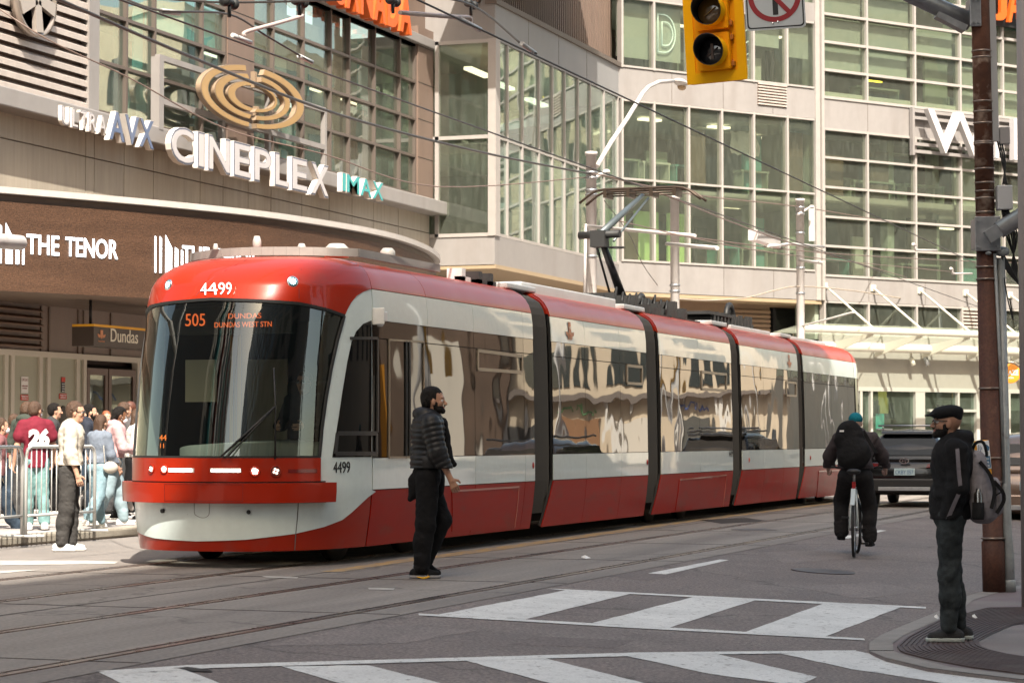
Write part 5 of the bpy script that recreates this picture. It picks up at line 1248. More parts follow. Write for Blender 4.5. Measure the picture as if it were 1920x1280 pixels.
def ringpx(a, b, c, d, cx, cy, cx2, cy2, t0, t1, rot=17, Y=YW-.9, dep=.13):
    mb = MB(); n = 40; vs = []; fs = []
    for i in range(n+1):
        t = math.radians(t0+(t1-t0)*i/n); 
        for (A, B, X_, Y_) in ((a,b,cx,cy),(c,d,cx2,cy2)):
            ex, ey = A*math.cos(t), B*math.sin(t); r = math.radians(rot); px, py = X_+ex*math.cos(r)-ey*math.sin(r), Y_+ex*math.sin(r)+ey*math.cos(r)
            p = on_Y(px, py, Y); vs += [(p.x, Y, p.z), (p.x, Y+dep, p.z)]
    for i in range(n):
        k = i*4; q = k+4; fs += [(k,q,q+2,k+2),(k+1,k+3,q+3,q+1),(k,k+1,q+1,q),(k+2,q+2,q+3,k+3)]
    fs += [(0,2,3,1),(n*4,n*4+1,n*4+3,n*4+2)]
    mb.add(vs, fs); o = mb.build('ring', EMS, em, norm=True)
    m2 = MB(); v2 = []
    for i in range(n+1):
        k = i*4
        A = Vector(vs[k]); B = Vector(vs[k+2]); v2 += [A.lerp(B,.08)-Vector((0,.008,0)), A.lerp(B,.92)-Vector((0,.008,0))]
    m2.add(v2, [(2*i,2*i+2,2*i+3,2*i+1) for i in range(n)]); m2.build('face', GOLD, o, norm=False)
for (a,b,c,d,ox) in ((99,56,84,46,0),(72,41,58,32,3),(47,27,37,20,5)):
    ringpx(a,b,c,d,472,182,472+ox,183,84,253); ringpx(a,b,c,d,474,182,474+ox,183,274-360,76)
mb = MB()
for q0, q1 in (((476,135),(476,165)),((480,200),(480,232))):
    a = on_Y(*q0, YW-.7); b = on_Y(*q1, YW-.7); mb.bar(a, b, .12, .12)
mb.build('strut', EMS, em)
# round emblem on the louvres, cut by the frame
ce = on_Y(64, -2, YW-.3); rv = root('round_emblem', ce, 'round dark metal emblem with broad spokes on the louvres at the top left', 'emblem')
M = frameM(ce, (1,0,0), (0,-1,0)); mb = MB(); mb.lathe([(.80,-.1),(.80,.08),(.74,.08),(.74,0)], 40, M); mb.build('rim', mat('rim_metal', (.35,.3,.26), .3, .6), rv)
mb = MB(); mb.lathe([(.74,-.05),(.74,.0)], 40, M); mb.build('disc', mat('emblem_dark', (.10,.075,.06), .5), rv)
for k in range(5):
    a = -math.pi/2+.12+k*2*math.pi/5; mb = MB(); mb.prism([(.12*math.cos(a+1.2),.12*math.sin(a+1.2)),(.12*math.cos(a-1.2),.12*math.sin(a-1.2)),(.72*math.cos(a-.2),.72*math.sin(a-.2)),(.72*math.cos(a+.2),.72*math.sin(a+.2))], .1, M); mb.build('spoke', mat('spoke_metal', (.42,.37,.33), .35, .3), rv)
# station sign
YD = YW-2.2; a = on_Y(176, 607, YD); b = on_Y(296, 650, YD); z0 = on_Y(176,648,YD).z; z1 = a.z
r = root('station_sign', (a.x, YD, z0), 'dark brown Dundas station sign with a yellow top strip over the entrance doors', 'sign')
mb = MB(); mb.box((a.x,YD,z0),(b.x+.6,YD+.5,z1-.05)); mb.build('box', mat('sign_brown', (.055,.038,.03), .4), r)
mb = MB(); mb.box((a.x,YD-.006,z1-.05),(b.x+.6,YD+.5,z1)); mb.build('top_strip', mat('sign_yellow', (.75,.36,.02), .5), r)
mb = MB(); p = on_Y(207,643,YD); q = on_Y(258,643,YD); text(mb,'Dundas',frameM((p.x,YD-.002,z0+.11),(1,0,0),(0,-1,0)),h=.27,wd=q.x-p.x,d=.01); mb.build('name', mat('sign_cream', (.75,.68,.55), .5), r)
mb = MB(); p = on_Y(190,628,YD); M = frameM((p.x,YD-.002,p.z),(1,0,0),(0,-1,0)); mb.prism([(-.05,.1),(.05,.1),(.05,-.02),(0,-.08),(-.05,-.02)],.01,M); mb.prism([(.06,0),(.16,.02),(.13,-.04),(.05,-.06)],.01,M); mb.prism([(-.06,0),(-.16,.02),(-.13,-.04),(-.05,-.06)],.01,M); text(mb,'Toronto Transit',M@Matrix.Translation((0,-.14,0)),h=.03,wd=.26,d=.006,align='C'); mb.build('crest', mat('sign_orange', (.55,.22,.1), .5), r)
mb = MB(); p = on_Y(286,630,YD); M = frameM((p.x,YD-.002,p.z),(1,0,0),(0,-1,0)); mb.box((-.14,-.14,0),(.14,.14,.006),0,M); mb.build('accessible_panel', mat('sign_teal', (.08,.16,.15), .5), r)
mb = MB(); mb.torus((-.01,-.04,.008),.06,.009,M,n=20,m=5); mb.tube([M@Vector((-.02,.08,.01)),M@Vector((-.01,-.01,.01)),M@Vector((.05,-.02,.01)),M@Vector((.08,-.09,.01))],.009,6); mb.ell((-.02,.1,.01),(.016,.016,.01),M); mb.build('accessible_symbol', mat('sign_cream'), r)
mb = MB(); mb.tube([(a.x+.3,YD+.25,z1),(a.x+.3,YD+.25,CB_+.02)],.03); mb.tube([(b.x,YD+.25,z1),(b.x,YD+.25,CB_+.02)],.03); mb.build('hanger', DARKM, r)
# white store letters on the glass building, with rails behind
r = root('letter_sign', bp(bu(1780,250)[0],.5,12), 'tall white raised letters beginning with W on rails across the right glass building', 'sign')
za = bu(1733,205,.55)[1]; zb2 = bu(1790,288,.55)[1]-.05
ua = bu(1733,205,.55)[0]; ub = bu(1852,215,.55)[0]
def gl_letter(c, u0, u1, z0, z1, n0, n1, m, par, bold=.0):
    o3 = bpz(u0, n1, z0); mb = MB(); text(mb, c, frameM((o3.x,o3.y,o3.z), UB, NB), h=z1-z0, wd=u1-u0, d=n1-n0, bold=bold); return mb.build('letter', m, par)
zh = (za-zb2)
print('W', ua, ub, za, zb2)
un = bu(1894,222,.55)[0]; wn_ = (ub-ua)*.66
for c, a, b in (('W',ua,ub),('I',ub+.22,ub+.42),('N',un,un+wn_),('N',un+wn_*1.25,un+wn_*2.25),('E',un+wn_*2.5,un+wn_*3.2)): gl_letter(c, a, b, zb2, za, .25, .5, SGW, r, .0)
mb = MB()
for z in (zb2+.0,zb2+.28,za-.35,za-.08): fb(mb,ua-.25,UE,.05,.2,z,z+.12)
fb(mb,ua-.3,ua-.18,.05,.22,zb2-.1,za+.1); mb.build('rail', PINK, r)
r = root('letter_sign', bp(bu(1885,20)[0],.5,16.5), 'orange letters JA on a black board at the top right behind the rusty pole', 'sign')
z0 = bu(1885,42,.4)[1]; ua = bu(1861,30,.4)[0]; ub = bu(1885,30,.4)[0]; uc = bu(1912,30,.4)[0]
gl_letter('J', ua, ub-.05, z0, z0+1.5, .25, .4, mat('orange_face'), r, .03); gl_letter('A', ub+.02, uc, z0, z0+1.5, .25, .4, mat('orange_face'), r, .03)
mb = MB(); fb(mb,ua-.2,uc+3,.05,.2,z0-.12,z0+2); mb.build('board', SEAM, r)
# neon D in the upper window
r = root('neon_letters', bp(bu(1255,60)[0],.02,15), 'white neon tube letter D in the window behind the traffic light', 'neon sign')
NEO = mat('neon_tube', (.75,.85,.8), .4, emis=(.8,1,.92), estr=.25)
for sc in (1, .62):
    u, z = bu(1250,64,-.3); u += .1; pts = []
    for k in range(13):
        t = -math.pi/2+math.pi*k/12; pts.append(bpz(u+.5*sc*math.cos(t)-.2*sc, -.3, z+.68*sc*math.sin(t)))
    pts = [bpz(u-.5*sc,-.3,z-.68*sc)]+pts+[bpz(u-.5*sc,-.3,z+.68*sc),bpz(u-.5*sc,-.3,z-.68*sc)]
    mb = MB(); mb.tube(pts,.022,6); mb.build('tube', NEO, r)
mb = MB()
for k in range(3):
    u, z = bu(1395,70+k*18,-.3); mb.tube([bpz(u-.3,-.3,z-.1*k),bpz(u+.25,-.3,z+.35-.1*k)],.018,6)
u, z = bu(1398,112,-.3); mb.tube([bpz(u-.3,-.3,z),bpz(u+.2,-.3,z),bpz(u+.2,-.3,z-.2),bpz(u-.3,-.3,z-.2)],.018,6); mb.build('tube', NEO, r)
# round orange blade sign
u, z = bu(1895,700,1.6); c = bpz(u,1.6,z); r = root('blade_sign', c, 'round orange shop sign lettered BLAZE hanging on a white ring bracket', 'sign')
N_ = (CAM-c).normalized(); N_.z = 0; U_ = Vector((-N_.y, N_.x, 0)).normalized(); M = frameM(c, U_, N_)
mb = MB(); mb.lathe([(.36,-.08),(.38,-.05),(.38,.05),(.36,.06)], 32, M); mb.build('disc', mat('blade_orange', (.75,.28,.02), .5), r)
mb = MB(); text(mb,'BLAZE',M@Matrix.Translation((0,-.07,.06)),h=.2,wd=.58,d=.01,align='C',bold=.03); text(mb,'PIZZA',M@Matrix.Translation((0,-.2,.06)),h=.07,wd=.25,d=.01,align='C'); mb.build('name', NUMW, r)
mb = MB(); pts = [c+U_*(.45*math.cos(t))+Vector((0,0,.45*math.sin(t))) for t in [math.radians(100-k*15) for k in range(9)]]+[bpz(u+.5,.05,z+.2)]; mb.tube(pts,.03,8); mb.build('bracket', WT, r)
# ---------------------------------------------------------------- white poles with arms
PW = mat('pole_white', (.52,.49,.47), .45, var=.12, vscale=4, stain=((.35,.3,.26), 5, .62, .8))
YP = 16.0
def bands(mb, p, r, zs):
    for z in zs: mb.lathe([(r,0),(r+.02,.005),(r+.02,.05),(r,.055)], 16, Matrix.Translation((p[0],p[1],z)))
def pole(px, ytop, lab, r=.14):
    X = on_Y(px, ytop, YP).x; zt = on_Y(px, ytop, YP).z; o = root('trolley_pole', (X, YP, .13), lab, 'pole', 'white poles carrying the overhead wires')
    mb = MB(); mb.lathe([(r+.05,.13),(r+.05,.3),(r,.32),(r*.95,zt-.08),(r*1.15,zt-.08),(r*1.15,zt),(r*.6,zt+.01)], 18, Matrix.Translation((X,YP,0))); mb.build('shaft', PW, o)
    return o, X, zt
oA, XA_, zA = pole(1108.5, 285, 'white wire pole with the curved street lamp, nearest the glass corner bay', .125)
mb = MB(); bands(mb, (XA_,YP), .125, [zA-.5,zA-.62,zA-.9,zA-1.0,zA-1.9,zA-2.4,zA-3.3]); mb.build('clamp_band', STEEL, oA)
p0 = on_Y(1119,308,YP); mb = MB(); pts = [on_Y(x, y, YP-.0) for x, y in ((1119,312),(1145,268),(1175,224),(1205,175),(1216,163),(1235,154),(1262,152))]; mb.tube(pts, [.055]*4+[.05]*3, 10); mb.build('lamp_arm', PW, oA)
c = on_Y(1276,155,YP); mb = MB(); mb.ell((c.x,c.y,c.z), (.45,.16,.09)); hd = mb.build('lamp_head', PW, oA)
mb = MB(); mb.ell((c.x+.12,c.y,c.z-.09), (.2,.11,.1)); mb.build('lamp_lens', mat('lens_amber', (.4,.27,.15), .3), hd)
mb = MB(); mb.tube([on_Y(1098,420,YP),on_Y(1096,560,YP)], .035, 8); mb.build('conduit', PW, oA)
oB, XB_, zB_ = pole(1265, 368, 'plain white wire pole, middle one, rising behind the pantograph of the streetcar', .12)
mb = MB(); bands(mb, (XB_,YP), .12, [zB_-2.3,zB_-2.45]); mb.build('clamp_band', STEEL, oB)
oC, XC_, zC = pole(1500, 373, 'white wire pole, right one, in front of the glass street canopy', .13)
mb = MB(); bands(mb, (XC_,YP), .13, [zC-.3,zC-.5,zC-1.1,zC-2.2,zC-3.0,zC-4.5]); mb.build('clamp_band', STEEL, oC)
def arm(o, pts, r, Ys, m=PW, name='bracket_arm'):
    mb = MB(); mb.tube([on_Y(x, y, Y) for (x, y), Y in zip(pts, Ys)], r, 8); mb.build(name, m, o)
arm(oA, [(1100,424),(1303,442)], .04, [YP,12.2]); arm(oB, [(1250,457),(1345,465)], .045, [YP+.1,12]); 
arm(oC, [(1500,488),(1545,493)], .04, [YP,12.5]); arm(oC, [(1500,612),(1560,596),(1600,585)], .03, [YP,15,14])
for o, x, y in ((oA,1135,322),(oC,1520,388)):
    mb = MB(); mb.tube([on_Y(x-24,y+14,YP),on_Y(x,y,YP-.2)],.04,8); mb.ell(tuple(on_Y(x+2,y,YP-.2)),(.09,.09,.06)); mb.build('pull_off', PW, o)
mb = MB(); p = on_Y(1516,420,YP); mb.box((p.x-.06,YP-.2,p.z-.55),(p.x+.06,YP-.02,p.z+.55)); mb.build('switch_box', LGREY, oC)
mb = MB(); mb.tube([on_Y(1440,461,11),on_Y(1458,461,11),on_Y(1480,457,11.3),on_Y(1545,463,13)],.035,8); mb.box(on_Y(1421,450,11),on_Y(1446,446,11.2)); tag(mb.build('wire_bracket', PW), 'white bent wire bracket hanging left of the right white pole', 'bracket')
# ---------------------------------------------------------------- overhead wires
WIRE = mat('wire_dark', (.035,.028,.025), .5); WIRB = mat('wire_bronze', (.16,.11,.09), .5)
def wire(pts, r, lab, m=WIRE, name='overhead_wire', n=6, parent=None, cat='wire', group='overhead wires'):
    mb = MB(); P_ = smooth([tuple(p) for p in pts], 6) if len(pts) > 2 else pts; mb.tube(P_, r, n); o = mb.build(name, m, parent)
    if not parent: tag(o, lab, cat, group)
    return o
for Y, z, lab in ((7.82, 5.26, 'contact wire over the near track, steepest wire crossing the glass corner bay'), (10.98, 5.5, 'contact wire over the streetcar track, touching the pantograph')):
    mb = MB()
    mb.tube([Vector((-60+i*8, Y, z)) for i in range(45)], .011, 6); tag(mb.build('contact_wire', WIRE), lab, 'wire', 'overhead wires')
wire([on_Y(-60,-75,12.4),on_Y(111,0,12.6),on_Y(370,112,13),on_Y(638,216,14),on_Y(900,285,15),on_Y(1106,326,16)], .022, 'thick feeder cable sagging across the front of the cinema to the lamp pole')
wire([on_Y(-40,-10,20),on_Y(85,72,19),on_Y(240,145,18.5),on_Y(420,240,18),on_Y(610,290,17),on_Y(820,350,16.5),on_Y(1106,332,16)], .012, 'thin cable hanging low past the golden swirl emblem', WIRB)
wire([on_Y(1108,325,16),on_Y(1300,365,16),on_Y(1500,388,16),on_Y(1700,420,16),on_Y(1960,455,16)], .016, 'span wire running level between the tops of the white poles', WIRB)
wire([on_Y(1108,325,16),on_Y(1205,350,11),on_Y(1450,445,11),on_Y(1700,520,11)], .012, 'slack wire passing behind the pantograph head down to the right', WIRB)
wire([on_Y(1270,560,16),on_Y(1330,563,16),on_Y(1400,558,16),on_Y(1450,545,16),on_Y(1500,537,16),on_Y(1600,545,16),on_Y(1760,566,16),on_Y(1960,570,16)], .02, 'low twisted cable drooping between the middle and right white poles', mat('cable_beige', (.4,.33,.26), .6))
wire([on_Y(1133,376,16),on_Y(1180,440,16.5),on_Y(1205,495,17.5),on_Y(1233,535,19)], .01, 'thin loose wire dangling beside the lamp pole')
wire([on_Y(760,-10,9),on_Y(884,10,9),on_Y(980,85,10),on_Y(1005,101,7.9)], .014, 'short stay wire with an insulator above the glass corner bay')
wire([on_Y(280,-4,12),on_Y(428,5,11),on_Y(640,0,9.4)], .012, 'stay wire along the top edge above the window grid')
wire([on_Y(225,-6,12.5),on_Y(300,20,11),on_Y(428,27,11),on_Y(500,68,11),on_Y(585,118,10.98)], .012, 'pull-off wire with white insulators above the golden swirl emblem')
wire([on_Y(1250,438,12),on_Y(1500,470,11),on_Y(1720,485,10),on_Y(1960,495,9)], .01, 'lower span wire in front of the right glass building', WIRB)
wire([on_Y(1150,412,12.2),on_Y(1450,474,12),on_Y(1790,510,11)], .01, 'lowest span wire between bracket arms', WIRB)
for (x0,y0,x1,y1,Y,lab) in ((302,21,336,25,11,'white tube insulator on the wire left above the emblem'),(560,105,585,117,11,'white tube insulator on the wire right above the emblem'),(436,66,470,80,10.98,'pale wire hanger bar below the top edge, left of the word CANADA'),(860,35,900,56,7.9,'grey wire ear clamped on the near contact wire'),(978,82,1003,100,8.5,'steel turnbuckle on the stay wire over the corner bay')):
    a = on_Y(x0,y0,Y); b = on_Y(x1,y1,Y); mb = MB(); mb.tube([a,b],.026,8); tag(mb.build('insulator', LGREY), lab, 'insulator', 'wire fittings')
for (pts, lab) in (([(458,68),(462,60),(520,44),(568,30)],'pale bent pull-off arm left of the word CANADA'), ([(750,24),(850,32),(880,34),(882,44)],'pale bent pull-off arm right of the word CANADA')):
    wire([on_Y(x,y,10.98 if x < 700 else 7.9) for x, y in pts], .022, lab, mat('pull_off_pink', (.45,.36,.33), .5), 'pull_off_arm', cat='wire arm', group='wire fittings')
for (x,y,lab) in ((430,5,'black insulator cluster at the top edge above the window grid'),(562,3,'black insulator pair at the top edge left of the word CANADA'),(883,8,'black insulator at the top edge above the corner bay'),(737,2,'black insulator over the last letters of the word CANADA')):
    c = on_Y(x,y,10.5); mb = MB(); mb.tube([c-Vector((.12,0,0)),c+Vector((.12,0,0))],.035,8); mb.ell((c.x-.1,c.y,c.z),(.05,.06,.06)); mb.ell((c.x+.1,c.y,c.z),(.05,.06,.06)); mb.tube([c,c-Vector((0,0,.15))],.02,6); tag(mb.build('insulator', SEAM), lab, 'insulator', 'wire fittings')
for (x,y) in ((1715,460),(1785,505)):
    c = on_Y(x,y,11); mb = MB(); mb.tube([c+Vector((-.25,0,.02)),c+Vector((.1,0,0))],.04,8); mb.tube([c+Vector((0,0,-.02)),c+Vector((.1,0,-.12)),c+Vector((.45,-.1,-.1)),c+Vector((1.3,-.4,-.05))],.03,8); tag(mb.build('wire_bracket', PW), 'white wire bracket with brown insulators left of the rusty pole, %s one' % ('upper' if y < 480 else 'lower'), 'bracket')
# left street-lamp arm tip at the picture edge, in front of the screen
a = on_Y(-60,447,14); b = on_Y(44,456,14); r = root('lamp_arm', a, 'white lamp arm tip poking in from the left in front of the brown screen', 'lamp arm')
mb = MB(); mb.tube([a+Vector((-2,0,0)),a,b-Vector((.06,0,0)),b],[.09,.09,.085,.05],12); mb.build('arm_tube', PW, r)
mb = MB(); mb.lathe([(.1,.12),(.09,6.2)],12,Matrix.Translation((a.x-2,14.0,0))); mb.build('post', PW, r)
# ---------------------------------------------------------------- rusty pole
RUST = mat('rusty_pole', (.085,.032,.018), .65, .2, var=.35, vscale=3, stain=((.20,.11,.07), 4.5, .60, .8), bump=.4, bscale=30, grain=.2, gscale=40)
RUSTL = mat('flaking_rust', (.12,.048,.026), .7, .1, var=.4, vscale=4, stain=((.40,.29,.22), 6, .52, .66), bump=.5, bscale=25)
pb = on_z(1864, 1109, NZ); PX, PYy = pb.x, pb.y
def pp(x, y, d=0):   # point on the vertical plane through the pole that faces the camera, d towards camera
    p = on_plane(x, y, (PX, PYy, 0), FWD); r = ray(x, y); return p - r*d
rp = root('rusty_pole', (PX, PYy, NZ), 'tall rust-brown steel pole with grey conduits standing at the kerb on the right', 'pole')
zsl = pp(1864,1015).z; zj = pp(1850,400).z; zup = 7.6
mb = MB(); mb.lathe([(.112,NZ),(.112,zsl),(.100,zsl+.01),(.096,zj)], 28, Matrix.Translation((PX,PYy,0))); mb.build('lower_shaft', RUST, rp)
mb = MB(); mb.lathe([(.094,zj),(.090,zup)], 28, Matrix.Translation((PX,PYy,0))); mb.build('upper_shaft', RUSTL, rp)
for y in (92,104,187,206,228,264,268,315,341,357,371,397,500,524,729,860,905,1010):
    z = pp(1850,y).z; rr = .094 if z > zj else .102; rr = .113 if y > 1000 else rr
    mb = MB(); mb.lathe([(rr,0),(rr+.006,.002),(rr+.006,.016),(rr,.018)], 24, Matrix.Translation((PX,PYy,z)) @ Matrix.Rotation(random.uniform(-.04,.04),4,'Y')); mb.build('clamp_band', mat('band_steel', (.3,.24,.2), .4, .7, var=.3), rp)
RS = FWD.cross(Vector((0,0,1))).normalized()   # to the right in the picture
def off(right, z, fwd=0): v = Vector((PX,PYy,z))+RS*right+Vector((FWD.x,FWD.y,0)).normalized()*fwd; return v
CND = mat('conduit_grey', (.30,.32,.32), .5, .2, var=.25, vscale=6, stain=((.14,.1,.09), 7, .6, .75))
mb = MB(); zc_ = pp(1888,482).z; mb.tube([off(.155,NZ),off(.155,NZ+.35),off(.142,.4),off(.14,zc_)], [.052,.05,.045,.045], 14); mb.lathe([(.06,NZ),(.06,NZ+.1),(.05,NZ+.12)],14,Matrix.Translation(off(.155,0))); mb.build('thick_conduit', CND, rp)
mb = MB(); mb.tube([off(.118,pp(1875,905).z,-.03),off(.10,pp(1870,700).z,-.05),off(.065,pp(1853,475).z,-.09)], .016, 8); mb.build('thin_conduit', CND, rp)
mb = MB(); mb.ell(tuple(off(.15,zc_+.06,-.03)),(.075,.075,.05)); mb.ell(tuple(off(.0,pp(1850,474).z,-.11)),(.03,.03,.02)); mb.build('weatherhead', CND, rp)
mb = MB(); mb.bar(off(.108,pp(1868,262).z,-.02), off(.095,zup,-.02), .075, .05, up=FWD); mb.build('cover_channel', mat('channel_grey', (.38,.38,.38), .5), rp)
mb = MB(); a = off(.10,pp(1880,393).z,-.06); mb.box((-.0,-.06,0),(.15,.06,.24),0,Matrix.Translation(a) @ Matrix.Rotation(math.atan2(RS.y,RS.x),4,'Z')); mb.build('junction_box', mat('box_grey', (.5,.5,.5), .4), rp, bevel=.01)
mb = MB(); a = off(.15,pp(1880,268).z,-.02); mb.box((-.0,-.04,0),(.10,.04,.17),0,Matrix.Translation(a) @ Matrix.Rotation(math.atan2(RS.y,RS.x),4,'Z')); mb.build('small_box', mat('box_grey2', (.33,.31,.3), .5), rp, bevel=.008)
RZ = Matrix.Rotation(math.atan2(RS.y,RS.x),4,'Z')
def plate(y0, y1, x0, x1, name='clamp_plate'):
    z1 = pp(1850,y0).z; z0 = pp(1850,y1).z; mb = MB(); mb.box((x0,-.125,z0),(x1,-.10,z1),0,Matrix.Translation((PX,PYy,0)) @ RZ); mb.box((x0,-.10,z0+.02),(x0+.02,.1,z1-.02),0,Matrix.Translation((PX,PYy,0)) @ RZ)
    o = mb.build(name, STEEL, rp, bevel=.006)
    for x in (x0+.03, x1-.03):
        for z in (z0+.04, z1-.04): mb = MB(); mb.tube([Matrix.Translation((PX,PYy,0)) @ RZ @ Vector((x,-.15,z)), Matrix.Translation((PX,PYy,0)) @ RZ @ Vector((x,-.12,z))], .014, 8); mb.build('bolt', STEEL, o)
plate(405,470,-.13,.12); plate(-12,46,-.13,-.02,'upper_clamp_plate')
mb = MB(); a = off(-.02,pp(1850,446).z,-.16); d = (pp(1925,392)-pp(1850,438)); b = a+d*1.0; mb.bar(a, a+d*.35, .11, .13); mb.tube([a+d*.3, a+d*8], [.085,.06], 16); mb.build('mast_arm', STEEL, rp)
a = off(-.10,pp(1825,34).z,-.0); TS = at_F(1335,-150,23.2); mb = MB(); mb.tube([a, TS+Vector((0,0,.25)), TS+(TS-a)*.2+Vector((0,0,.32))], [.09,.07,.065], 16); mb.bar(off(-.14,pp(1820,40).z), a+(TS-a)*.12, .14, .16); mb.build('signal_mast_arm', STEEL, rp)
random.seed(2)
for k in range(6):
    mb = MB(); z1 = pp(1880,393).z; z2 = pp(1900,520).z; o_ = random.uniform(-.02,.02)
    pts = [off(.15+.012*k,z1,-.07),off(.20+.02*k,z1-.25,-.05+o_),off(.30-.01*k,z1-.55,0),off(.27+.015*k,z2-.02*k,.02),off(.17,z2+.12+.02*k,-.02),off(.14,zc_+.03,-.05)]
    mb.tube(smooth([tuple(p) for p in pts],5), .009, 6); mb.build('black_cable', BLACK, rp)
for k in range(3):
    mb = MB(); pts = [off(.13+.02*k,pp(1880,262).z,-.03),off(.17+.015*k,pp(1880,300).z,-.04),off(.21-.02*k,pp(1890,345).z,-.05)]; mb.tube(smooth([tuple(p) for p in pts],5), .009, 6); mb.build('black_cable', BLACK, rp)
mb = MB(); pts = [off(.16,pp(1890,520).z,-.05),off(.19,pp(1890,560).z,-.05),off(.24,pp(1893,600).z,-.05),off(.21,pp(1893,560).z,-.05)]; mb.tube(smooth([tuple(p) for p in pts],5), .007, 6); mb.build('black_cable', BLACK, rp)
rp.rotation_euler = Matrix.Rotation(-.015, 3, Vector((FWD.x,FWD.y,0)).normalized()).to_euler()   # the old pole leans a little
# push button with its sign
c = pp(1846,856,.17); r = root('crossing_button_sign', c, 'yellow crossing button box with a small blue and white sign on the rusty pole', 'sign')
M = Matrix.Translation(c) @ RZ @ Matrix.Rotation(math.radians(18),4,'Z') @ Matrix.Rotation(math.radians(-6),4,'Y')
mb = MB(); mb.box((-.055,-.0,-.19),(.065,.09,.16),0,M); mb.build('box', mat('button_yellow', (.75,.33,.01), .5), r, bevel=.01)
mb = MB(); mb.box((-.075,-.01,-.12),(.06,-.002,.155),0,M); mb.build('plate', NUMW, r, bevel=.003)
BLU = mat('sign_blue', (.03,.12,.22), .5)
mb = MB(); mb.box((-.068,-.013,-.108),(.053,-.0105,.005),0,M); MM = M @ Matrix(((1,0,0,0),(0,0,-1,0),(0,1,0,0),(0,0,0,1)))
for k in range(3): mb.tube([M@Vector((-.025-.018*k*math.cos(t)-.005,-.014,.085+ (.02+.018*k)*math.sin(t))) for t in (-.8,-.4,0,.4,.8)], .003, 5)
mb.prism([(0,.05),(.05,.06),(.055,.09),(.03,.12),(.005,.1)], .003, MM @ Matrix.Translation((0,0,.011))); mb.build('blue_print', BLU, r)
mb = MB()
for k, t in enumerate(('AUDIBLE','SIGNAL','PUSH HERE')): text(mb, t, MM @ Matrix.Translation((-.005,-.03-.033*k,.014)), h=.018, wd=.09, d=.002, align='C')
mb.build('words', NUMW, r)
# pole slice at the right edge
c = at_F(1925, 800, 21); r = root('grey_post', (c.x,c.y,NZ), 'smooth grey-brown post cut by the right edge of the picture', 'pole'); mb = MB(); mb.lathe([(.06,0),(.06,7)],16); mb.build('shaft', mat('post_grey', (.27,.24,.23), .5), r, local=True)
# ---------------------------------------------------------------- traffic light
YLW = mat('signal_yellow', (.98,.50,.002), .5, spec=.15, var=.04); YLD = mat('signal_yellow_back', (.95,.40,.002), .5, spec=.15)
ct = at_F(1337, -8, 23.1); N3 = -(Matrix.Rotation(math.radians(-20),4,'Z') @ Vector((FWD.x,FWD.y,0))).normalized(); N3.z = -.04
tl = root('traffic_light', ct, 'yellow traffic light with dark unlit lenses hanging at the top of the picture', 'traffic light')
Ml = frameM(ct, Vector((-N3.y, N3.x, 0)), N3) @ Matrix.Rotation(math.radians(2.6),4,'Z')
def rr_poly(x0,y0,x1,y1,r,n=4):
    P_ = []
    for cx, cy, a0 in ((x1-r,y1-r,0),(x0+r,y1-r,90),(x0+r,y0+r,180),(x1-r,y0+r,270)):
        for k in range(n+1): t = math.radians(a0+90*k/n); P_.append((cx+r*math.cos(t), cy+r*math.sin(t)))
    return P_
mb = MB(); mb.prism(rr_poly(-.305,-.86,.305,.86,.05), .02, Ml); bpl = mb.build('backplate', YLD, tl)
mb = MB()
for x0,y0,x1,y1 in ((-.305,-.81,-.215,.81),(.215,-.81,.305,.81),(-.305,-.86,.305,-.75),(-.305,.75,.305,.86)): 
    if y1-y0 > 1: mb.box((x0,y0,.0205),(x1,y1,.034),0,Ml)
    else: mb.box((x0+.0,y0+.002,.021),(x1,y1-.002,.0335),0,Ml)
mb.build('reflective_border', YLW, bpl)
for k, (lc, dy) in enumerate((((.14,.07,.015),-.17),((.01,.01,.012),-.565),((.08,.01,.01),.225))):
    mb = MB(); mb.prism(rr_poly(-.165,dy-.18,.165,dy+.18,.02), .1, Ml @ Matrix.Translation((0,0,.02))); sec = mb.build('section', YLD, tl, bevel=.006)
    # visor: open tube, longer on top
    n = 28; R1 = .150; vs = []; fs = []; R0 = .142
    for i in range(n):
        t = 2*math.pi*i/n; L_ = .13+.13*(.5+.5*math.sin(t))
        for R_, z in ((R1,.10),(R1,.12+L_),(R0,.12+L_),(R0,.10)): vs.append((R_*math.cos(t), dy+R_*math.sin(t), z))
    for i in range(n):
        j = (i+1) % n
        for q in range(3): fs.append((i*4+q, j*4+q, j*4+q+1, i*4+q+1))
    m_ = MB(); m_.add(vs, fs, 0, True, Ml)
    for q in range(len(fs)): m_.m[q] = 0 if q % 3 == 0 else 1
    m_.build('visor', [YLW, SEAM], sec)
    mb = MB(); mb.lathe([(.142,0),(.13,.008),(.09,.022),(.03,.03)], 28, Ml @ Matrix.Translation((0,dy,.12))); mb.build('lens', mat('lens_%d' % k, lc, .12, coat=1), sec)
    if k < 2:
        mb = MB()
        mb.bar(Ml@Vector((-.05,dy-.05,.16)), Ml@Vector((.06,dy+.03,.16)), .03, .006)
        if k == 1: mb.bar(Ml@Vector((0,dy-.08,.162)), Ml@Vector((.0,dy+.07,.162)), .025, .006)
        mb.build('reflector_mark', mat('mark_brown%d' % k, (.35,.2,.03) if k == 0 else (.12,.07,.05), .4), sec)
    for yy in (dy-.13, dy+.13): mb = MB(); mb.box((.168,yy-.022,.03),(.195,yy+.022,.09),0,Ml); mb.tube([Ml@Vector((.18,yy-.04,.07)),Ml@Vector((.18,yy+.04,.07))],.006,6); mb.build('hinge', mat('hinge_orange', (.45,.15,.01), .5), sec)
mb = MB(); mb.tube([Ml@Vector((0,.9,.03)), TS+Vector((0,0,.2))], .04, 10); mb.build('hanger', STEEL, tl)
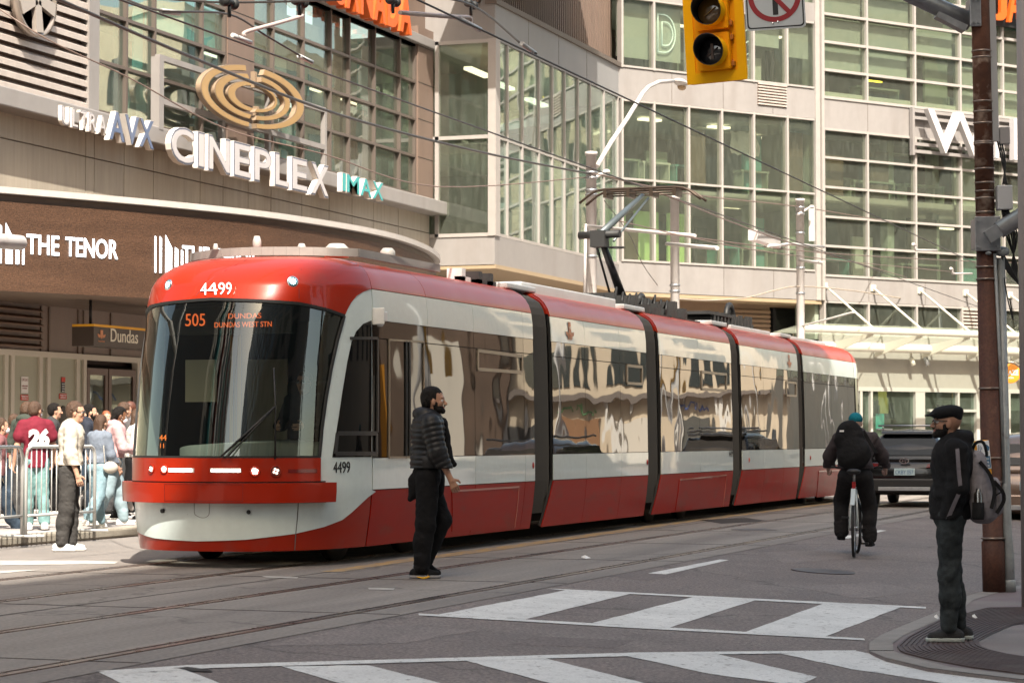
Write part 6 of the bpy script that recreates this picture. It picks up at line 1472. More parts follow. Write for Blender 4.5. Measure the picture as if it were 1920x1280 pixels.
# prohibition sign
cs = at_F(1452, -2, 22.8); N4 = -(Matrix.Rotation(math.radians(-6),4,'Z') @ Vector((FWD.x,FWD.y,0))).normalized()
sg_ = root('road_sign', cs, 'white square road sign with a red ring and slash over a black arrow', 'road sign')
Ms = frameM(cs, Vector((-N4.y, N4.x, 0)), N4) @ Matrix.Rotation(math.radians(3),4,'Z')
mb = MB(); mb.prism(rr_poly(-.29,-.30,.29,.30,.04), .006, Ms); pl = mb.build('plate', mat('sign_sheet', (.50,.54,.56), .4), sg_)
mb = MB(); P1 = rr_poly(-.275,-.285,.275,.285,.035); P2 = rr_poly(-.262,-.272,.262,.272,.03); n = len(P1)
mb.add([(x,y,.0075) for x,y in P1]+[(x,y,.0075) for x,y in P2], [(i,(i+1)%n,n+(i+1)%n,n+i) for i in range(n)], 0, False, Ms)
mb.box((-.022,-.16,.0065),(.03,.16,.0085),0,Ms); mb.prism([(-.19,.04),(-.08,.1),(-.1,.02)],.008,Ms); mb.prism([(.19,.04),(.1,.02),(.08,.1)],.008,Ms); mb.prism([(-.09,.15),(.1,.15),(0,.24)],.008,Ms); mb.box((-.16,.03,.0066),(.16,.06,.0084),0,Ms); mb.build('border_and_arrows', NUMK, pl)
mb = MB(); n = 48; vs = []
for i in range(n):
    t = 2*math.pi*i/n
    for R_ in (.255,.205): vs.append((R_*math.cos(t), R_*math.sin(t)+.025, .010))
mb.add(vs, [(2*i,2*((i+1)%n),2*((i+1)%n)+1,2*i+1) for i in range(n)], 0, False, Ms); mb.bar(Ms@Vector((-.155,.19,.0105)), Ms@Vector((.135,-.14,.0105)), .045, .003, up=N4); mb.build('red_ring', mat('sign_red', (.28,.01,.015), .4), pl)
mb = MB(); mb.tube([Ms@Vector((0,.3,-.02)), Vector((cs.x,cs.y,cs.z+1.2))],.02,8); mb.build('hanger', STEEL, sg_)
mb = MB(); mb.lathe([(.012,.009),(.01,.013)],12,Ms @ Matrix.Translation((-.03,-.24,0))); mb.build('rivet', CHROME, pl); mb = MB(); mb.lathe([(.012,.009),(.01,.013)],12,Ms @ Matrix.Translation((.02,-.23,0))); mb.build('rivet', CHROME, pl)
# ---------------------------------------------------------------- people: blended distance-field bodies, one continuous mesh each
def nets(fields, bounds, h, post=None):
    """fields: list of (fn, lo, hi, k) smooth-unioned one after another; surface nets"""
    lo = np.array(bounds[0]); hi = np.array(bounds[1]); n = np.ceil((hi-lo)/h).astype(int)+1
    G = np.full(n, .5, dtype=np.float32)
    ax = [lo[i]+h*np.arange(n[i]) for i in range(3)]
    for fn, a, b, k in fields:
        i0 = np.maximum(0, np.floor((np.array(a)-.06-k-lo)/h).astype(int)); i1 = np.minimum(n, np.ceil((np.array(b)+.06+k-lo)/h).astype(int)+1)
        if (i1 <= i0).any(): continue
        X, Y, Z = np.meshgrid(ax[0][i0[0]:i1[0]], ax[1][i0[1]:i1[1]], ax[2][i0[2]:i1[2]], indexing='ij')
        d = fn(X, Y, Z); sub = G[i0[0]:i1[0], i0[1]:i1[1], i0[2]:i1[2]]
        if k > 0:
            hh = np.clip(.5+.5*(d-sub)/k, 0, 1); r = d*(1-hh)+sub*hh-k*hh*(1-hh)
        else: r = np.minimum(sub, d)
        G[i0[0]:i1[0], i0[1]:i1[1], i0[2]:i1[2]] = r
    if post is not None:
        X, Y, Z = np.meshgrid(*ax, indexing='ij'); G = post(G, X, Y, Z)
    s = G < 0; nx, ny, nz = G.shape
    c = np.zeros((nx-1, ny-1, nz-1), int)
    acc = np.zeros((nx-1, ny-1, nz-1, 3)); cnt = np.zeros((nx-1, ny-1, nz-1))
    for (d, axn) in (((1,0,0),0),((0,1,0),1),((0,0,1),2)):
        A = G[:nx-d[0], :ny-d[1], :nz-d[2]]; B = G[d[0]:, d[1]:, d[2]:]
        cr = (A < 0) != (B < 0); t = np.where(cr, A/np.where(cr, A-B, 1), 0)
        o1, o2 = [i for i in range(3) if i != axn]
        for p in (0,1):
            for q in (0,1):
                sl = [slice(None)]*3
                sh = [0,0,0]; sh[o1] = p; sh[o2] = q
                e = [nx-1, ny-1, nz-1]
                sl = tuple(slice(sh[i], sh[i]+e[i]) for i in range(3))
                crs = cr[sl]; ts = t[sl]
                off = np.zeros(crs.shape+(3,)); off[..., axn] = ts; off[..., o1] = p; off[..., o2] = q
                acc += off*crs[..., None]; cnt += crs
    m = cnt > 0; idx = -np.ones(m.shape, int); idx[m] = np.arange(m.sum())
    pos = np.argwhere(m)+acc[m]/cnt[m][:, None]; V = lo+pos*h
    F = []
    for axn in range(3):
        d = [0,0,0]; d[axn] = 1; o1 = (axn+1) % 3; o2 = (axn+2) % 3
        A = s[:nx-d[0], :ny-d[1], :nz-d[2]]; B = s[d[0]:, d[1]:, d[2]:]
        E = np.argwhere(A != B)
        ok = (E[:, o1] > 0) & (E[:, o2] > 0) & (E[:, o1] < [nx,ny,nz][o1]-1) & (E[:, o2] < [nx,ny,nz][o2]-1); E = E[ok]
        if not len(E): continue
        def at(a, b): q = E.copy(); q[:, o1] -= a; q[:, o2] -= b; return idx[q[:,0], q[:,1], q[:,2]]
        Q = np.stack([at(1,1), at(0,1), at(0,0), at(1,0)], 1); fl = ~A[E[:,0], E[:,1], E[:,2]]
        Q[fl] = Q[fl][:, ::-1]; F.append(Q)
    F = np.concatenate(F) if F else np.zeros((0,4), int)
    return V, F
class Blob:
    def __init__(s): s.f = []; s.tags = []
    def cap(s, a, b, ra, rb, k=.02, tag=0, sc=None, rib=None):
        a = np.array(a, float); b = np.array(b, float); ab = b-a; L2 = max(1e-9, ab@ab)
        def fn(X, Y, Z):
            P = np.stack([X-a[0], Y-a[1], Z-a[2]], -1); t = np.clip(P@ab/L2, 0, 1); D = P-t[..., None]*ab
            if sc is not None: D = D/np.array(sc)
            r = ra+(rb-ra)*t
            if rib: r = r+rib[0]*np.abs(np.sin(np.pi*(t*math.sqrt(L2)/rib[1]+rib[2])))
            return np.linalg.norm(D, axis=-1)-r
        R = max(ra, rb)*(max(sc) if sc is not None else 1)+(rib[0] if rib else 0)
        s.f.append((fn, np.minimum(a, b)-R, np.maximum(a, b)+R, k)); s.tags.append(tag); return s
    def ell(s, c, r, k=.02, tag=0, R=None):
        c = np.array(c, float); r = np.array(r, float); Rm = np.array(R) if R is not None else np.eye(3)
        def fn(X, Y, Z):
            P = np.stack([X-c[0], Y-c[1], Z-c[2]], -1)@Rm; k0 = np.linalg.norm(P/r, axis=-1); k1 = np.linalg.norm(P/(r*r), axis=-1)
            return k0*(k0-1)/np.maximum(k1, 1e-6)
        s.f.append((fn, c-r.max(), c+r.max(), k)); s.tags.append(tag); return s
    def mesh(s, name, mats, parent, h=.012, post=None, cuts=None):
        lo = np.min([f[1] for f in s.f], 0)-.05; hi = np.max([f[2] for f in s.f], 0)+.05
        def pf(G, X, Y, Z):
            if post is not None: G = post(G, X, Y, Z)
            if cuts:
                for (p, n) in cuts:
                    G = np.maximum(G, (X-p[0])*n[0]+(Y-p[1])*n[1]+(Z-p[2])*n[2])
            return G
        V, F = nets(s.f, (lo, hi), h, pf)
        me = bpy.data.meshes.new(name); me.from_pydata(V.tolist(), [], F.tolist())
        if not isinstance(mats, (list, tuple)): mats = [mats]
        for m in mats: me.materials.append(m)
        if len(mats) > 1 and len(F):
            C = V[F].mean(1); best = np.full(len(C), 9e9); tg = np.zeros(len(C), int)
            for (fn, a, b, k), t in zip(s.f, s.tags):
                d = fn(C[:,0], C[:,1], C[:,2]); m = d < best; best[m] = d[m]; tg[m] = t
            me.polygons.foreach_set('material_index', tg.tolist())
        me.polygons.foreach_set('use_smooth', [True]*len(F)); me.update()
        o = bpy.data.objects.new(name, me); COL.objects.link(o)
        if parent: o.parent = parent
        return o
def wr(amp=.004, f=18, seed=0, zs=1.0):   # cloth wrinkles
    def fn(G, X, Y, Z):
        q = .35*f*X+.5*f*Y+seed
        w1 = np.sin(.55*f*Z*zs+1.9*np.sin(.31*f*Z+q)+1.3*q)*np.sin(.9*f*X+.7*f*Y+.6*f*Z*zs+seed*1.7)
        w2 = np.sin(1.7*f*Z*zs+1.6*np.sin(.8*f*X-.5*f*Z)+1.1*f*Y)*np.sin(1.1*f*Y-1.2*f*X+.45*f*Z+seed)
        w3 = np.sin(3.4*f*Z*zs+2.2*np.sin(1.3*f*X+.9*f*Z)+f*Y)*np.sin(.5*f*Z-2*f*X+seed*3)
        return G+amp*(.8*w1+.6*w2+.35*w3)
    return fn
SKIN = {'light': mat('skin_light', (.50,.29,.20), .5, spec=.4), 'tan': mat('skin_tan', (.36,.19,.12), .5), 'brown': mat('skin_brown', (.16,.075,.04), .5), 'pale': mat('skin_pale', (.56,.36,.28), .5)}
HAIRK = mat('hair_black', (.010,.008,.007), .75, spec=.2, bump=.8, bscale=90); HAIRB = mat('hair_brown', (.07,.035,.018), .5, bump=.8, bscale=90); HAIRG = mat('hair_grey', (.18,.15,.13), .6, bump=.6, bscale=90)
EYEW = mat('eye_white', (.7,.68,.66), .3); EYEK = mat('eye_dark', (.01,.008,.006), .2); LIP = mat('lip', (.30,.11,.09), .5); SHADES = mat('sunglass_black', (.008,.008,.008), .1, coat=1); MASKW = mat('mask_white', (.70,.74,.78), .7)
def cloth(name, c, rough=.85, coat=0): return mat('cloth_'+name, c, rough, coat=coat, spec=.15, var=.16, vscale=9, bump=.45, bscale=24)
def V3(x, y, z): return np.array([x, y, z], float)
def rotz(v, a): c, s_ = math.cos(a), math.sin(a); return V3(c*v[0]-s_*v[1], s_*v[0]+c*v[1], v[2])
def make_person(label, loc, heading, H=1.75, group=None, skin='light', hair=None, hair_len=0, head_yaw=0, head_pitch=0, lean=4,
                legs=((6,5,4),(-6,12,4)), arms=((-5,12,15),(5,12,15)), top=None, sleeve='long', trousers=None, shoes=None, sole=None, wid=1.0,
                hood=False, cap=None, beard=False, glasses=False, mask=False, pod=False, fine=.011, top_len=.0, puffer=0, loose=.0, leg_loose=0.0, foot_yaw=(8,-8), toe=(0,0), grip=(False,False), wrap=1.0, name='person', hands=True, torso_twist=0, cuffs=None, shoe_kind=None, tuck=0, sl_ext=0):
    """local frame: faces +x, left is +y. legs/arms: (forward swing, bend, spread) in degrees for left, right"""
    r = root(name, loc, label, 'person', group, rz=heading)
    s = H/1.75; sk = SKIN[skin]
    pel = V3(0, 0, .93*s); ln = math.radians(lean)
    def up(p, d): return p+V3(math.sin(ln)*d, 0, math.cos(ln)*d)
    waist = up(pel, .12*s); chest = up(pel, .36*s); neck0 = up(pel, .54*s); shc = up(pel, .49*s)
    hy = math.radians(head_yaw); hp = math.radians(head_pitch)
    fwd = V3(math.cos(hy)*math.cos(hp), math.sin(hy)*math.cos(hp), -math.sin(hp)); sd = V3(-math.sin(hy), math.cos(hy), 0); hu = np.cross(fwd, sd)
    headc = neck0+V3(.035*s,0,.135*s)+fwd*.012
    RH = np.stack([fwd, sd, hu], 1)
    def hd(x, y, z): return headc+RH@V3(x*s, y*s, z*s)
    hips = []; knees = []; ank = []; toes = []
    for i, (sg, (sw, kb, ab)) in enumerate(zip((1,-1), legs)):
        hp_ = pel+V3(0, sg*.09*s*wid, -.02*s); a = math.radians(sw); b = math.radians(ab)
        kn = hp_+V3(math.sin(a)*.43, sg*math.sin(b)*.43*.5, -math.cos(a)*.43)*s
        a2 = math.radians(sw-kb); an = kn+V3(math.sin(a2)*.41, 0, -math.cos(a2)*.41)*s
        hips.append(hp_); knees.append(kn); ank.append(an)
    lowest = min(a[2] for a in ank); dz = .085*s-lowest
    for L in (hips, knees, ank):
        for p in L: p[2] += dz
    for p in (pel, waist, chest, neck0, shc, headc): p[2] += dz
    shl = []; elb = []; wri = []; tw = math.radians(torso_twist)
    for sg, (sw, eb, ab) in zip((1,-1), arms):
        o_ = rotz(V3(0, sg*.185*s*wid, 0), tw); sh = shc+o_-V3(.0,0,.01); a = math.radians(sw); b = math.radians(ab)
        el = sh+V3(math.sin(a)*math.cos(b)*.29, sg*math.sin(b)*.29, -math.cos(a)*math.cos(b)*.29)*s
        a2 = a+math.radians(eb); b2 = b*.3
        w_ = el+V3(math.sin(a2)*math.cos(b2)*.25, sg*math.sin(b2)*.25-sg*(.08 if eb > 50 else tuck), -math.cos(a2)*math.cos(b2)*.25)*s
        shl.append(sh); elb.append(el); wri.append(w_)
    B = Blob()
    # trunk and limbs
    B.ell(pel, (.115*s,.165*s*wid,.13*s), .03, 0); B.ell(waist, (.10*s,.14*s*wid,.14*s), .05); B.ell(chest, (.115*s,.165*s*wid,.19*s), .05); B.ell(shc-V3(0,0,.03*s), (.095*s,.19*s*wid,.08*s), .05)
    B.cap(neck0-V3(0,0,.05), headc-V3(0,0,.06*s), .058*s, .054*s, .03)
    for i in (0,1):
        B.cap(hips[i], knees[i], .085*s, .055*s, .04); B.cap(knees[i], ank[i], .054*s, .038*s, .02)
        m = knees[i]*.65+ank[i]*.35+V3(-.02,0,0); B.ell(m, (.05*s,.05*s,.11*s), .03)
        fy = math.radians(foot_yaw[i]); t = rotz(V3(.15*s,0,0), fy); tp = math.radians(toe[i]); t = V3(t[0]*math.cos(tp), t[1], -.05*s*0-math.sin(tp)*.15*s); f0 = ank[i]-V3(.02*s,0,.045*s); toes.append((f0, f0+t))
        B.cap(ank[i], f0, .038*s, .035*s, .02); B.cap(f0, f0+t, .035*s, .028*s, .02, sc=(1,1.15,.85))
    for i in (0,1):
        B.cap(shl[i], elb[i], .052*s, .040*s, .035); B.cap(elb[i], wri[i], .041*s, .026*s, .015)
    # head
    B.ell(hd(-.012,0,.03), (.098*s,.076*s,.098*s), .02, 0, RH); B.ell(hd(.022,0,-.035), (.062*s,.055*s,.075*s), .03, 0, RH); B.ell(hd(.062,0,-.088), (.022*s,.026*s,.02*s), .02, 0, RH)
    B.cap(hd(.086,0,.012), hd(.112,0,-.026), .008*s, .013*s, .012); B.ell(hd(.098,.011,-.03), (.009*s,.008*s,.007*s), .006); B.ell(hd(.098,-.011,-.03), (.009*s,.008*s,.007*s), .006)
    B.cap(hd(.080,.035,.026), hd(.080,-.035,.026), .012*s, .012*s, .02)
    for sg in (1,-1):
        B.ell(hd(.0,sg*.076,-.008), (.020*s,.009*s,.032*s), .006, 0, RH); B.ell(hd(.055,sg*.036,-.022), (.025*s,.022*s,.02*s), .02, 0, RH)
        B.ell(hd(.079,sg*.031,.010), (.012*s,.014*s,.009*s), .001, 1, RH); B.ell(hd(.0885,sg*.031,.010), (.0045*s,.006*s,.006*s), 0, 2, RH); B.cap(hd(.090,sg*.018,.030), hd(.080,sg*.048,.030), .005*s, .004*s, .003, 3)
    B.ell(hd(.088,0,-.054), (.012*s,.022*s,.0045*s), .002, 4, RH); B.ell(hd(.087,0,-.062), (.012*s,.019*s,.005*s), .002, 4, RH)
    if beard:
        B.ell(hd(.03,0,-.07), (.062*s,.060*s,.045*s), .004, 3, RH); B.ell(hd(.080,0,-.092), (.026*s,.030*s,.026*s), .01, 3, RH); B.cap(hd(.100,.02,-.044), hd(.100,-.02,-.044), .006*s, .006*s, .004, 3); B.cap(hd(.02,.066,-.02),hd(.02,.06,-.06),.012*s,.014*s,.005,3); B.cap(hd(.02,-.066,-.02),hd(.02,-.06,-.06),.012*s,.014*s,.005,3)
    # hands: palm, four fingers, thumb
    if hands:
        for i, sg in ((0,1),(1,-1)):
            d = wri[i]-elb[i]; d = d/np.linalg.norm(d); side = np.cross(d, V3(0,1,0)); side = side/np.linalg.norm(side)   # roughly forward
            if d[0] > .8: side = V3(0,0,1)
            inn = V3(0,-sg,0); 
            if grip[i] == 'flat': inn = V3(0,0,1); side = V3(0,-sg,0)
            pc = wri[i]+d*.05*s
            B.cap(wri[i], wri[i]+d*.03*s, .024*s, .026*s, .01)
            for q in (-.024,-.008,.008,.024): B.cap(wri[i]+d*.02*s+side*q*.6*s, wri[i]+d*.088*s+side*q*s, .0135*s, .012*s, .008)
            curl = 1.25 if grip[i] else .42
            for q, (fx, L_) in enumerate(((.031,.070),(.0105,.080),(-.0105,.075),(-.031,.060))):
                p0 = wri[i]+d*.09*s+side*fx*s; p = p0; ang = .2
                for seg in range(3):
                    ang += curl*(.5 if seg == 0 else .8)*(1+.08*q); dd = d*math.cos(ang)+inn*math.sin(ang); p2 = p+dd*L_*s*(.42,.33,.25)[seg]; B.cap(p, p2, (.0095-.001*seg)*s, (.009-.0012*seg)*s, .003); p = p2
            tb = wri[i]+d*.03*s+side*.026*s; t1 = tb+(d*.55+side*.75+inn*.2)*.042*s; t2 = t1+(d*.85+side*.25+inn*.4)*.032*s
            B.cap(tb, t1, .013*s, .011*s, .008); B.cap(t1, t2, .0105*s, .0085*s, .003)
    mats_ = [sk, EYEW, EYEK, hair or HAIRK, LIP]
    body = B.mesh('body', mats_, r, h=fine*.62)
    J = dict(pel=pel, waist=waist, chest=chest, neck=neck0, shc=shc, head=headc, hd=hd, RH=RH, hips=hips, knees=knees, ank=ank, sh=shl, el=elb, wr=wri, toes=toes, s=s, root=r, fwd=fwd)
    # hair
    if hair:
        Hh = Blob(); Hh.ell(hd(-.022,0,.045), (.104*s,.084*s,.094*s), .01, 0, RH)
        if hair_len >= 0: Hh.ell(hd(-.05,0,.0), (.072*s,.08*s,.08*s), .02, 0, RH)
        if hair_len >= 1:
            random.seed(int(H*1000)+int(hair_len*10))
            for k in range(26): 
                a = random.uniform(-2.2,2.2)+math.pi; z = random.uniform(-.02,.11); R_ = .088*math.sqrt(max(.1,1-(z-.03)**2/.01)); Hh.ell(hd(-.02+R_*math.cos(a)*1.0,R_*.85*math.sin(a),z), (.02*s,.02*s,.018*s), .008)
        if hair_len >= 2:
            for y in (-.055,-.03,0,.03,.055): Hh.cap(hd(-.07,y,.02), hd(-.10-.02*math.cos(y*30),y*1.1,-.30 if hair_len == 2 else -.12), .04*s, .022*s, .02)
        if hair_len == -2: Hh.ell(hd(-.10,0,.06), (.05*s,.045*s,.045*s), .01)
        # keep the face free
        pf = hd(.045, 0, .062); nf = RH@V3(.80,0,-.6); pe = hd(.012,0,0)
        def pst(G, X, Y, Z):
            P_ = np.stack([X-headc[0], Y-headc[1], Z-headc[2]], -1)@RH/s
            face = np.maximum(.028-P_[...,0], P_[...,2]-.070-.4*np.maximum(0,-(P_[...,0]-.028)))      # negative inside the face zone
            earz = np.maximum(np.maximum(-.028-P_[...,0], P_[...,2]-.012), -P_[...,2]-.2)
            napez = P_[...,2]+(.085 if hair_len < 2 else .5)
            G = np.maximum(G, -face); G = np.maximum(G, -earz); G = np.maximum(G, -napez)
            G = G + .0035*np.sin(P_[...,0]*160+2*np.sin(P_[...,2]*60))*np.sin(P_[...,1]*140)
            return G
        Hh.mesh('hair', hair, r, h=fine*.8, post=pst)
    if glasses:
        mb = MB()
        for sg in (1,-1): 
            c = hd(.098,sg*.033,.010); MM = Matrix([list(RH[i])+[c[i]] for i in range(3)]+[[0,0,0,1]]); mb.ell((0,0,0), (.006*s,.028*s,.020*s), MM)
            mb.tube([hd(.092,sg*.058,.014), hd(.01,sg*.080,.012)], .004*s, 6)
        mb.tube([hd(.10,.012,.014), hd(.10,-.012,.014)], .004*s, 6); mb.build('sunglasses', SHADES, r, local=True)
    if mask:
        M_ = Blob(); M_.ell(hd(.070,0,-.048), (.050*s,.052*s,.046*s), .01, 0, RH); mk = M_.mesh('face_mask', MASKW, r, h=fine*.8); 
        mb = MB(); 
        for sg in (1,-1): mb.tube([hd(.06,sg*.052,-.03), hd(-.005,sg*.082,.005)], .002, 5); mb.tube([hd(.06,sg*.05,-.07), hd(-.005,sg*.082,-.02)], .002, 5)
        mb.build('strap', MASKW, mk, local=True)
    # trousers
    if trousers:
        T = Blob(); e = .012+leg_loose*.4; T.ell(pel-V3(0,0,.0), (.125*s+e*.4,.17*s*wid+e*.3,.125*s), .03)
        for i in (0,1):
            T.cap(hips[i], knees[i], .097*s+e*.6, .072*s+e, .045); T.cap(knees[i], ank[i]+V3(0,0,.015), .070*s+e, .054*s+e*.9, .03); T.ell(knees[i]*.62+ank[i]*.38+V3(-.018,0,0), (.066*s+e*.8,.062*s+e*.8,.13*s), .03)
            for q in range(3): T.cap(ank[i]+V3(0,-.02,.02+q*.045), ank[i]+V3(0,.02,.03+q*.04), .052*s+e*.8, .05*s+e*.8, .012)
        cts = [((0,0,pel[2]+.095*s),(0,0,1))]
        pw = wr(.0032*wrap, 24, 1.3, 1.0)
        T.mesh('trousers', trousers, r, h=fine, post=pw, cuts=cts+[((ank[0][0],0,min(ank[0][2],ank[1][2])-.03*s),(0,0,-1))])
        if cuffs: pass
    # shoes
    if shoes:
        for i in (0,1):
            f0, f1 = toes[i]; Sh = Blob(); d = (f1-f0)/np.linalg.norm(f1-f0); f0b = f0-d*.045*s
            Sh.cap(f0b+V3(0,0,.005), f1+V3(0,0,.0), .043*s, .036*s, .02, 0, sc=(1,1,.95)); Sh.cap(ank[i]+V3(-.005,0,.0), f0b+V3(.01,0,.01), .046*s, .045*s, .03); Sh.cap(ank[i]+V3(.01,0,-.01), f1*.6+f0*.4, .04*s, .038*s, .03)
            base = min(f0[2], f1[2])-.035*s
            dn = V3(d[2],0,-abs(d[0])) if False else V3(0,0,-1)
            nrm = np.cross(np.cross(d, V3(0,0,1)), d); nrm = nrm/np.linalg.norm(nrm)
            pz = (f0+f1)/2-nrm*.010*s
            sh = Sh.mesh('shoe', shoes, r, h=fine*.75, cuts=[(pz, -nrm)])
            So = Blob(); So.cap(f0b-nrm*.014*s, f1-nrm*.014*s+d*.006, .049*s, .043*s, .0, 0); 
            so_ = So.mesh('sole', sole or WHITE, sh, h=fine*.7, cuts=[(pz+nrm*.003, nrm), (pz-nrm*.027*s, -nrm)])
    # top
    if top:
        T = Blob(); e = .008+loose*.8; rb = (.008, .052, 0) if puffer else None
        zc_ = pel[2]+(.06-top_len)*s
        T.cap(pel+V3(0,0,-.06*s), waist, .118*s+e, .125*s+e, .05, sc=(1,1.28*wid,1)); T.ell(chest, (.128*s+e,.178*s*wid+e,.20*s+e), .06); T.ell(shc-V3(0,0,.03*s), (.105*s+e,.195*s*wid+e*.6,.09*s+e), .05)
        T.cap(neck0-V3(0,0,.05), neck0+V3(.0,0,.0), .075*s+e*.3, .066*s+e*.2, .03)
        for i, sg in ((0,1),(1,-1)):
            if sleeve == 'long':
                T.cap(shl[i], elb[i], .062*s+e*.7, .054*s+e*.8, .03, rib=(.009,.05,0) if puffer else None); T.cap(elb[i], wri[i]+(wri[i]-elb[i])*sl_ext, .054*s+e*.8, .040*s+e*.5, .03, rib=(.009,.05,.3) if puffer else None)
                if not puffer: T.ell(elb[i]*.2+wri[i]*.8, (.052*s+e*.7,)*3, .02)
            elif sleeve == 'short': T.cap(shl[i], shl[i]*.5+elb[i]*.5, .066*s+e*.8, .070*s+e*1.2, .03)
        if hood:
            bk = V3(-1,0,0); c = neck0+V3(-.05*s,0,.02*s)
            T.ell(c+V3(-.02*s,0,0), (.085*s,.12*s,.065*s), .03); T.ell(c+V3(.04*s,0,-.005*s), (.085*s,.10*s,.05*s), .03)
            T.cap(neck0+V3(.02*s,.06*s,.02*s), neck0+V3(-.04*s,.085*s,.035*s), .034*s, .04*s, .03); T.cap(neck0+V3(.02*s,-.06*s,.02*s), neck0+V3(-.04*s,-.085*s,.035*s), .034*s, .04*s, .03)
        if puffer:
            def pst(G, X, Y, Z):
                t = Z/.050; m = (Z > pel[2]-.1)&(Z < neck0[2]+.0)
                near = np.abs(Y) < .19*s
                g = -.011*np.abs(np.sin(np.pi*t+.6*np.sin(X*5)))+.008+.0025*np.sin(40*X+30*Y+9*np.sin(25*Z))
                return G+np.where(m&near, g, .002)
        else: pst = wr(.0055*wrap, 17, H*7, .9)
        T.mesh('jacket' if sleeve == 'long' else 'shirt', top, r, h=fine, post=pst, cuts=[((0,0,zc_),(0,0,-1))])
    if cap == 'flat':
        C = Blob(); RC = RH@np.array(Matrix.Rotation(math.radians(9),3,'Y')); C.ell(hd(-.008,0,.078), (.116*s,.094*s,.058*s), .02, 0, RC); C.cap(hd(.05,.03,.07), hd(.05,-.03,.07), .05*s, .05*s, .04, 0, sc=(1.1,1,.7)); C.ell(hd(.120,0,.056), (.050*s,.062*s,.010*s), .02, 0, RC); C.ell(hd(-.06,0,.05),(.055*s,.07*s,.045*s),.02,0,RH)
        C.mesh('flat_cap', cloth('cap_black', (.012,.012,.013)), r, h=fine*.8)
    if cap == 'beanie':
        C = Blob(); C.ell(hd(-.012,0,.052), (.108*s,.088*s,.085*s), .02, 0, RH); pfz = hd(0,0,.018)
        C.mesh('beanie', cloth('teal_beanie', (.01,.16,.21)), r, h=fine*.8, cuts=[(pfz, -RH[:,2])])
    return r, J
def box_item(par, name, m, c, half, R=None, bevel=.01, rot=None):
    mb = MB(); M = Matrix.Translation(Vector(c)) @ (rot.to_4x4() if rot else Matrix.Identity(4)); mb.box((-half[0],-half[1],-half[2]), half, 0, M); o = mb.build(name, m, par, local=True, bevel=bevel); return o
def ang_to(dx, dy): return math.atan2(dy, dx)
CR_ = ang_to(math.sin(AZ), -math.cos(AZ))      # heading of "to the right in the picture"
CA = AZ                                         # heading of "away from the camera"
def hdg(deg): return CR_+math.radians(deg)      # 0 = facing picture right, 90 = facing away, 180 = facing left, -90 = facing the camera
BLACKC = cloth('black', (.008,.008,.009)); DKG = cloth('dark_grey', (.05,.05,.052)); DENB = cloth('dark_denim', (.03,.045,.065)); DENL = cloth('light_denim', (.22,.33,.38)); GREYC = cloth('grey', (.14,.135,.14)); BEIG = cloth('cream_fleece', (.62,.56,.48)); NAVY = cloth('navy', (.03,.035,.05)); TEALJ = cloth('faded_teal_jeans', (.16,.28,.28)); WHITES = mat('sneaker_white', (.75,.74,.72), .5)
# --- walker in front of the streetcar
pw = on_ground(800, 1083)
W, J = make_person('bearded man in a black quilted jacket and black trousers walking in front of the streetcar', (pw.x,pw.y,0), hdg(8), 1.80, skin='tan', hair=HAIRK, hair_len=1, beard=True, lean=2, head_yaw=-12,
    legs=((20,42,3),(-3,2,3)), arms=((-12,14,10),(12,14,8)), top=mat('puffer_nylon', (.007,.007,.008), .5, spec=.35, bump=.15, bscale=60), trousers=BLACKC, shoes=BLACKC, sole=mat('sole_grey', (.25,.25,.27), .5), hood=True, puffer=1, loose=.034, leg_loose=.024, wid=1.06, fine=.0085, grip=(False,False), toe=(22,0), wrap=1.3)
s_ = J['s']; i = 1
f0, f1 = J['toes'][1]; 
for i in (1,0):
    f0, f1 = J['toes'][i]; sy = -1
    mb = MB(); a = f0+V3(-.03,sy*.049,-.012); b = f0*.4+f1*.6+V3(0,sy*.046,-.02); mb.tube([a+V3(0,0,-.006), (a+b)/2+V3(0,-.002,-.018), b+V3(.0,.0,.004), b+V3(-.02,0,.020)], [.004,.010,.009,.003], 6); mb.build('shoe_mark', mat('shoe_yellow', (.75,.42,.02), .5), W, local=True)
SB_ = Blob(); c = J['pel']+V3(-.13,-.02,-.11); SB_.ell(c+V3(.03,0,.02), (.085,.06,.13), .03); SB_.cap(c+V3(.04,0,-.02), c+V3(-.03,0,-.12), .06, .025, .03); SB_.mesh('jacket_round_waist', BLACKC, W, h=.011, post=wr(.006, 22, 2))
SB_ = Blob(); c = J['pel']+V3(.12,.05,-.06); SB_.ell(c, (.06,.09,.16), .03); SB_.mesh('hanging_hem', BLACKC, W, h=.011, post=wr(.006, 22, 2))
SB_ = Blob(); SB_.cap(J['chest']+V3(.13,-.05,.12), J['pel']+V3(.20,-.07,.16), .05, .045, .03); SB_.cap(J['pel']+V3(.16,-.07,.16), J['pel']+V3(.245,-.08,.10), .04, .03, .03); SB_.mesh('open_front', BLACKC, W, h=.010, post=wr(.005, 30, 4))
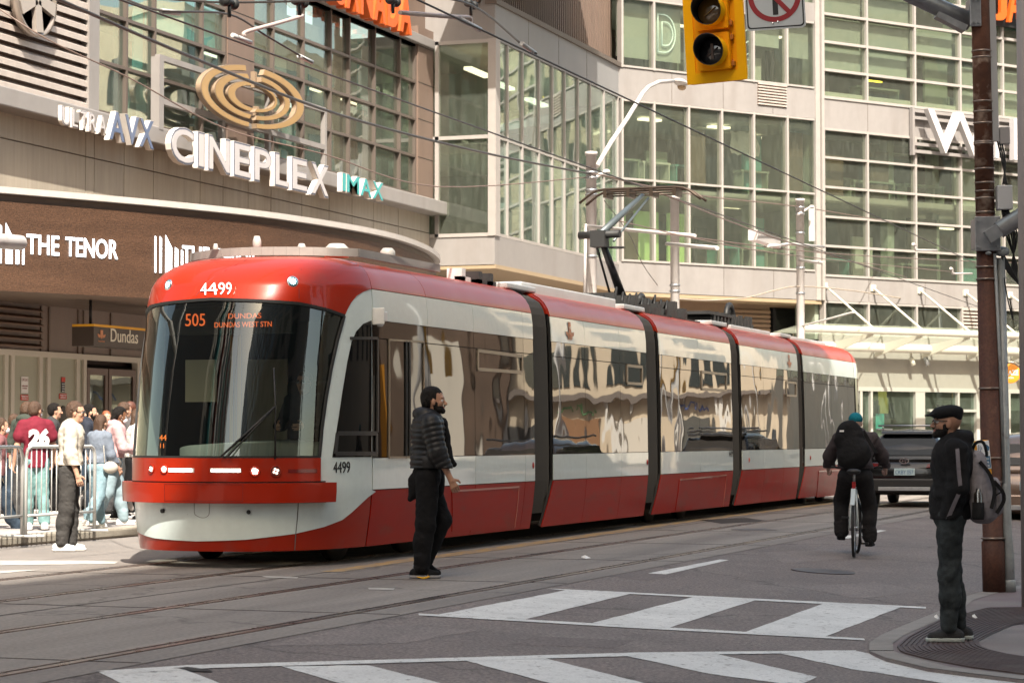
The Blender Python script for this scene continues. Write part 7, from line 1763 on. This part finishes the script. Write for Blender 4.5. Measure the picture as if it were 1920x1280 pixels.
# --- man with cap and backpack at the right
pm = on_z(1783, 1203, NZ)
W, J = make_person('man in a black flat cap, glasses and black hoodie standing at the street corner', (pm.x,pm.y,NZ+.008), hdg(176), 1.74, skin='tan', hair=None, cap='flat', beard=True, glasses=True, lean=-3, head_yaw=4, head_pitch=-2,
    legs=((3,3,2),(-2,5,2)), arms=((-3,22,3),(-2,22,2)), tuck=.075, sl_ext=.45, top=cloth('black_hoodie', (.011,.011,.012)), trousers=mat('acid_wash_denim', (.026,.031,.033), .85, spec=.15, var=.5, vscale=11, bump=.5, bscale=160, stain=((.07,.082,.085), 9, .45, .9)), shoes=mat('knit_black', (.02,.02,.021), .8, bump=.5, bscale=150), sole=mat('sole_white', (.5,.55,.52), .5), hood=True, loose=.026, leg_loose=-.012, fine=.0075, wid=1.02, hands=False, wrap=1.9, top_len=.10)
MANR, MANJ = W, J
sh, el, wr_ = J['sh'], J['el'], J['wr']
mb = MB()   # grey stripe down the near sleeve (his left side faces the camera)
i = 0; up_ = V3(0,.078,0)
pts = [sh[i]+V3(.0,.060,.03), sh[i]*.75+el[i]*.25+V3(0,.086,0), sh[i]*.4+el[i]*.6+V3(0,.085,0), el[i]+V3(.0,.082,0), el[i]*.5+wr_[i]*.5+V3(0,.078,0), wr_[i]+V3(0,.066,.01)]
P_ = smooth([tuple(p) for p in pts], 5)
for a, b in zip(P_[:-1], P_[1:]): mb.bar(a, b, .028, .012, up=(0,1,0))
mb.build('sleeve_stripe', cloth('stripe_grey', (.17,.155,.17)), W, local=True)
BPG = cloth('pack_grey', (.24,.225,.24)); BPK = cloth('pack_black', (.015,.015,.016))
c = J['chest']+V3(-.205,.0,-.17)
bp_ = root('backpack', tuple(MANR.location+Vector((math.cos(MANR.rotation_euler.z)*c[0],math.sin(MANR.rotation_euler.z)*c[0],c[2]))), 'light grey backpack with black trim on the back of the man in the flat cap', 'backpack', rz=MANR.rotation_euler.z)
Bk = Blob(); Bk.cap((.04,0,.20),(.0,0,-.14),.115,.15,.05,sc=(.85,1,1)); Bk.cap((-.05,0,-.10),(-.06,0,-.17),.12,.11,.04,sc=(.9,1,1)); Bk.mesh('main_bag', BPG, bp_, h=.009, post=wr(.004,20,3))
Bk = Blob(); Bk.cap((-.12,0,.02),(-.13,0,-.14),.07,.09,.04,sc=(.7,1.1,1)); Bk.mesh('front_pocket', BPG, bp_, h=.009, post=wr(.003,20,5))
for pts in ([(.02,.13,.22),(-.06,.13,.12),(-.10,.14,-.02),(-.07,.15,-.16)], [(-.10,.10,.06),(-.17,.09,-.02),(-.18,.10,-.10),(-.12,.11,-.20)]):
    mb = MB(); P_ = smooth(pts,5); 
    for a, b in zip(P_[:-1], P_[1:]): mb.bar(a, b, .03, .02, up=(0,1,0))
    mb.build('black_trim', BPK, bp_, local=True)
mb = MB(); mb.tube(smooth([(.07,.03,.30),(.04,.03,.37),(-.02,.03,.38),(-.05,.03,.30),(-.05,.03,.26)],5), .013, 8); mb.build('grab_handle', BPK, bp_, local=True)
mb = MB(); P_ = smooth([(.06,.10,.26),(.16,.13,.38),(.27,.14,.36),(.33,.14,.24),(.30,.15,.05),(.20,.16,-.12),(.06,.15,-.2)],6)
for a, b in zip(P_[:16], P_[1:17]): mb.bar(a, b, .035, .012, up=(0,1,0))
mb.build('shoulder_strap', BPG, bp_, local=True)
mb = MB(); mb.lathe([(.034,-.12),(.036,-.10),(.036,.06),(.02,.08),(.02,.10)], 14, Matrix.Translation((.04,.17,-.10))); mb.build('water_bottle', glass('bottle_glass', (.6,.55,.5), 1, 0, 1, .15), bp_, local=True)
mb = MB(); mb.lathe([(.046,-.20),(.052,-.18),(.050,-.06)], 14, Matrix.Translation((.04,.16,-.05))); mb.build('mesh_pocket', BPK, bp_, local=True)
mb = MB(); mb.box((-.17,.10,-.10),(-.165,.13,-.02)); mb.bar((-.15,.13,-.03),(-.10,.145,-.06),.012,.01); mb.build('zip_pull', BPK, bp_, local=True)
bp_.scale = (.88,.9,.90)
# --- cyclist seen from behind
pc = on_ground(1601, 1045); CY = CA+math.radians(-10.5)
cyR, J = make_person('cyclist in a teal beanie and dark hoodie riding away on a white bicycle', (pc.x+.55*math.cos(CY),pc.y+.55*math.sin(CY),pc.z+.10), CY, 1.68, skin='pale', cap='beanie', hair=None, lean=20, head_pitch=0,
    legs=((46,52,24),(30,38,18)), arms=((36,16,24),(36,16,24)), top=cloth('brown_grey_hoodie', (.060,.050,.052)), trousers=cloth('charcoal_joggers', (.022,.021,.022)), shoes=BLACKC, sole=BLACKC, hood=True, loose=.030, leg_loose=.030, fine=.010, wid=1.10, grip=(True,True), wrap=1.4, top_len=-.02)
# body was grounded by its lowest foot: raise to the pedals
BK = root('backpack', tuple(cyR.location), 'slouchy black backpack slung across the back of the cyclist', 'backpack', rz=CY)
c = J['chest']; Bb = Blob(); Bb.cap(c+V3(-.24,.06,.20), c+V3(-.27,.02,-.10), .13, .17, .05, sc=(.7,1.15,1)); Bb.ell(c+V3(-.30,-.04,-.06), (.09,.15,.17), .04); Bb.ell(c+V3(-.26,.15,.10), (.08,.09,.12), .04); Bb.mesh('bag', BPK, BK, h=.011, post=wr(.008,14,1))
mb = MB(); mb.bar(c+V3(-.15,-.10,.20), c+V3(-.22,-.25,-.06), .04, .02, up=(1,0,0)); mb.build('strap', BPK, BK, local=True)
mb = MB(); mb.box((c[0]-.36,c[1]+.12,c[2]+.19),(c[0]-.355,c[1]+.17,c[2]+.21)); mb.build('white_logo_patch', NUMW, BK, local=True)
mb = MB(); p = J['pel']+V3(-.10,0,.125); mb.ell(tuple(p), (.075,.14,.03)); mb.build('bare_lower_back', SKIN['pale'], cyR, local=True)
bc = root('bicycle', (pc.x,pc.y,pc.z), 'slim bicycle with a pale grey frame and red rear lamp under the cyclist', 'bicycle', rz=CY)
TYRE = mat('tyre', (.012,.012,.012), .7); FRW = mat('bike_frame', (.40,.45,.44), .25, coat=1)
def wheel(x, yaw=0):
    M = Matrix.Translation((x,0,.345)) @ Matrix.Rotation(yaw,4,'Z') @ Matrix.Rotation(math.pi/2,4,'X')
    mb = MB(); mb.torus((0,0,0), .325, .018, M, n=48, m=10); o = mb.build('wheel', TYRE, bc, local=True)
    mb = MB(); mb.torus((0,0,0), .303, .009, M, n=48, m=6); 
    for k in range(24): 
        a = 2*math.pi*k/24; mb.tube([M@Vector((.012*math.cos(a+1),.012*math.sin(a+1),.025*(-1)**k)), M@Vector((.30*math.cos(a),.30*math.sin(a),0))], .0012, 4)
    mb.tube([M@Vector((0,0,-.05)),M@Vector((0,0,.05))],.016,8); mb.build('rim', STEEL, o, local=True)
wheel(0); wheel(1.02, math.radians(9))
mb = MB(); ST = Vector((.22,0,.86)); BBk = Vector((.44,0,.30)); HT = Vector((.86,0,.80)); HB = Vector((.90,0,.62)); RA = Vector((0,0,.345))
mb.tube([BBk, ST], .018); mb.tube([ST+Vector((.02,0,-.05)), HT], .017); mb.tube([BBk, HB], .02); mb.tube([HT, HB], .02)
for y in (-.05,.05):
    mb.tube([RA+Vector((0,y,0)), BBk+Vector((0,y*.5,0))], .011); mb.tube([RA+Vector((0,y,0)), ST+Vector((-.0,y*.4,-.08))], .011); mb.tube([HB+Vector((.02,y*.9,-.02)), Vector((1.02,y*1.2,.345))], .012)
mb.build('frame', FRW, bc, local=True)
mb = MB(); mb.tube([ST, ST+Vector((-.03,0,.12))], .014); mb.build('seat_post', STEEL, bc, local=True)
mb = MB(); mb.ell((.17,0,1.0), (.13,.07,.03)); mb.ell((.08,0,1.0), (.06,.085,.035)); mb.build('saddle', BLACK, bc, local=True)
mb = MB(); mb.tube([(.86,0,.8),(.84,0,.98),(.88,0,1.02)],.015); mb.tube([(.80,-.30,1.05),(.88,-.2,1.03),(.88,.2,1.03),(.80,.30,1.05)],.013); mb.build('handlebar', DARKM, bc, local=True)
mb = MB(); mb.box((-.36,.02,.70),(-.05,-.02,.715)) if False else mb.bar((-.34,0,.62),(-.02,0,.80),.05,.008); mb.build('mudguard', mat('guard_pale', (.45,.5,.5), .4), bc, local=True)
mb = MB(); mb.box((.12,-.02,.80),(.16,.02,.88)); mb.build('rear_lamp', mat('lamp_red', (.35,.01,.01), .3), bc, local=True)
mb = MB(); mb.torus((0,0,0), .09, .006, Matrix.Translation((.44,-.06,.30)) @ Matrix.Rotation(math.pi/2,4,'X')); mb.tube([(.44,-.06,.30),(.44-.05,-.07,.15)],.009); mb.tube([(.44,.06,.30),(.44+.05,.07,.45)],.009); mb.box((.34,-.16,.14),(.44,-.07,.16)); mb.box((.44,.07,.44),(.54,.16,.46)); mb.build('crank', DARKM, bc, local=True)
# --- crowd at the left
CG = 'people on the far pavement'
def P2(lab, x, yf, hd_, H, z=.13, **k):
    p = on_z(x, yf, z); k.setdefault('fine', .0105); k.setdefault('wid', .9); k['loose'] = k.get('loose', .01)*.7; return make_person(lab, (p.x,p.y,z), hdg(hd_), H, **k)
W, J = P2('young man in a cream fleece, dark grey jeans and white sneakers standing in the road', 129, 1033, 4, 1.74, z=0, skin='light', hair=HAIRB, hair_len=1, glasses=True, lean=3, head_yaw=-6, head_pitch=3,
    legs=((2,2,1),(-3,4,1)), arms=((-4,18,8),(2,16,6)), top=BEIG, trousers=cloth('washed_black', (.055,.052,.050)), shoes=WHITES, sole=WHITES, loose=.036, leg_loose=.016, fine=.0085, wrap=1.8)
W, J = P2('man in a maroon number 26 football shirt behind the barriers', 66, 993, 115, 1.66, skin='light', hair=HAIRB, hair_len=0, glasses=True, mask=True, head_yaw=-50, legs=((6,4,3),(-4,10,3)), arms=((2,18,16),(4,30,18)), top=cloth('maroon_shirt', (.17,.02,.035)), sleeve='short', trousers=TEALJ, shoes=WHITES, sole=WHITES, loose=.03, top_len=.16)
mb = MB(); c = J['chest']
def onb(x, y, z): # number printed on the back
    yy = -x; zz = J['chest'][2]-.16+y; R_ = .178+.03; hh = .146+.004*0
    q = max(0, 1-(yy/(.226))**2); return (J['chest'][0]-(.158+.0)*math.sqrt(q)-.022-z-(zz-J['chest'][2])*.0, yy, zz)
text(mb, '26', None, h=.23, wd=.27, d=.03, bold=.06, mapf=lambda x, y, z: onb(x-.13, y, z)); mb.build('shirt_number', NUMW, W, local=True)
P2('man in a dark green hooded top standing behind the number 26 shirt', 45, 977, 70, 1.70, skin='pale', hair=HAIRB, hair_len=0, mask=True, head_yaw=-30, top=cloth('dark_green_hoodie', (.05,.06,.05)), trousers=DKG, shoes=BLACKC, hood=True, loose=.02, legs=((0,4,3),(0,4,3)))
P2('person in a mauve jacket and white mask cut off by the left picture edge', -14, 1010, 20, 1.66, z=.0, skin='light', hair=HAIRB, hair_len=3, mask=True, lean=6, head_yaw=10, legs=((28,6,3),(-26,20,3)), arms=((-24,20,8),(-30,24,10)), top=cloth('mauve_jacket', (.22,.10,.105)), trousers=DENB, shoes=WHITES, loose=.03, top_len=.06)
P2('long-haired woman in a blue-grey jumper and pale jeans with a white bag', 183, 990, 55, 1.50, skin='light', hair=HAIRB, hair_len=2, lean=3, legs=((12,6,3),(-10,20,3)), arms=((10,50,8),(6,30,10)), top=cloth('blue_grey_knit', (.17,.20,.25)), trousers=DENL, shoes=WHITES, loose=.014, leg_loose=.012)
W, J = P2('woman in a pink and white hoodie and cropped jeans looking at her phone', 212, 985, 12, 1.62, skin='brown', hair=HAIRK, hair_len=3, mask=True, lean=5, head_pitch=14, legs=((13,5,3),(-12,12,3)), arms=((14,66,8),(18,70,6)), top=cloth('pink_hoodie', (.55,.35,.36)), trousers=mat('cropped_denim', (.27,.36,.40), .85, var=.2, vscale=6), shoes=WHITES, sole=WHITES, hood=True, loose=.024, leg_loose=.022, grip=('flat','flat'))
mb = MB(); c = J['wr'][1]+V3(.09,.02,.02); mb.box((c[0]-.07,c[1]-.035,c[2]),(c[0]+.08,c[1]+.035,c[2]+.01)); tag(root('phone', tuple(W.matrix_world.translation if False else (W.location.x,W.location.y,W.location.z)), 'pale phone held flat by the woman in the pink and white hoodie', 'phone', rz=W.rotation_euler.z), None)
ph = [o for o in COL.objects if o.name.startswith('phone')][0]; mb.build('phone_body', mat('phone_case', (.55,.5,.45), .3), ph, local=True)
Bg = root('shoulder_bag', tuple(W.location), 'small grey bag hanging at the hip of the woman in the pink hoodie', 'bag', rz=W.rotation_euler.z)
b = Blob(); b.ell(J['pel']+V3(-.02,-.22,-.02), (.12,.05,.09), .02); b.mesh('pouch', cloth('bag_grey', (.12,.11,.105)), Bg, h=.012)
P2('man in a dark grey jacket with hair in a bun near the entrance doors', 238, 965, 60, 1.76, skin='tan', hair=mat('hair_auburn', (.10,.035,.02), .5), hair_len=-2, top=GREYC, trousers=cloth('stone_trousers', (.33,.3,.28)), shoes=BLACKC, loose=.02, legs=((14,6,3),(-12,20,3)), arms=((10,40,8),(0,20,8)))
P2('dark-haired man in an olive jacket at the entrance doors', 236, 948, 70, 1.80, skin='tan', hair=HAIRK, hair_len=1, top=cloth('olive', (.16,.15,.10)), trousers=BLACKC, shoes=BLACKC, hood=True, loose=.02, legs=((0,4,3),(0,4,3)))
P2('short-haired man in a dark blazer walking just left of the streetcar front', 262, 962, 20, 1.76, skin='light', hair=HAIRG, hair_len=0, mask=True, top=cloth('blazer_dark', (.06,.06,.068)), trousers=BLACKC, shoes=BLACKC, loose=.02, top_len=.1, legs=((14,6,3),(-12,16,3)), arms=((6,20,8),(-8,16,10)))
P2('man in a grey hooded top just behind the woman with the phone', 224, 972, 40, 1.72, skin='light', hair=HAIRB, hair_len=1, top=cloth('mid_grey', (.09,.085,.09)), trousers=DKG, shoes=BLACKC, hood=True, legs=((10,6,3),(-10,16,3)))
P2('dark-haired woman in a black coat behind the long-haired woman', 168, 962, 60, 1.60, skin='light', hair=HAIRK, hair_len=2, top=BLACKC, trousers=DKG, shoes=BLACKC, legs=((8,6,3),(-10,14,3)))
for (lab_, x_, y_, h_, H_, kw) in (
 ('bearded man in a navy hooded top between the fleece and the long-haired woman', 158, 968, 10, 1.70, dict(hair=HAIRK, hair_len=1, top=NAVY, trousers=DENB, hood=True, beard=True)),
 ('woman in a white jumper right beside the streetcar bumper', 249, 978, 10, 1.60, dict(hair=HAIRB, hair_len=3, top=cloth('white_jumper', (.6,.58,.55)), trousers=BLACKC, mask=True)),
 ('man in a charcoal coat walking behind the maroon shirt', 92, 962, 20, 1.74, dict(hair=HAIRK, hair_len=1, top=DKG, trousers=BLACKC)),
 ('boy in a dark red jacket by the barrier end', 20, 970, 60, 1.55, dict(hair=HAIRB, hair_len=1, top=cloth('dark_red', (.16,.03,.03)), trousers=DENB))):
    P2(lab_, x_, y_, h_, H_, skin='light', shoes=BLACKC, fine=.013, legs=((10,6,3),(-10,14,3)), arms=((8,20,6),(-6,20,6)), **kw)
P2('red-haired woman in the shade of the doorway', 196, 942, -60, 1.68, skin='light', hair=mat('hair_red', (.22,.07,.03), .5), hair_len=3, top=BLACKC, trousers=BLACKC, shoes=BLACKC, loose=.015, legs=((0,4,3),(0,4,3)))
P2('person whose grey and white shoes show under the streetcar nose', 352, 1013, 30, 1.72, z=0.0, skin='tan', hair=HAIRK, top=DKG, trousers=DENB, shoes=cloth('shoe_mix', (.2,.17,.13)), loose=.02, legs=((10,5,3),(-10,16,3)))
# two in the far right
p = on_z(1806, 897, .0); pgr = Vector((62, 0, 0)); q = at_F(1806, 868, 62)
make_person('woman in a bright green top and white mask beyond the flat-capped man', (q.x,q.y,NZ), hdg(150), 1.66, skin='light', hair=HAIRB, hair_len=3, mask=True, top=cloth('bright_green', (.05,.38,.05)), trousers=BLACKC, shoes=BLACKC, loose=.02, fine=.014, legs=((0,4,3),(0,4,3)), arms=((5,20,25),(5,20,25)))
# driver in the cab
make_person('driver in dark clothes and glasses sitting behind the windscreen of the streetcar', (XF+.15, TC-.25, .66), math.pi, 1.74, skin='light', hair=HAIRB, glasses=True, top=cloth('driver_navy', (.03,.03,.035)), trousers=BLACKC, shoes=BLACKC, loose=.015, legs=((80,80,4),(80,80,4)), arms=((25,60,8),(25,60,8)), fine=.013)
# bag for the woman in the blue-grey jumper
p = on_z(183, 990, .13); Bg = root('shoulder_bag', (p.x,p.y,.13), 'small quilted white bag at the hip of the long-haired woman', 'bag', rz=hdg(55))
b = Blob(); b.ell((.03,-.20,.80), (.13,.05,.08), .02); b.mesh('pouch', mat('bag_white', (.65,.6,.52), .6), Bg, h=.012); mb = MB(); mb.tube([(.1,-.2,.86),(.0,-.08,1.3),(-.08,-.2,.86)],.006,6); mb.build('strap', mat('bag_white'), Bg, local=True)
# ---------------------------------------------------------------- crowd barriers
BAR = mat('barrier_zinc', (.66,.66,.64), .4, .4)
def barrier(x0, y0, x1, y1, lab):
    a = on_z(x0, y0, .13); b = on_z(x1, y1, .13); L_ = (b-a).length; ang = math.atan2(b.y-a.y, b.x-a.x)
    r = root('crowd_barrier', (a.x,a.y,.13), lab, 'barrier', 'steel crowd barriers along the kerb', rz=ang); Hh = 1.08; q = .12
    mb = MB(); mb.tube([(0,0,.02),(0,0,Hh-q),(.04,0,Hh-.03),(q,0,Hh),(L_-q,0,Hh),(L_-.04,0,Hh-.03),(L_,0,Hh-q),(L_,0,.02)], .021, 10); mb.tube([(0,0,.25),(L_,0,.25)], .017, 8); mb.build('frame', BAR, r, local=True)
    n = int(L_/.13); mb = MB()
    for k in range(1, n): mb.tube([(L_*k/n,0,.25),(L_*k/n,0,Hh-.0)], .0075, 6)
    bo = mb.build('upright_bars', BAR, r, local=True); bo['kind'] = 'stuff' if False else 'thing'
    for x in (.06, L_-.06): mb = MB(); mb.tube([(x,-.22,.012),(x,.22,.012)], .016, 8); mb.build('foot', BAR, r, local=True)
barrier(-75, 1016, 41, 1006, 'steel crowd barrier nearest the left picture edge'); barrier(48, 1006, 177, 995, 'steel crowd barrier behind the young man in the cream fleece'); 
# ---------------------------------------------------------------- cars
CARK = mat('car_black_paint', (.007,.007,.008), .25, spec=.4, coat=.45); CARG = mat('car_glass', (.008,.010,.010), .04, ior=1.45); CARS = mat('car_silver_paint', (.42,.43,.45), .25, .5, coat=1)
TAIL = mat('tail_lamp', (.14,.008,.010), .2, coat=.3); PLASK = mat('car_plastic', (.02,.02,.02), .55)
def loft(mb, secs, mi=0, close=True):
    n = len(secs[0]); vs = [p for s in secs for p in s]; fs = []
    for i in range(len(secs)-1):
        for j in range(n-1 if not close else n): fs.append((i*n+j, i*n+(j+1)%n, (i+1)*n+(j+1)%n, (i+1)*n+j))
    fs += [tuple(reversed(range(n))), tuple((len(secs)-1)*n+k for k in range(n))]
    mb.add(vs, fs, mi, True)
def car(loc, rz, paint, label, plate=None, suv=True, emblem=True, group=None):
    """x forward from the rear bumper (0) to the nose (4.4), y left"""
    r = root('parked_car' if not suv else 'suv', loc, label, 'car', group, rz=rz)
    st = [(-.02,.80,.36,.88,.0),(.06,.88,.30,1.0,.0),(.3,.91,.26,1.04,0),(1.0,.925,.24,1.02,0),(2.4,.925,.24,1.0,0),(3.2,.91,.24,.98,0),(3.8,.89,.25,.92,0),(4.2,.82,.28,.80,0),(4.38,.68,.34,.66,0)]
    def sec(x, w_, z0, z1):
        h = [(-w_*.86,z0),(-w_*.97,z0+.10),(-w_,z0+.28),(-w_*.995,(z0+z1)/2+.02),(-w_*.985,z1-.13),(-w_*.94,z1-.03),(-w_*.80,z1)]
        return [(x,y,z) for y, z in h]+[(x,-y,z) for y, z in reversed(h)]
    mb = MB(); loft(mb, [sec(*s[:4]) for s in st]); body = mb.build('body', paint, r, local=True, norm=True)
    # greenhouse
    gst = [(.04,.74,.98,1.04),(.16,.70,.98,1.28),(.42,.62,.98,1.56),(.60,.60,.98,1.63),(1.2,.61,.98,1.665),(2.0,.61,.98,1.65),(2.5,.61,.98,1.57),(3.05,.66,.98,1.16),(3.25,.68,.97,1.0)]
    def gsec(x, w_, z0, z1):
        wl = .86; t = (z1-z0)/.66; wt = wl-(wl-w_)*t
        return [(x,-wl,z0),(x,-(wl*.45+wt*.55),z0+(z1-z0)*.55),(x,-wt,z1-.09*t),(x,-wt*.72,z1),(x,0,z1+.035*t),(x,wt*.72,z1),(x,wt,z1-.09*t),(x,(wl*.45+wt*.55),z0+(z1-z0)*.55),(x,wl,z0)]
    mb = MB(); loft(mb, [gsec(*s) for s in gst]); mb.build('cabin', paint, r, local=True, norm=True)
    # rear window, side windows slightly proud
    mb = MB(); mb.add([(.105,-.74,1.10),(.105,.74,1.10),(.36,.60,1.46),(.36,-.60,1.46)], [(0,3,2,1)]); 
    mb.v = [(x-.055,y,z+.02) for x,y,z in mb.v]; mb.build('rear_window', CARG, r, local=True)
    for sg in (1,-1):
        mb = MB(); P_ = [(.62,.868,1.06),(.62+.12,.735,1.50),(2.35,.745,1.50),(2.9,.865,1.06)]; mb.add([(x,sg*(y+.004),z) for x,y,z in P_], [(0,1,2,3) if sg < 0 else (3,2,1,0)]); mb.build('side_window', CARG, r, local=True)
        mb = MB(); P_ = [(.02,.93,.95),(.02,.45,.93),(.015,.45,.84),(.01,.90,.80)] ; mb.hexa([(-.06,sg*.46,.86),(-.035,sg*.905,.84),(.3,sg*.925,.84),(.3,sg*.46,.86),(-.05,sg*.50,.94),(-.03,sg*.90,.96),(.3,sg*.925,.96),(.3,sg*.5,.94)]); mb.build('tail_light', TAIL, r, local=True)
        mb = MB(); mb.box((.35,sg*.62,1.66),(2.3,sg*.66,1.70)); mb.build('roof_rail', STEEL, r, local=True, bevel=.01)
        for x in (.82, 3.5):
            M = Matrix.Translation((x,sg*.80,.34)) @ Matrix.Rotation(-sg*math.pi/2,4,'X'); mb = MB(); mb.lathe([(.25,-.10),(.33,-.09),(.345,-.02),(.345,.06),(.32,.10),(.22,.11)], 28, M); wl = mb.build('wheel', TYRE, r, local=True)
            mb = MB(); mb.lathe([(.22,.08),(.215,.112),(.05,.10),(.02,.12)], 20, M); mb.build('rim', STEEL, wl, local=True)
        mb = MB(); mb.ell((2.95,sg*1.0,1.08), (.09,.10,.07)); mb.build('mirror', paint, r, local=True)
        mb = MB(); mb.ell((4.22,sg*.62,.72), (.12,.20,.07)); mb.build('headlight', mat('car_headlight', (.5,.48,.42), .15, coat=1), r, local=True)
    mb = MB(); mb.hexa([(-.09,-.84,.34),(-.09,.84,.34),(.1,.90,.30),(.1,-.90,.30),(-.10,-.86,.62),(-.10,.86,.62),(.1,.91,.62),(.1,-.91,.62)]); mb.build('rear_bumper', mat('car_dark_trim', (.02,.02,.021), .5) if suv else paint, r, local=True, bevel=.03)
    mb = MB(); mb.box((-.112,-.55,.36),(-.10,.55,.44)); mb.build('skid_plate', STEEL, r, local=True, bevel=.005)
    mb = MB(); mb.box((-.055,-.22,.69),(-.035,.22,.84)); pl = mb.build('licence_plate', mat('plate_blue_white', (.45,.58,.62), .5), r, local=True, bevel=.004)
    if plate:
        mb = MB(); text(mb, plate, frameM((-.056,.19,.715),(0,-1,0),(-1,0,0)), h=.085, wd=.38, d=.003); mb.build('plate_number', mat('plate_ink', (.05,.15,.3), .5), pl, local=True)
    if emblem:
        M = frameM((-.058,0,1.0),(0,-1,0),(-1,0,0)); mb = MB(); n = 28; vs = []
        for i in range(n):
            t = 2*math.pi*i/n
            for R_ in (1,.80): vs.append((.105*R_*math.cos(t),.062*R_*math.sin(t),.012)); vs.append((.105*R_*math.cos(t),.062*R_*math.sin(t),-.03))
        mb.add(vs, [f for i in range(n) for f in ((4*i,4*((i+1)%n),4*((i+1)%n)+2,4*i+2),(4*i+1,4*((i+1)%n)+1,4*((i+1)%n),4*i))], 0, False, M)
        for a, b in (((-.05,-.04),(-.02,.045)),((.02,-.045),(.05,.04)),((-.035,-.01),(.035,.012))): mb.bar(M@Vector((a[0],a[1],.008)), M@Vector((b[0],b[1],.008)), .016, .008)
        mb.build('emblem', CHROME, r, local=True)
    mb = MB(); mb.bar((.12,-.0,1.12),(.10,-.40,1.16),.02,.02); mb.tube([(.10,0,1.10),(.08,0,1.12)],.02); mb.build('rear_wiper', BLACK, r, local=True)
    if suv:
        mb = MB(); mb.tube([(1.0,-.72,1.76),(1.0,.72,1.76)],.02,8); 
        for y in (-.62,.62): mb.tube([(1.0,y,1.66),(1.0,y,1.76)],.018,6)
        mb.build('roof_bar', STEEL, r, local=True)
        mb = MB(); mb.tube([(.55,-.1,1.62),(.50,-.1,1.95)],.006,5); mb.build('aerial', BLACK, r, local=True)
        mb = MB(); mb.hexa([(.30,-.55,1.58),(.30,.55,1.58),(.6,.58,1.60),(.6,-.58,1.60),(.34,-.55,1.63),(.34,.55,1.63),(.6,.58,1.66),(.6,-.58,1.66)]); mb.build('roof_spoiler', paint, r, local=True, bevel=.01)
    return r
p = on_z(1702, 950, 0)
car((p.x-.3, p.y, 0), math.radians(1.5), CARK, 'black SUV with a roof bar and pale blue licence plate waiting behind the cyclist', plate='CKBY 057').scale = (.92,.89,.88)
q = at_F(1915, 900, 66); car((q.x,q.y,NZ-.08), math.radians(178), CARS, 'silver car facing the camera, half hidden behind the rusty pole', suv=False, emblem=False)
q = at_F(1937, 900, 40); car((q.x,q.y,-.27), math.radians(4), mat('car_bronze_paint', (.22,.15,.11), .25, .4, coat=1), 'bronze car cut off by the right edge of the picture', suv=False, emblem=False)
